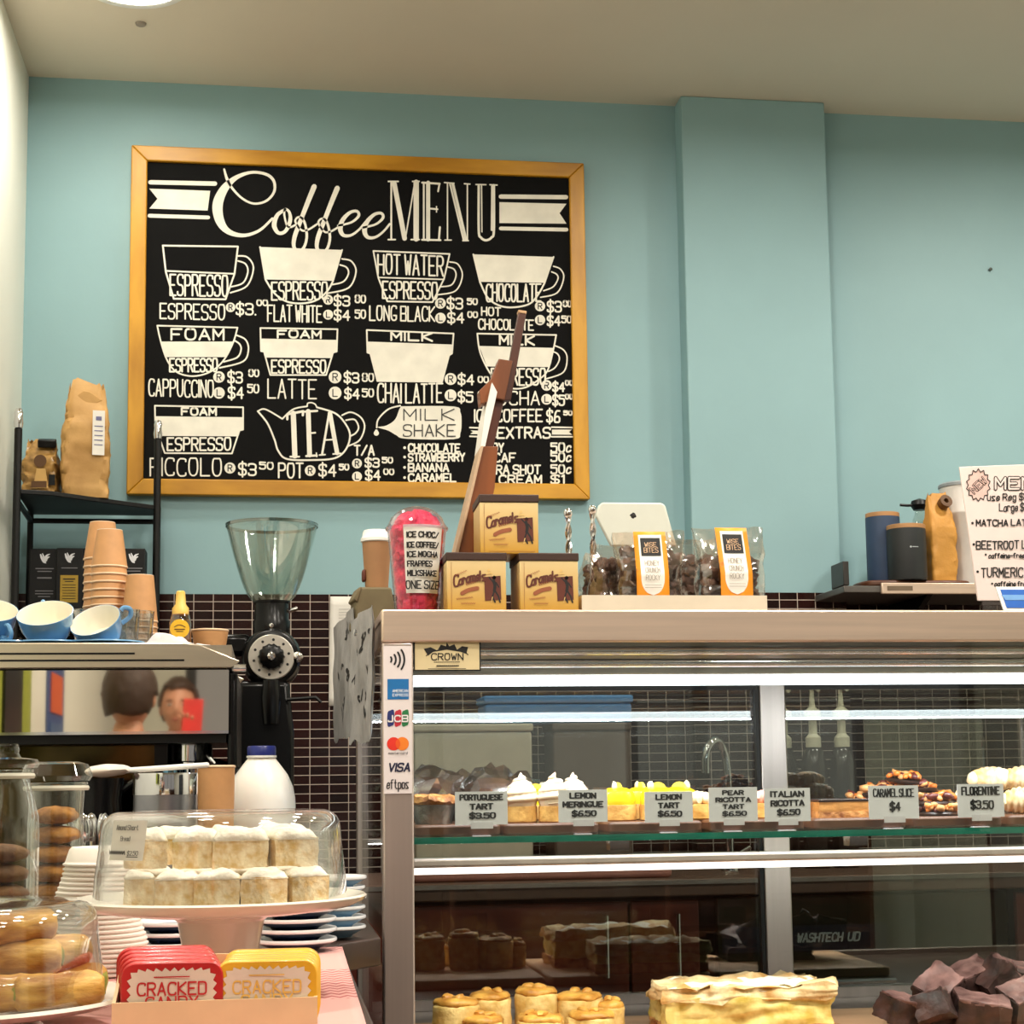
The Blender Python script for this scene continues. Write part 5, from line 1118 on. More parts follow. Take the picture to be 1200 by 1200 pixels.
# --- cookie bags in a shallow white tray
tY = 2.66
ta, tb = at(682, tY, TZ+.02), at(899, tY, TZ+.02); th = ZA(698, tY, 800)-TZ
tt = thing('white_tray', 'shallow white card tray holding the bags of chocolate cookies', 'tray', ((ta.x+tb.x)/2, tY, TZ+.0005)); hw_ = (tb.x-ta.x)/2
m_tray_w = M('cream_card_tray', (222, 208, 186), .6, var=.03)
for nm, lo, hi in (('front_wall', (-hw_, 0, 0), (hw_, .003, th)), ('rear_wall', (-hw_, .192, 0), (hw_, .195, th)), ('side_wall', (-hw_, .0032, 0), (-hw_+.003, .1918, th)), ('side_wall', (hw_-.003, .0032, 0), (hw_, .1918, th)), ('base', (-hw_+.0031, .0032, 0), (hw_-.0031, .1918, .003))):
    MB().b2(lo, hi).build(nm, m_tray_w, tt)
m_cello = GLASS('cellophane', (252, 246, 240), .12, .6, 1.6, .12); m_orange = M('orange_label', (238, 150, 24), .5, var=.03); m_choc = M('chocolate_cookie', (58, 40, 34), .7, var=.4, scale=40, bump=.8, bscale=90, col2=(96, 70, 58))
def cookie_bag(label, loc, rot, w_, d_, h_, seed, lab=True, fill=.55, tilt=0.0):
    t = thing('cookie_bag', label, 'bag', loc, (tilt, 0, rot), 'bags of chocolate cookies')
    rnd = random.Random(seed)
    def f(u, v):
        a = 2*PI*u; sx, sy = math.cos(a), math.sin(a); p = .5
        X = math.copysign(abs(sx)**p, sx); Y = math.copysign(abs(sy)**p, sy); k = max(0, (v-.5)/.5)
        q = Vector((X*w_/2*(1+.10*k), Y*d_/2*(1-.93*k**1.2), v*h_))
        n = noise.noise(q*45+Vector((seed, 0, 0)))*.006+noise.noise(q*110+Vector((0, seed, 0)))*.003
        return Vector((q.x+n*X*.6, q.y+n*Y*1.4, q.z+(.006*noise.noise(q*30) if v > .95 else 0)))
    mb = MB(); mb.grid(f, 36, 16); bmesh.ops.remove_doubles(mb.bm, verts=mb.bm.verts, dist=1e-5); mb.build('cellophane', m_cello, t, angle=.45)
    k = 0
    nx = 3; 
    for iz in range(6):
        for ix in range(nx):
            z = .014+iz*.017
            if z > fill*h_: continue
            x = (ix-(nx-1)/2)*w_*.27+rnd.uniform(-.003, .003); y = rnd.uniform(-.25, .25)*d_*.35; s = rnd.uniform(.85, 1.1)
            mb = MB(); mb.blob((0, 0, 0), (w_*.20*s, d_*.34*s*(1-.35*z/h_), .0145*s), .35, 3, 3, seed*10+k, xf=Matrix.Translation((x, y, z)) @ Euler((rnd.uniform(-.5, .5), rnd.uniform(-.6, .6), rnd.uniform(0, 3))).to_matrix().to_4x4())
            mb.build('cookie', m_choc, t, angle=1.2); k += 1
    if lab:
        lw_ = w_*.49; y0 = -d_/2-.004
        P = lambda u, v: (u*.001, y0-(.003 if v*.001 < h_*.5 else .003-(v*.001-h_*.5)*.30*(-1)*.0)+max(0, v*.001-h_*.45)*(d_*.42/(h_*.55)), v*.001)
        H = h_*1000; W2 = lw_*500
        mb = MB(); mb.grid(lambda u, v: P((u-.5)*2*W2, v*H*.99), 2, 16); mb.build('orange_label', m_orange, t, solid=.0008)
        P2 = lambda u, v: (lambda p: (p[0], p[1]-.0011, p[2]))(P(u, H-v))
        w5 = W2*.72
        hwf = lambda y: w5 if y < H*.60 else w5*math.sqrt(max(.0004, 1-((y-H*.60)/(H*.20))**2))
        mb = MB(); mb.grid(lambda u, v: P2((u-.5)*2*hwf(H*(.05+.75*v)), H*(.05+.75*v)), 4, 30); mb.build('white_panel', m_label, t)
        P3 = lambda u, v: (lambda p: (p[0], p[1]-.0017, p[2]))(P(u, H-v)); P4 = lambda u, v: (lambda p: (p[0], p[1]-.0022, p[2]))(P(u, H-v))
        ink('black_logo', m_ink, P3, t, polys=[[(-w5*.85, H*.09), (w5*.85, H*.09), (w5*.85, H*.32), (-w5*.85, H*.32)]])
        ink('logo_lettering', M('logo_tan', (220, 180, 140), .6), P4, t, [(a, .8) for a in text('WISE', -w5*.5, w5*.5, H*.15, H*.20)+text('BITES', -w5*.6, w5*.6, H*.22, H*.28)])
        ink('lettering', M('grey_print2', (150, 140, 130), .6), P3, t, [(a, .8) for a in text('HONEY', -w5*.6, w5*.6, H*.38, H*.44)+text('CRUNCH', -w5*.6, w5*.6, H*.47, H*.53)+text('ROCKY', -w5*.6, w5*.6, H*.56, H*.62)]+[(pl('%f %f %f %f' % (-w5*.7, y, w5*.7, y)), .7) for y in (H*.68, H*.71)])
        ink('lettering', M('brown_print', (92, 60, 28), .6), P3, t, [(pl('%f %f %f %f' % (-W2*.6, y, W2*.6, y)), 1) for y in (H*.87, H*.90, H*.95)])
    return t
zt_ = TZ+.004
q = at(762, 2.715, zt_); cookie_bag('bag of chocolate cookies with orange label, centre of the white tray', (q.x, 2.72, zt_), -.06, .108, .070, .136, 2, True, .80)
q = at(856, 2.715, zt_); cookie_bag('bag of chocolate cookies with orange label, right end of the tray', (q.x, 2.715, zt_), .03, .110, .066, .143, 5, True, .58)
q = at(714, 2.765, zt_); cookie_bag('wrapped chocolate cookies, unlabelled side out, left end of the white tray', (q.x, 2.755, zt_), .5, .066, .050, .118, 8, False, .8)
q = at(812, 2.82, zt_); cookie_bag('wrapped chocolate cookies standing behind, between the two labelled bags', (q.x, 2.815, zt_), .1, .085, .05, .138, 11, False, .72)
q = at(697, 2.83, zt_); cookie_bag('small wrapped bag of cookies behind the left end of the tray', (q.x, 2.822, zt_), .9, .06, .045, .112, 13, False, .8)
# --- twisted bar spoons and the till screen behind them
def barspoon(px, ytop, Y, lab):
    q = at(px, Y, TZ); h = ZA(ytop, Y, px)-TZ
    t = thing('bar_spoon', lab, 'spoon', (q.x, Y, TZ+.0005), 0, 'twisted bar spoons')
    mb = MB()
    for ph in (0, PI): mb.tube([(.0032*math.cos(ph+k*.55), .0032*math.sin(ph+k*.55), k/40*(h-.012)) for k in range(41)], .0032, 8)
    mb.build('twisted_stem', m_chrome, t); MB().blob((0, 0, h-.009), (.008, .008, .009), 0, 1, 3).build('ball_end', m_chrome, t)
    MB().lathe([(0, 0), (.016, 0), (.016, .004), (.006, .008), (0, .008)], 20).build('foot', m_chrome, t)
barspoon(668, 596, 2.95, 'twisted chrome rod with ball end, left of the till screen'); barspoon(697, 592, 3.02, 'twisted chrome rod just touching the till screen')
iY = 3.12; A_ = [PY(x, y, iY) for x, y in ((702, 592), (706, 588.5), (776, 589), (780, 592), (793, 640), (716, 640), (698, 604))]
ip = thing('till_screen', 'back of a white tablet till screen above the cookie bags', 'screen', (at(745, iY, TZ).x, iY, TZ+.0005))
MB().prism([(p.x-ip.location.x, p.z-ip.location.z) for p in A_], -.004, .006, lambda u, v, w_: (u, w_+.02*v, v)).build('back_shell', M('tablet_white', (214, 216, 204), .4, var=.02), ip, bevel=.003)
MB().tube([(-.03, .02, .03), (-.03, .07, .0)], .006).build('stand_leg', m_black, ip)
MB().b2((-.05, .0, 0), (.05, .09, .012)).build('stand_foot', m_whiteplastic, ip, bevel=.004)
MB().tube([(0, .03, .01), (0, .012, .12)], .012).build('stand_neck', m_whiteplastic, ip)
lz = PY(742, 604, iY)
o = MB().blob((lz.x-ip.location.x, -.0042+.02*(lz.z-ip.location.z), lz.z-ip.location.z), (.006, .0012, .005), .5, 3, 2, 4).build('back_mark', m_ink, ip)
# --- white handwritten menu sign, right
sY = 2.70; c = [PY(x, y, sY) for x, y in ((1124.5, 547), (1262, 542), (1268, 704), (1146, 704))]
sg = thing('menu_sign', 'white handwritten menu sign standing on the case at the right edge', 'sign', (c[3].x, sY, TZ+.0005))
m_signw = M('sign_white', (236, 218, 212), .5, var=.02)
dz_ = max(0, c[3].z-TZ-.002)
MB().prism([(p.x-c[3].x, p.z-TZ-.0005) for p in c], 0, .004, lambda u, v, w_: (u, w_, v)).build('board', m_signw, sg, bevel=.001)
MB().b2((.0, -.03, 0), (.10, .05, .006)).build('foot', GLASS('acrylic', (244, 244, 246), .12, .7, 2), sg, bevel=.002)
MB().b2((.01, .0045, .004), (.09, .008, .05)).build('foot_upright', GLASS('acrylic', (244, 244, 246), .12, .7, 2), sg)
sf = lambda u, v: (lambda p: (p.x-c[3].x, -.0006, p.z-TZ-.0005))(PY(900+u/4, 500+v/4, sY))
bur = [(985+(58 if i % 2 else 48)*(1.0+.0)*math.cos(2*PI*i/28)*.98, 274+(76 if i % 2 else 62)*math.sin(2*PI*i/28)) for i in range(28)]
ink('burst_outline', m_ink, sf, sg, [(bur+[bur[0]], 4)], polys=[])
ink('burst_fill', M('burst_pink', (232, 196, 186), .5), lambda u, v: Vector(sf(u, v))+Vector((0, .0003, 0)), sg, polys=[bur])
rt2 = lambda L, cx, cy, a: [[(cx+(x-cx)*math.cos(a)-(y-cy)*math.sin(a), cy+(x-cx)*math.sin(a)+(y-cy)*math.cos(a)) for x, y in st] for st in L]
ink('lettering', m_ink, sf, sg, [(s, 9) for s in rt2(text('NEW', 945, 1025, 258, 292), 985, 275, -.75)]); ink('lettering', M('burst_pink', (232, 196, 186), .5), sf, sg, [(s, 3) for s in rt2(text('NEW', 945, 1025, 258, 292), 985, 275, -.75)], step=5e-5)
ink('lettering', m_ink, sf, sg, [(s, 17) for s in text('MENU', 1066, 1300, 240, 292)]); ink('lettering', m_signw, sf, sg, [(s, 8) for s in text('MENU', 1066, 1300, 240, 292)], step=6e-5)
for s_, x0, x1, y0, y1, wd in (('use Reg $', 1028, 1196, 316, 346, 5), ('Large $', 1084, 1198, 362, 396, 5), ('MATCHA LATTE', 976, 1260, 438, 466, 6), ('BEETROOT LATTE', 976, 1310, 538, 574, 6), ('caffeine-free', 1034, 1200, 596, 616, 5), ('TURMERIC LATTE', 1000, 1340, 664, 706, 6), ('caffeine free', 1062, 1220, 728, 748, 5)):
    ink('lettering', m_ink, sf, sg, [(s, wd) for s in text(s_, x0, x1, y0, y1, slope=-.01, jit=.05)])
ink('bullets', m_ink, sf, sg, discs=[(958, 452, 6), (964, 552, 6), (982, 680, 6), (1020, 600, 5), (1050, 736, 5)])
# --- little blue card in a clear holder
bY = 2.645; b0 = at(1186, bY, TZ)
t = thing('price_card_holder', 'small clear holder with a blue and white card at the right edge', 'card holder', (b0.x, bY, TZ+.0005), (0, 0, 0))
bq = [PY(x, y, bY) for x, y in ((1170, 687), (1209, 687), (1216, 722), (1177, 722))]
bp_ = [(p.x-b0.x, max(.003, p.z-TZ)) for p in bq]
MB().prism(bp_, 0, .003, lambda u, v, w_: (u, w_+v*.25, v)).build('white_card', m_whiteplastic, t)
cx_ = sum(p[0] for p in bp_)/4; cz_ = sum(p[1] for p in bp_)/4
MB().prism([(cx_+(u-cx_)*.78, cz_+(v-cz_)*.76) for u, v in bp_], -.001, -.0002, lambda u, v, w_: (u, w_+v*.25, v)).build('blue_print', M('blue_print', (30, 96, 186), .4), t)
MB().prism([(cx_+(u-cx_)*.78, cz_+.002+(v-cz_)*.22) for u, v in bp_], -.0016, -.001, lambda u, v, w_: (u, w_+v*.25, v)).build('pale_stripe', M('pale_blue_print', (110, 160, 214), .4), t)
MB().b2((-.05, -.006, 0), (.02, .05, .003)).build('base', GLASS('acrylic', (244, 244, 246), .12, .7, 2), t)
# ================================================================== pastries in the case
m_gold = M('golden_pastry', (206, 146, 62), .6, var=.2, scale=40, bump=.4, bscale=120, col2=(228, 178, 96)); m_flake = M('browned_pastry', (170, 96, 44), .6, var=.4, scale=45, bump=.7, bscale=110, col2=(222, 160, 92))
m_mer = M('meringue', (238, 214, 184), .6, var=.05, scale=30, bump=.2, bscale=90, sss=.1); m_lem = M('lemon_curd', (240, 204, 20), .3, var=.08, scale=20, coat=.3); m_lemw = M('lemon_slice', (250, 226, 90), .4, var=.06)
m_foil = M('foil', (150, 150, 146), .3, .9, var=.2, scale=60, bump=.8, bscale=80); m_pear = M('pale_pear', (244, 218, 180), .5, var=.08, scale=25, sss=.1); m_ric = M('pink_ricotta', (228, 168, 150), .6, var=.1, scale=30, bump=.3)
m_darkch = M('dark_chocolate', (44, 28, 22), .35, var=.2, coat=.2); m_caramel = M('caramel', (188, 130, 66), .5, var=.12, scale=40, bump=.3); m_cream_w = M('pastry_cream', (250, 232, 190), .5, var=.05, sss=.1, bump=.2)
m_board = M('food_board', (104, 66, 44), .45, var=.25, scale=18, stretch=(.3, 1, 1), bump=.05)
SB = SZ+.0052; BT = .0185; ST = SB+BT
bnames = ['under the tarts, left end of the upper shelf', 'under the lemon meringues', 'under the lemon tarts', 'under the pear and ricotta tarts', 'under the caramel slices', 'under the florentines', 'under the cream horns at the right edge']
for (a, b_), l in zip(((486, 587), (590, 703), (713, 824), (832, 944), (954, 1063), (1070, 1176), (1183, 1296)), bnames):
    xa, xb = at(a, FY+.078, SB).x, at(b_, FY+.078, SB).x
    f = lambda u, v, w_: (u, v, w_)
    o = MB().prism([(u, v+.14) for u, v in rrect(xb-xa, .28, .012, 4)], 0, BT).build('food_board', m_board, bevel=.004); o.location = ((xa+xb)/2, FY+.076, SB)
    tag(o, 'dark wooden serving board '+l, 'board', 'wooden boards on the upper case shelf')
def base_tart(t, r, h): MB().lathe([(0, 0), (r*.92, 0), (r, .002), (r*1.0, h*.9), (r*.97, h), (r*.9, h), (0, h-.002)], 36, wob=lambda a, j: 1+.006*math.cos(26*a)*(j in (2, 3))).build('pastry_case', m_gold, t)
def meringue(label, px, Y):
    q = at(px, Y, ST); t = thing('meringue_tart', label, 'tart', (q.x, Y, ST), px*.1, 'lemon meringue tarts'); r = .026; h = .026
    base_tart(t, r, h)
    mb = MB(); mb.lathe([(0, h-.001), (r*.90, h-.001), (r*1.0, h+.008), (r*.97, h+.020), (r*.78, h+.032), (r*.35, h+.042), (0, h+.044)], 36)
    for k in range(1):
        pts = [(r*(.96-.82*(i/60)**2.2)*math.cos(i*.42+2), r*(.96-.82*(i/60)**2.2)*math.sin(i*.42+2), h+.004+.042*i/60) for i in range(61)]
        mb.tube(pts, [.0058*min(1, .15+i/12)*(1-.4*i/60) for i in range(61)], 8)
    mb.tube([(0.003, 0, h+.040), (.001, 0, h+.048), (-.003, 0, h+.053)], [.006, .004, .0012], 8)
    mb.build('meringue_swirl', m_mer, t, angle=1.2)
meringue('piped lemon meringue tart, left one beside the Portuguese tart card', 611, 2.735); meringue('piped lemon meringue tart, right one behind its price card', 650, 2.722)
meringue('piped lemon meringue tart standing behind the other two', 672, 2.80)
def lemon(label, px, Y, wedge=True):
    q = at(px, Y, ST); t = thing('lemon_tart', label, 'tart', (q.x, Y, ST), px*.37, 'lemon tarts'); r = .031; h = .026
    base_tart(t, r, h); MB().lathe([(0, h-.001), (r*.93, h-.001), (r*.98, h+.009), (r*.84, h+.021), (r*.48, h+.027), (0, h+.028)], 36).build('lemon_curd', m_lem, t)
    if wedge:
        MB().prism([(0, 0)]+[(.014*math.cos(a), .014*math.sin(a)) for a in [PI*k/8 for k in range(9)]], -.0025, .0025, lambda u, v, w_: (u, w_, v+h+.022)).build('lemon_wedge', m_lemw, t)
        MB().blob((.012, .002, h+.029), (.006, .004, .009), .2, 3, 2, px).build('cream_dab', m_cream_w, t)
lemon('yellow lemon tart, left of the lemon tart price card', 724, 2.745); lemon('yellow lemon tart directly behind the lemon tart price card', 772, 2.73)
lemon('yellow lemon tart second row, left, with a lemon wedge', 752, 2.815); lemon('yellow lemon tart second row, right, with a lemon wedge', 797, 2.81)
lemon('yellow lemon tart behind the meringues, left', 628, 2.90); lemon('yellow lemon tart behind the meringues, right', 668, 2.91, False)
def fruit(label, px, Y, mat, nm, group, seed):
    q = at(px, Y, ST); t = thing(nm, label, 'tart', (q.x, Y, ST), seed, group); r = .029; h = .025
    base_tart(t, r, h)
    for k in range(5):
        a = 2*PI*k/5+seed; MB().blob((r*.5*math.cos(a), r*.5*math.sin(a), h+.008), (.016, .008, .012), .2, 3, 2, seed*5+k, xf=None).build('fruit_slice', mat, t)
    MB().blob((0, 0, h+.010), (.012, .012, .011), .2, 3, 2, seed).build('fruit_slice', mat, t)
fruit('pear ricotta tart left of its price card', 818, 2.76, m_pear, 'pear_tart', 'pear ricotta tarts', 1); fruit('pear ricotta tart in the second row behind its card', 845, 2.83, m_pear, 'pear_tart', 'pear ricotta tarts', 2); fruit('pear ricotta tart directly behind the pear card', 866, 2.76, m_pear, 'pear_tart', 'pear ricotta tarts', 3)
fruit('pinkish Italian ricotta tart between the pear and Italian cards', 893, 2.755, m_ric, 'ricotta_tart', 'Italian ricotta tarts', 4); fruit('pinkish Italian ricotta tart behind its price card', 928, 2.76, m_ric, 'ricotta_tart', 'Italian ricotta tarts', 5)
# portuguese tarts in foil
def ptart(label, px, Y):
    q = at(px, Y, ST); t = thing('custard_tart', label, 'tart', (q.x, Y, ST), px, 'Portuguese tarts'); r = .036; h = .030
    MB().lathe([(0, 0), (r*.78, 0), (r*.97, h), (r*1.03, h+.001), (r*.95, h), (r*.7, .003), (0, .003)], 40, wob=lambda a, j: 1+.015*math.cos(34*a)*(j in (1, 2, 3))).build('foil_cup', m_foil, t)
    mb = MB(); mb.lathe([(0, .004), (r*.75, .004), (r*.93, h), (r*1.06, h+.006), (r*1.0, h+.014), (r*.7, h+.016), (r*.4, h+.010), (0, h+.009)], 48); 
    for v in mb.bm.verts:
        n = noise.noise(v.co*90); v.co.z += .006*n if v.co.z > h else 0; v.co.x *= 1+.05*n; v.co.y *= 1+.05*n
    mb.build('flaky_pastry', m_flake, t, angle=.6)
ptart('Portuguese tart in a foil cup at the left end of the shelf', 508, 2.735); ptart('Portuguese tart in a foil cup behind its price card', 560, 2.75)
def wrapped(label, px, Y, r, seed):
    q = at(px, Y, ST); t = thing('wrapped_muffin', label, 'muffin', (q.x, Y, ST), seed, 'muffins wrapped in clear film')
    MB().lathe([(0, 0), (r*.62, 0), (r*.82, r*.75), (r*.95, r*.9), (r*.8, r*1.25), (r*.4, r*1.42), (0, r*1.45)], 32).build('muffin', M('chocolate_muffin', (120, 88, 68), .7, var=.4, scale=40, bump=.6), t)
    mb = MB(); mb.blob((0, 0, r*.82), (r*1.1, r*1.1, r*.98), .34, 4.2, 3, seed, flat=-.86); mb.build('clear_film', GLASS('film', (246, 244, 248), .30, .8, 1.2, .12), t, angle=.4)
wrapped('film wrapped chocolate muffin behind the foil tarts, left', 502, 2.87, .052, 3); wrapped('film wrapped chocolate muffin behind the foil tarts, right', 576, 2.86, .050, 6); wrapped('film wrapped chocolate muffin in the back row', 536, 3.0, .046, 9); wrapped('film wrapped chocolate muffin behind the meringues', 610, 2.985, .044, 12)
# caramel slices
def slice_(label, px, Y, wpx, rot, z=0):
    q = at(px, Y, ST); w_ = wpx*Y/FPX; t = thing('caramel_slice', label, 'slice', (q.x, Y, ST+z), rot, 'caramel slices')
    mb = MB(); mb.box((0, 0, .005), (w_, .05, .010)); mb.rough(.0008, 90, 4, 1); mb.build('biscuit_base', m_flake, t, angle=1)
    mb = MB(); mb.box((0, 0, .0178), (w_*.985, .049, .0152)); mb.rough(.001, 70, 4, 2); mb.build('caramel_layer', m_caramel, t, angle=1)
    MB().box((0, 0, .0279), (w_*1.0, .0505, .0044)).build('chocolate_top', m_darkch, t, bevel=.0012)
slice_('caramel slice with dark chocolate top, left of the caramel price card', 984, 2.735, 66, .05); slice_('caramel slice behind the caramel price card', 1042, 2.74, 40, -.05); slice_('caramel slice in the second row', 968, 2.80, 42, .1)
# florentines
m_nut = M('toasted_nut', (206, 146, 88), .5, var=.25, scale=60); m_nut2 = M('candied_peel', (220, 120, 44), .4, var=.25, scale=60, coat=.2); m_cherry = M('dark_fruit', (92, 36, 30), .4, var=.3, coat=.2)
def florentine(label, px, Y, z, tilt, rot, seed):
    q = at(px, Y, ST+z); t = thing('florentine', label, 'biscuit', (q.x, Y, ST+z), (tilt, tilt*.5, rot), 'florentines'); rnd = random.Random(seed); r = .034
    mb = MB(); mb.lathe([(0, 0), (r*.95, 0), (r, .003), (r*.9, .006), (0, .006)], 24, wob=lambda a, j: 1+.06*math.cos(5*a+seed)); mb.build('chocolate_base', m_darkch, t)
    for mat, nm, n in ((m_nut, 'nuts', 12), (m_nut2, 'candied_peel', 8), (m_cherry, 'dried_fruit', 6)):
        mb = MB()
        for k in range(n+2):
            a, rr_ = rnd.uniform(0, 6.28), r*.85*math.sqrt(rnd.random()); s = rnd.uniform(.7, 1.25)
            mb.blob((0, 0, 0), (.0115*s, .0068*s, .0058*s), .25, 3, 1, seed+k, xf=Matrix.Translation((rr_*math.cos(a), rr_*math.sin(a), .009+rnd.uniform(0, .006))) @ Euler((rnd.uniform(-.6, .6), rnd.uniform(-.6, .6), rnd.uniform(0, 6))).to_matrix().to_4x4())
        o = mb.build(nm, mat, t, angle=1.2); o['kind'] = 'stuff'
fl = [(1098, 2.72, 0, 0, 'front one right of the caramel card'), (1135, 2.74, 0, 0, 'front one behind the florentine card'), (1030, 2.86, .0, .1, 'lower left of the pile'), (1062, 2.85, .0, -.1, 'lower middle of the pile'), (1096, 2.82, .018, .1, 'second layer, right end'), (1012, 2.88, .016, .2, 'second layer, left end'), (1048, 2.85, .019, -.15, 'second layer, middle'), (1078, 2.85, .036, .1, 'upper right of the pile'), (1052, 2.87, .038, -.1, 'topmost in the middle of the pile'), (1094, 2.735, .017, .0, 'resting on the front right one'), (1060, 2.85, .054, .12, 'crowning the pile'), (1032, 2.86, .034, -.1, 'third layer, left')]
for i, (px, Y, z, ti, l) in enumerate(fl): florentine('nut and peel florentine, '+l, px, Y, z+.0005, ti, i*1.3, i)
# cream horns and choux
m_horn = M('sugared_horn', (226, 170, 92), .6, var=.25, scale=30, bump=.3, col2=(250, 232, 196))
def horn(label, px, Y, z, rot, L, r, seed):
    q = at(px, Y, ST+z); t = thing('cream_horn', label, 'pastry', (q.x, Y, ST+z+r), (0, 0, rot), 'sugared cream horns')
    mb = MB(); n = 44; mb.lathe([(0, -L/2)]+[(r*(.45+.55*math.sin(PI*min(1, .15+.8*k/n)))*(.92+.17*abs(math.sin(k*.5))), -L/2+L*k/n) for k in range(n+1)]+[(0, L/2)], 28, xf=Matrix.Rotation(PI/2, 4, 'Y')); mb.rough(.0012, 60, 0, seed); mb.build('pastry_spiral', m_horn, t, angle=1.2)
    MB().blob((-L/2-.001, 0, 0), (.009, r*.62, r*.62), .2, 3, 3, seed).build('cream_filling', m_cream_w, t)
    mb = MB(); mb.blob((.004, 0, r*.56), (L*.34, r*.52, r*.44), .25, 5, 3, seed); mb.build('sugar_dusting', m_sugar, t, angle=1.4)
horn('large sugared cream horn on the top right of the shelf', 1165, 2.80, .037, .15, .078, .021, 3); horn('sugared cream horn at the right edge, front', 1203, 2.735, 0, -.2, .07, .022, 5); horn('sugared cream horn on the top layer, cut by the right edge', 1206, 2.79, .038, -.3, .075, .021, 11); horn('sugared cream horn supporting the large one', 1150, 2.83, 0, .1, .08, .024, 7); horn('sugared cream horn at the right edge, behind', 1208, 2.81, 0, .4, .08, .026, 9)
# price cards
cards = [('PORTUGUESE|TART|$3.50', 533, 595, 928, 966, 'Portuguese tart'), ('LEMON|MERINGUE|$6.50', 654, 712, 926, 963, 'lemon meringue'), ('LEMON|TART|$6.50', 755, 812, 928, 963, 'lemon tart'), ('PEAR|RICOTTA|TART|$6.50', 830, 888, 923, 962, 'pear ricotta tart'), ('ITALIAN|RICOTTA|$6.50', 895, 950, 924, 962, 'Italian ricotta'), ('CARAMEL SLICE|$4', 1017, 1077, 921, 959, 'caramel slice'), ('FLORENTINE|$3.50', 1121, 1177, 919, 957, 'florentine')]
m_cardw = M('card_white', (226, 224, 228), .5, var=.02)
for s_, x0, x1, y0, y1, l in cards:
    Y = FY+.062; A_ = PY(x0, y0, Y); B_ = PY(x1, y1, Y); w_, h_ = B_.x-A_.x, A_.z-B_.z
    zf_ = SB-.0002
    t = thing('price_card', 'white handwritten price card for the %s on the upper shelf' % l, 'price card', ((A_.x+B_.x)/2, Y, SB), 0, 'handwritten price cards')
    zl = B_.z-SB
    MB().b2((-w_/2, -.0012, zl), (w_/2, 0, zl+h_)).build('card', m_cardw, t)
    MB().b2((-w_*.20, -.0020, max(.0, zl-.006)), (w_*.22, .0008, zl+.004)).build('clip', M('clear_clip', (214, 210, 214), .3), t)
    MB().b2((-w_*.16, .0006, 0), (w_*.18, .022, .0015)).build('clip_foot', M('clear_clip', (214, 210, 214), .3), t)
    rows = s_.split('|'); n = len(rows); L = []
    for i, row in enumerate(rows):
        wd = min(.80, .095*len(row)+.04); y = 10+82*i/n; hh = 82/n*.56
        L += [(a, min(4.0 if n < 4 else 3.4, 38/len(row))) for a in text(row, 50-wd*50+(4 if i == n-1 else 0), 50+wd*50, y, y+hh, jit=.04)]
    fr_ = lambda u, v: ((u-50)/100*w_, -.0017, zl+h_*(1-v/100))
    ink('handwriting', m_ink, lambda u, v: ((u/100-.5)*w_, -.0017, zl+h_*(1-v/100)), t, [([(x, y) for x, y in st], wd_) for st, wd_ in L], step=1.2e-5)
# ---------------------------------------------------------------- lower deck
m_lboard = M('pale_board', (206, 160, 124), .55, var=.12, scale=14, stretch=(.25, 1, 1))
LT = DECK+.020
for a, b_, l in ((486, 752, 'under the scones'), (760, 1012, 'under the vanilla slice'), (1018, 1290, 'under the brownies')):
    xa, xb = at(a, 2.74, DECK).x, at(b_, 2.74, DECK).x
    o = MB().prism([(u, v+.20) for u, v in rrect(xb-xa, .40, .015, 4)], .0005, .0198).build('serving_board', m_lboard, bevel=.004); o.location = ((xa+xb)/2, 2.68, DECK); tag(o, 'pale wooden board on the lower deck '+l, 'board', 'pale boards on the lower deck')
m_scone = M('scone_side', (222, 176, 92), .75, var=.15, scale=50, bump=.5, bscale=130, col2=(240, 206, 136)); m_sct = M('scone_top', (206, 134, 44), .5, var=.3, scale=35, bump=.5, bscale=90, col2=(236, 180, 84), coat=.2)
def scone(label, px, Y, ytop, wpx, seed):
    q = at(px, Y, .8); zt_ = ZA(ytop, Y, px); r = wpx/2*Y/FPX; h = max(.035, min(.075, zt_-LT)); z = LT if zt_-LT < .08 else zt_-h
    t = thing('scone', label, 'scone', (q.x, Y, LT+.0003), seed, 'scones on the lower deck')
    h = zt_-LT
    mb = MB(); mb.lathe([(0, 0), (r*.9, 0), (r, .004)]+[(r*(1+.02*math.sin(k*2.1+seed)), .004+(h-.010)*k/6) for k in range(1, 7)]+[(r*.96, h-.003), (r*.6, h-.001), (0, h-.001)], 36, wob=lambda a, j: 1+.03*math.sin(3*a+seed+j*.4)); mb.rough(.0014, 70, 0, seed); mb.build('scone_body', m_scone, t, angle=1.2)
    mb = MB(); mb.lathe([(0, h-.003), (r*.93, h-.003), (r*.97, h+.001), (r*.85, h+.006), (r*.5, h+.008), (0, h+.0085)], 36, wob=lambda a, j: 1+.05*math.sin(4*a+seed)); mb.rough(.0035, 60, 0, seed+3); mb.build('glazed_crust', m_sct, t, angle=1.2)
    for k in range(2):
        a = seed*2.1+k*2; MB().blob((r*.35*math.cos(a), r*.35*math.sin(a), h+.009), (.012, .008, .006), .3, 3, 2, seed+k).build('cheese_crumb', m_sct, t)
scone('golden scone, leftmost in the front row of the lower deck', 534, 2.80, 1175, 54, 1); scone('golden scone second from the left, slightly behind', 574, 2.85, 1168, 50, 2); scone('golden scone, front one between the two taller ones', 566, 2.765, 1196, 46, 6)
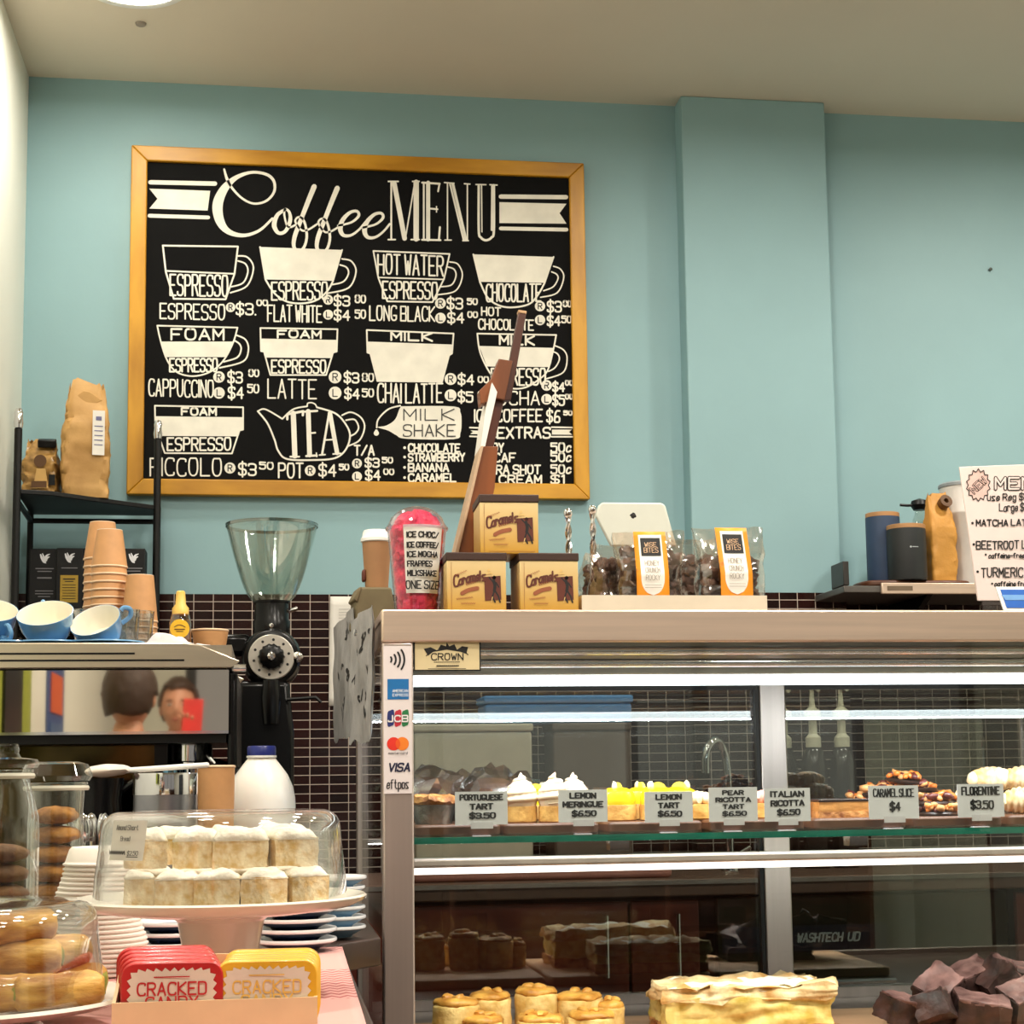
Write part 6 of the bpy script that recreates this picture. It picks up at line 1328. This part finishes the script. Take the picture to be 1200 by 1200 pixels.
scone('tallest golden scone, middle of the row', 628, 2.86, 1162, 50, 3); scone('golden scone in front of the tallest one', 632, 2.775, 1194, 54, 7); scone('golden scone right of the tallest one', 678, 2.86, 1168, 56, 4); scone('golden scone at the front right of the group', 692, 2.775, 1190, 56, 5); scone('golden scone, rightmost near the vanilla slice', 715, 2.84, 1178, 34, 8)
# vanilla slice
def vslice(label, px0, px1, Y0, Y1, ytop, rot, seed):
    Ym = (Y0+Y1)/2; xa, xb = at(px0, Y0, .8).x, at(px1, Y0, .8).x; zt_ = ZA(ytop, Y0+.03, (px0+px1)/2); h = zt_-LT-.001; w_ = xb-xa; dd = Y1-Y0
    t = thing('vanilla_slice', label, 'slice', ((xa+xb)/2, Ym, LT+.0005), rot, 'slabs of vanilla slice')
    mb = MB(); mb.box((0, 0, .010), (w_*.99, dd*.99, .020)); mb.rough(.007, 40, 10, seed); mb.build('bottom_pastry', m_flake, t, angle=1)
    mb = MB(); mb.box((0, 0, .018+(h-.040)/2), (w_*.96, dd*.96, h-.040)); mb.rough(.010, 30, 10, seed+1); mb.rough(.004, 90, 0, seed); mb.build('custard_layer', M('custard', (226, 190, 84), .5, var=.2, scale=34, bump=.4, bscale=70, col2=(250, 226, 150), sss=.1), t, angle=1)
    mb = MB(); mb.box((0, 0, h-.014), (w_*1.0, dd*1.0, .024)); mb.rough(.014, 24, 14, seed+2); mb.rough(.005, 80, 0, seed+5); mb.build('top_pastry', M('dusted_pastry', (222, 166, 92), .7, var=.2, scale=26, bump=.7, bscale=80, col2=(250, 228, 180)), t, angle=1)
    mb = MB(); n = 26
    mb.grid(lambda u, v: Vector(((u-.5)*w_*.93, (v-.5)*dd*.93, h-.0065+.005*min(1, 8*min(u, 1-u), 8*min(v, 1-v))+.010*noise.noise(Vector(((u-.5)*w_*34, (v-.5)*dd*34, seed))))), n, n); mb.build('sugar_dusting', m_sugar, t, angle=1.4)
vslice('big slab of custard vanilla slice in front, dusted white', 780, 981, 2.76, 2.90, 1151, -.04, 3); vslice('second slab of vanilla slice behind the first', 800, 968, 2.93, 3.06, 1150, .03, 9)
# brownies
m_brownie = M('brownie', (46, 25, 20), .6, var=.5, scale=32, bump=.7, bscale=70, col2=(72, 44, 38)); m_crust = M('brownie_crust', (112, 76, 72), .5, var=.45, scale=26, bump=.6, bscale=60, col2=(150, 112, 106))
def brownie(label, px, py, Y, s, rot, seed):
    q = PY(px, py, Y); t = thing('brownie', label, 'brownie', (q.x, Y, q.z), rot, 'heaped chocolate brownies')
    mb = MB(); mb.box((0, 0, 0), s); mb.rough(.0065, 30, 7, seed); mb.rough(.0028, 110, 0, seed); mb.build('crumb', m_brownie, t, angle=.7)
    mb = MB(); mb.box((0, 0, s[2]/2+.0006), (s[0]*.97, s[1]*.97, .005)); mb.rough(.0065, 30, 8, seed); mb.rough(.002, 120, 0, seed); mb.build('crust', m_crust, t, angle=.9)
br = [(1060, 1186, 2.80, (.075, .06, .04), (.2, .25, .3), 'lower left, lying flat'), (1100, 1160, 2.84, (.07, .06, .04), (.5, -.55, .4), 'left slope of the heap'), (1096, 1182, 2.78, (.07, .055, .042), (-.4, .3, .9), 'front, steeply tilted'), (1140, 1146, 2.88, (.07, .055, .04), (.3, -.3, .2), 'pale peak on the left'), (1168, 1150, 2.85, (.055, .05, .06), (.3, .75, .5), 'highest point of the heap'), (1150, 1186, 2.78, (.09, .055, .042), (.2, .15, -.2), 'front, broad piece'), (1196, 1172, 2.80, (.07, .055, .045), (.5, -.3, .3), 'right edge of the picture, front'), (1200, 1146, 2.87, (.07, .06, .04), (.2, .2, .1), 'right edge of the picture, behind'), (1120, 1195, 2.83, (.20, .10, .040), (0, 0, .05), 'long base piece under the heap')]
for i, (px, py, Y, s, r, l) in enumerate(br): brownie('dark chocolate brownie, '+l, px, py, Y, s, r, i+2)
# ================================================================== back wall, right: wall shelf with canisters, bag and tub
wY = 4.40; sz_ = ZA(686, wY, 1080)
wl = at(993, wY-.12, sz_).x; wr_ = 2.62
ws = thing('wall_shelf', 'steel framed wall shelf below the teal wall, right of the pillar', 'shelf', ((wl+wr_)/2, 4.46, sz_)); hw_ = (wr_-wl)/2
MB().b2((-hw_, -.15, -.030), (hw_, .165, -.012)).build('shelf_panel', M('grey_shelf', (96, 92, 88), .4, .4), ws, bevel=.002)
z0 = ZA(696, wY-.1, 1080)-sz_
MB().b2((-hw_+.10, -.162, z0), (hw_, -.1505, -.005)).build('front_strip', m_steel, ws, bevel=.002)
MB().b2((-hw_+.115, -.1632, (z0-.005)/2-.006), (-hw_+.185, -.1622, (z0-.005)/2+.006)).build('name_strip', M('dull_strip', (110, 92, 72), .5), ws)
MB().b2((-hw_, -.15, -.011), (-hw_+.016, -.05, ZA(657, wY-.1, 993)-sz_)).build('end_plate', M('end_plate_grey', (62, 60, 58), .4, .6), ws, bevel=.002)
for x in (-hw_+.25, hw_-.25): MB().prism([(.165, -.031), (-.12, -.031), (.165, -.16)], x-.008, x+.008, lambda u, v, w_: (w_, u, v)).build('bracket', m_blackmetal, ws)
o = MB().prism(cr([(x*.64, y) for x, y in pl('-.23 -.06 -.15 -.085 .0 -.08 .13 -.088 .22 -.07 .235 0 .2 .06 .05 .07 -.15 .068 -.235 .03')], 4, True), 0, .016).build('wooden_board', m_wood_dark, bevel=.005)
o.location = (at(1069, 4.38, sz_).x, 4.40, sz_-.0115); tag(o, 'dark wavy edged wooden board on the wall shelf under the canisters', 'board')
zb_ = sz_+.0050
def canister(px, Y, w_, ytop, mat, lab, logo=False):
    q = at(px, Y, zb_); r = w_/2*Y/FPX; h = ZA(ytop, Y, px)-zb_
    t = thing('canister', lab, 'canister', (q.x, Y, zb_))
    MB().lathe([(0, 0), (r*.97, 0), (r, .004), (r, h-.012), (0, h-.012)], 40).build('body', mat, t)
    MB().lathe([(0, h-.0115), (r*.99, h-.0115), (r*.99, h-.001), (r*.97, h), (0, h)], 40).build('lid', M('light_wood_lid', (176, 130, 84), .5, var=.15, scale=20, stretch=(.2, 1, 1)), t)
    if logo: ink('mark', M('pale_mark', (170, 176, 180), .5), lambda u, v: (u*.001, -math.sqrt(max(0, r*r-(u*.001)**2))-.0006, h*.58-v*.001), t, [(pl('-3 1 2 1'), 2.2), (pl('4 1 8 1'), 2.2), (pl('10 1 12 1'), 2.2)], discs=[(-8, 1, 2.5)])
canister(1037, 4.42, 42, 602, M('navy_canister', (46, 66, 96), .5, var=.06), 'tall navy canister with wooden lid behind the black one')
canister(1064, 4.345, 48, 616, M('charcoal_canister', (32, 36, 38), .5, var=.08), 'short charcoal canister with wooden lid on the wooden board', True)
q = at(1103, 4.37, zb_)
t = paper_bag('kraft_bag', 'upright tan kraft bag with open rolled top beside the canisters', (q.x, 4.37, zb_), .076, .058, ZA(580, 4.37, 1103)-zb_, .7, M('golden_kraft', (196, 140, 60), .55, var=.1, scale=12, bump=.5, bscale=45), .15, 21, crush=.004)
MB().lathe([(.005, -.012), (.016, -.012), (.018, .012), (.007, .012), (.005, -.012)], 18, xf=Matrix.Translation((.008, -.02, ZA(587, 4.37, 1103)-zb_-.008)) @ Matrix.Rotation(1.2, 4, 'X')).build('rolled_top', M('brown_print', (92, 60, 28), .6), t)
q = at(1084, 4.46, zb_)
t = thing('glass_bottle', 'clear bottle with a black stopper behind the kraft bag', 'bottle', (q.x, 4.475, zb_)); h = ZA(584, 4.475, 1084)-zb_
MB().lathe([(0, 0), (.034, 0), (.035, .006), (.035, h*.62), (.016, h*.8), (.014, h*.86), (.012, h*.86), (.031, h*.61), (.031, .006), (0, .006)], 28).build('bottle_body', m_glassjar, t)
MB().lathe([(0, h*.865), (.018, h*.865), (.026, h*.92), (.022, h*.97), (0, h)], 20).build('stopper', m_black, t)
MB().tube([(-.01, 0, h*.92), (-.04, -.01, h*.91), (-.06, -.01, h*.915)], .004).build('pour_lever', m_black, t)
q = at(1133, 4.42, sz_); r = 30*4.42/FPX; h = ZA(572, 4.42, 1133)-sz_+.011
t = thing('white_tub', 'tall white plastic tub with grey lid half hidden by the menu sign', 'tub', (q.x+.005, 4.42, sz_-.0115))
MB().lathe([(0, 0), (r*.86, 0), (r*.88, .004), (r*.97, h*.72), (r*1.0, h*.73), (r*1.0, h*.75), (r*.98, h*.76), (r*1.02, h), (0, h)], 40).build('tub_body', M('milky_plastic', (220, 214, 208), .4, var=.03), t)
MB().lathe([(0, h+.0005), (r*1.06, h+.0005), (r*1.07, h+.008), (r*1.0, h+.012), (0, h+.012)], 40).build('lid', M('grey_lid', (150, 156, 160), .4), t)
# small hook/nail on the wall
p = PY(1160, 316, W); o = MB().lathe([(0, 0), (.004, 0), (.005, .006), (0, .008)], 12, xf=RXm).build('wall_screw', M('dark_screw', (60, 70, 62), .5)); o.location = (p.x, W-.0005, p.z); tag(o, 'tiny dark screw in the teal wall right of the pillar', 'screw')
# ================================================================== on and under the back bench, seen through the case
def pump(px, Y, ytop, lab, first=[]):
    q = at(px, Y, BENCH)
    if first: dup(first[0], (q.x, Y, BENCH+.0005), label=lab); return
    h = ZA(ytop, Y, px)-BENCH
    t = thing('pump_dispenser', lab, 'dispenser', (q.x, Y, BENCH+.0005), 0, 'pump dispensers on the back bench'); first.append(t)
    MB().lathe([(0, 0), (.032, 0), (.034, .005), (.034, h-.20), (.026, h-.165), (.017, h-.155), (0, h-.155)], 32).build('bottle_body', M('dark_syrup_bottle', (36, 26, 22), .25, coat=.4), t)
    mw = M('ivory_pump', (226, 220, 196), .4)
    MB().lathe([(0, h-.1545), (.020, h-.1545), (.020, h-.13), (.011, h-.12), (.0105, h-.085), (.022, h-.08), (.022, h-.062), (.008, h-.05), (.006, h-.02), (0, h-.02)], 24).build('pump_collar', mw, t)
    MB().tube([(0, 0, h-.02), (0, 0, h-.004), (0, -.02, h), (0, -.055, h-.008)], .0055).build('pump_spout', mw, t)
pump(958, 4.30, 806, 'left ivory pump dispenser seen through the case, right of the door stile'); pump(992, 4.30, 805, 'right ivory pump dispenser seen through the case')
q = at(926, 4.34, BENCH); dsp = [o for o in COL.objects if o.name == 'pump_dispenser'][0]; dup(dsp, (q.x, 4.36, BENCH+.0005), label='ivory pump dispenser nearest the case door stile')
q = at(866, 4.2, BENCH)
t = thing('kitchen_tap', 'curved chrome kitchen tap on the back bench behind the glass', 'tap', (q.x, 4.28, BENCH+.0005)); h = ZA(868, 4.28, 860)-BENCH
MB().tube(cr([(0, 0, .0), (0, 0, h*.7), (-.01, 0, h*.92), (-.035, -.02, h), (-.062, -.03, h*.92), (-.066, -.03, h*.75)], 6), .011, 12).build('spout', m_chrome, t)
MB().lathe([(0, 0), (.024, 0), (.022, .02), (.012, .03), (0, .03)], 24).build('base', m_chrome, t)
MB().tube([(0.02, 0, .04), (.05, -.02, .06)], .005).build('lever', m_chrome, t)
q = at(1035, 4.0, .6)
d = thing('dishwasher', 'dark under-bench dishwasher with a slanted white name strip', 'dishwasher', (at(1018, 3.98, .6).x, 3.985, 0)); hw_ = .36
MB().b2((-hw_, .0305, .08), (hw_, .5, BENCH-.046)).build('body', m_black, d)
MB().b2((-hw_, 0, .08), (hw_, .03, BENCH-.046)).build('door', M('dark_steel_door', (46, 43, 30), .25, .3, var=.1), d, bevel=.004)
zs = ZA(1098, 3.985, 1000)
MB().b2((-hw_+.01, -.0008, zs-.030), (at(1040, 3.985, zs).x-d.location.x, -.0002, zs+.030)).build('name_panel', M('navy_strip', (26, 26, 44), .4), d)
ink('lettering', M('strip_lettering', (210, 212, 214), .5), lambda u, v: (u*.001, -.0014, zs-v*.001), d, [(a, 4.2) for a in text('WASHTECH', (at(934, 3.985, zs).x-d.location.x)*1000, (at(986, 3.985, zs).x-d.location.x)*1000, -11, 8, slant=.25)+text('UD', (at(993, 3.985, zs).x-d.location.x)*1000, (at(1006, 3.985, zs).x-d.location.x)*1000, -11, 8, slant=.25)])
MB().tube([(-hw_+.05, -.002, zs-.10), (-hw_+.05, -.03, zs-.10), (.06, -.03, zs-.10), (.06, -.002, zs-.10)], .008).build('handle', m_chrome, d)
MB().lathe([(0, 0), (.006, .0), (.006, BENCH-.05-.001-.0), (0, BENCH-.05-.001)], 10, (hw_-.04, .06, 0)).build('side_foot', m_black, d)
t = thing('pink_tray_stack', 'pinkish folded cloth bundle on the bench edge behind the case glass', 'cloth', (at(640, 4.0, BENCH).x, 4.14, BENCH+.0005))
MB().box((0, 0, .022), (.62, .22, .044)).build('folded_layer', M('dusty_pink_cloth', (196, 134, 122), .8, bump=.2), t, bevel=.01, bseg=3)
q = at(600, 4.2, BENCH)
for i, (px, Y, wq, hq, col, lab) in enumerate([(552, 4.40, .30, .357, (206, 196, 176), 'cream storage box on the back bench behind the foil tarts'), (690, 4.40, .20, .357, (104, 90, 80), 'brown-grey storage box on the back bench behind the lemon tarts'), (652, 4.40, .38, .050, (90, 150, 214), 'flat blue slab imitating a blue reflection across the two storage boxes')]):  # the last, blue one stands in for a bluish reflection on the glass
    q = at(px, Y, BENCH); t = thing('storage_box_or_reflection', lab, 'box', (q.x, Y, BENCH+(.0005 if i < 2 else .3785)))
    m_ = M('box_%d' % i, col, .6, var=.05)
    MB().box((0, 0, hq/2), (wq, .16, hq)).build('box_body', m_, t, bevel=.006); MB().box((0, 0, hq+.011), (wq+.008, .168, .02)).build('lid', m_, t, bevel=.005)
# ================================================================== the shop behind the viewer (mirrored in the coffee machine panel; the dark furniture is added)
m_skin = M('skin', (206, 150, 122), .5, var=.05, sss=.1); m_hair = M('brown_hair', (58, 40, 30), .6, var=.3, scale=60, stretch=(6, 6, 1)); m_lips = M('lips', (170, 92, 84), .5)
def skinmesh(edges_pts, rads, edges, sub=2):
    me = bpy.data.meshes.new('tmp'); me.from_pydata(edges_pts, edges, []); o = bpy.data.objects.new('tmp', me); COL.objects.link(o)
    md = o.modifiers.new('s', 'SKIN'); md.use_smooth_shade = True
    for v, r in zip(me.skin_vertices[0].data, rads): v.radius = r
    me.skin_vertices[0].data[0].use_root = True
    sb = o.modifiers.new('u', 'SUBSURF'); sb.levels = sub; sb.render_levels = sub
    dg = bpy.context.evaluated_depsgraph_get(); dg.update(); ev = o.evaluated_get(dg); out = bpy.data.meshes.new_from_object(ev)
    bpy.data.objects.remove(o); return out
class Sk:
    def __init__(s): s.p = []; s.r = []; s.e = []
    def v(s, p, r, par=None):
        s.p.append(p); s.r.append((r, r) if not isinstance(r, tuple) else r); i = len(s.p)-1
        if par is not None: s.e.append((par, i))
        return i
    def mesh(s, k): return skinmesh([tuple(c*k for c in p) for p in s.p], [(a*k, b*k) for a, b in s.r], s.e)
def figure(label, loc, rot, k, shirt, trous, arms, group=None):
    """standing adult, facing local -Y; arms: per side (elbow, wrist, palm, finger direction)"""
    t = thing('person', label, 'person', loc, rot)
    S_ = Sk(); pel = S_.v((0, 0, .95), (.145, .10)); sp1 = S_.v((0, 0, 1.12), (.125, .09), pel); ch = S_.v((0, 0, 1.30), (.145, .10), sp1); nk = S_.v((0, .008, 1.45), .052, ch); hd = S_.v((0, -.012, 1.56), .060, nk)
    T = Sk(); T.v((0, 0, .93), (.165, .12)); T.v((0, 0, 1.12), (.145, .108), 0); T.v((0, 0, 1.30), (.160, .115), 1); T.v((0, .005, 1.415), (.075, .065), 2)
    Tr = Sk(); Tr.v((0, 0, .95), (.150, .112))
    for s, (el, wr, pa, fd) in zip((-1, 1), arms):
        sh_ = S_.v((s*.165, 0, 1.375), .055, ch); e = S_.v((s*el[0], el[1], el[2]), .040, sh_); w_ = S_.v((s*wr[0], wr[1], wr[2]), .027, e); p = S_.v((s*pa[0], pa[1], pa[2]), (.034, .018), w_)
        f = Vector(fd).normalized(); f.x *= s; side = f.cross(Vector((0, -1, .01))).normalized() if abs(f.y) < .8 else Vector((s, 0, 0)); curl = Vector((0, -1, 0)) if abs(f.y) < .8 else Vector((0, 0, -1))
        P = Vector((s*pa[0], pa[1], pa[2]))
        for i, L in enumerate((.070, .080, .074, .058)):
            b0 = P+side*(.027-.018*i)+f*.03; a = S_.v(tuple(b0), .0095, p); b1 = b0+f*L*.5+curl*.010; b = S_.v(tuple(b1), .0088, a); S_.v(tuple(b1+f*L*.4+curl*.018), .0075, b)
        th = P+side*.030-f*.01; a = S_.v(tuple(th), .0105, p); S_.v(tuple(th+side*.022+f*.035+curl*.012), .0085, a)
        q = T.v((s*.165, 0, 1.375), .070, 2); q2 = T.v((s*(.165+(el[0]-.165)*.75), el[1]*.75, 1.375+(el[2]-1.375)*.75), .056, q)
        hp = S_.v((s*.085, 0, .88), .088, pel); kn = S_.v((s*.095, -.012, .50), .058, hp); an = S_.v((s*.095, .02, .095), .040, kn); S_.v((s*.105, -.12, .045), (.040, .030), an)
        h2 = Tr.v((s*.088, 0, .86), .102, 0); k2 = Tr.v((s*.097, -.012, .50), .074, h2); Tr.v((s*.097, .015, .11), .062, k2)
    me = S_.mesh(k)
    bm = bmesh.new(); bm.from_mesh(me); bpy.data.meshes.remove(me)
    mb = MB(); mb.bm.free(); mb.bm = bm; c = Vector((0, -.020, 1.615))
    h = bmesh.new(); bmesh.ops.create_icosphere(h, subdivisions=4, radius=1); h.verts.index_update(); vs = []
    for v in h.verts:
        p = v.co.copy(); x, y, z = p.x*.074, p.y*.094, p.z*.118
        if z < 0: x *= 1-.28*(-z/.118)**1.3; y = y*(1-.12*(-z/.118)) if y > 0 else y
        if y < 0:
            y += -.022*math.exp(-((x/.011)**2+((z+.018)/.020)**2))-.010*math.exp(-((x/.009)**2+((z-.010)/.026)**2))   # nose
            y += .010*(math.exp(-(((abs(x)-.030)/.014)**2+((z-.008)/.012)**2)))                                            # eye sockets
            y += -.006*math.exp(-((x/.024)**2+((z+.056)/.007)**2))-.008*math.exp(-((x/.020)**2+((z+.098)/.016)**2))        # lips, chin
            y += -.004*math.exp(-(((abs(x)-.030)/.020)**2+((z-.028)/.007)**2))
        vs.append((c+Vector((x, y, z)))*k)
    mb.add(vs, [[v.index for v in f.verts] for f in h.faces]); h.free()
    for s in (-1, 1): mb.blob((c+Vector((s*.076, .008, -.008)))*k, (.010*k, .020*k, .032*k), .1, 2, 2, 1)
    mb.build('body', m_skin, t, angle=3)
    for s in (-1, 1):
        MB().blob((c+Vector((s*.030, -.080, .008)))*k, (.0115*k, .010*k, .0062*k), 0, 1, 2).build('eye', m_label, t); MB().blob((c+Vector((s*.030, -.0875, .008)))*k, (.0052*k, .004*k, .0052*k), 0, 1, 2).build('iris', m_ink, t)
    for s in (-1, 1): MB().box((c+Vector((s*.031, -.087, .026)))*k, (.026*k, .008*k, .005*k), (0, s*.12, 0)).build('eyebrow', m_hair, t, bevel=.002)
    MB().blob((c+Vector((0, -.0955, -.056)))*k, (.022*k, .006*k, .006*k), .1, 3, 2).build('mouth', m_lips, t)
    mb = MB(); h = bmesh.new(); bmesh.ops.create_icosphere(h, subdivisions=4, radius=1); h.verts.index_update(); keep = {}; vs = []
    for v in h.verts:
        p = v.co
        if p.y < -.35 and p.z < .55+.0*p.x or p.z < -.55 or (abs(p.x) > .8 and p.z < -.05 and p.y < .3): continue
        n = 1+.07*noise.noise(p*9)+.03*abs(noise.noise(p*22)); keep[v.index] = len(vs); vs.append((c+Vector((p.x*.083*n, p.y*.104*n+.003, p.z*.127*n+.002)))*k)
    mb.add(vs, [[keep[v.index] for v in f.verts] for f in h.faces if all(v.index in keep for v in f.verts)]); h.free(); mb.build('hair', m_hair, t, solid=.012, angle=3)
    for nm, sk, mt in (('shirt', T, shirt), ('trousers', Tr, trous)):
        me = sk.mesh(k); me.materials.append(mt); o = bpy.data.objects.new(nm, me); COL.objects.link(o); o.parent = t
    for s in (-1, 1):
        mb = MB(); mb.blob((s*.103*k, -.045*k, .042*k), (.050*k, .135*k, .045*k), .05, 2, 3, 1, flat=-.9); mb.build('shoe', m_black, t)
    return t
rest = ((.215, .03, 1.10), (.215, -.06, .90), (.215, -.085, .83), (0, -.2, -1))
hold = ((.20, -.12, 1.17), (.10, -.30, 1.40), (.075, -.33, 1.48), (-.15, -.1, 1))
# customer by the counter with the back of the head to the coffee machine; photographer further back raising a red phone
figure('person with short brown hair standing at the counter, back to the coffee machine', (-.40, .93, 0), .12, .872, M('dark_shirt', (40, 40, 46), .8), M('dark_jeans', (36, 42, 58), .8), (rest, rest))
figure('person with short brown hair raising a red phone, seen mirrored in the machine', (-.36, -1.0, 0), PI+.05, .905, M('grey_shirt', (120, 116, 112), .8), M('black_trousers', (24, 24, 28), .8), (hold, rest))
o = MB().box((0, 0, 0), (.074, .009, .150)).build('phone', M('red_case', (214, 44, 40), .35), bevel=.003); o.location = (-.36+.066, -1.0+.325, 1.405); o.rotation_euler = (.1, .06, 0); tag(o, 'phone in a red case held up by the mirrored person', 'phone')
t = thing('wall_poster', 'blue poster with an orange panel on the white wall, seen mirrored', 'poster', (XL+.001, .45, 1.28))
MB().b2((0, -.20, 0), (.006, .20, .34)).build('sheet', M('poster_blue', (40, 74, 130), .5), t)
for z0, z1, c in ((.10, .22, (214, 92, 40)), (.26, .33, (60, 110, 180)), (.01, .07, (70, 100, 140))): MB().b2((.0065, -.14, z0), (.009, .14, z1)).build('printed_panel', M('poster_%d' % c[0], c, .5), t)
t = thing('notice_board', 'lime green notice board with a dark panel on the white wall by the counter', 'notice board', (XL+.001, 1.40, 1.22))
MB().b2((0, -.36, 0), (.010, .36, .40)).build('board', M('lime_board', (150, 160, 54), .6), t); MB().b2((.0105, -.14, .02), (.018, .16, .38)).build('dark_panel', m_black, t)
f = thing('added_dark_fridge', 'tall dark fridge added unseen by the right wall to darken reflections', 'fridge', (RX-.40, .6, 0))  # added out of view as a dark mass to cut pale reflections
MB().b2((-.33, -.45, .05), (.37, .45, 2.0)).build('cabinet', m_black, f, bevel=.01); MB().b2((-.345, -.42, .2), (-.332, .42, 1.85)).build('door', M('fridge_glass', (40, 46, 52), .1, coat=.5), f); MB().tube([(-.345, -.36, .8), (-.37, -.36, .8), (-.37, -.36, 1.3), (-.345, -.36, 1.3)], .01).build('handle', m_chrome, f)
sf_ = thing('added_dark_shelf_unit', 'wide dark shelf unit added unseen below the window to darken reflections', 'shelf unit', (1.5, RY+.25, 0))  # added unseen dark furniture, keeps mirrored window haze down
MB().b2((-1.7, -.2, 0), (1.7, .2, .06)).build('plinth', m_wood_dark, sf_); MB().b2((-1.7, -.2, .86), (1.7, .2, .90)).build('top', m_wood_dark, sf_); MB().b2((-1.7, -.2, .06), (1.7, -.18, .86)).build('back_panel', m_wood_dark, sf_)
for z in (.33, .60): MB().b2((-1.68, -.18, z), (1.68, .19, z+.025)).build('shelf', m_wood_dark, sf_)
for x in (-1.69, -.57, .57, 1.69): MB().b2((x-.012, -.18, .06), (x+.012, .2, .86)).build('divider', m_wood_dark, sf_)
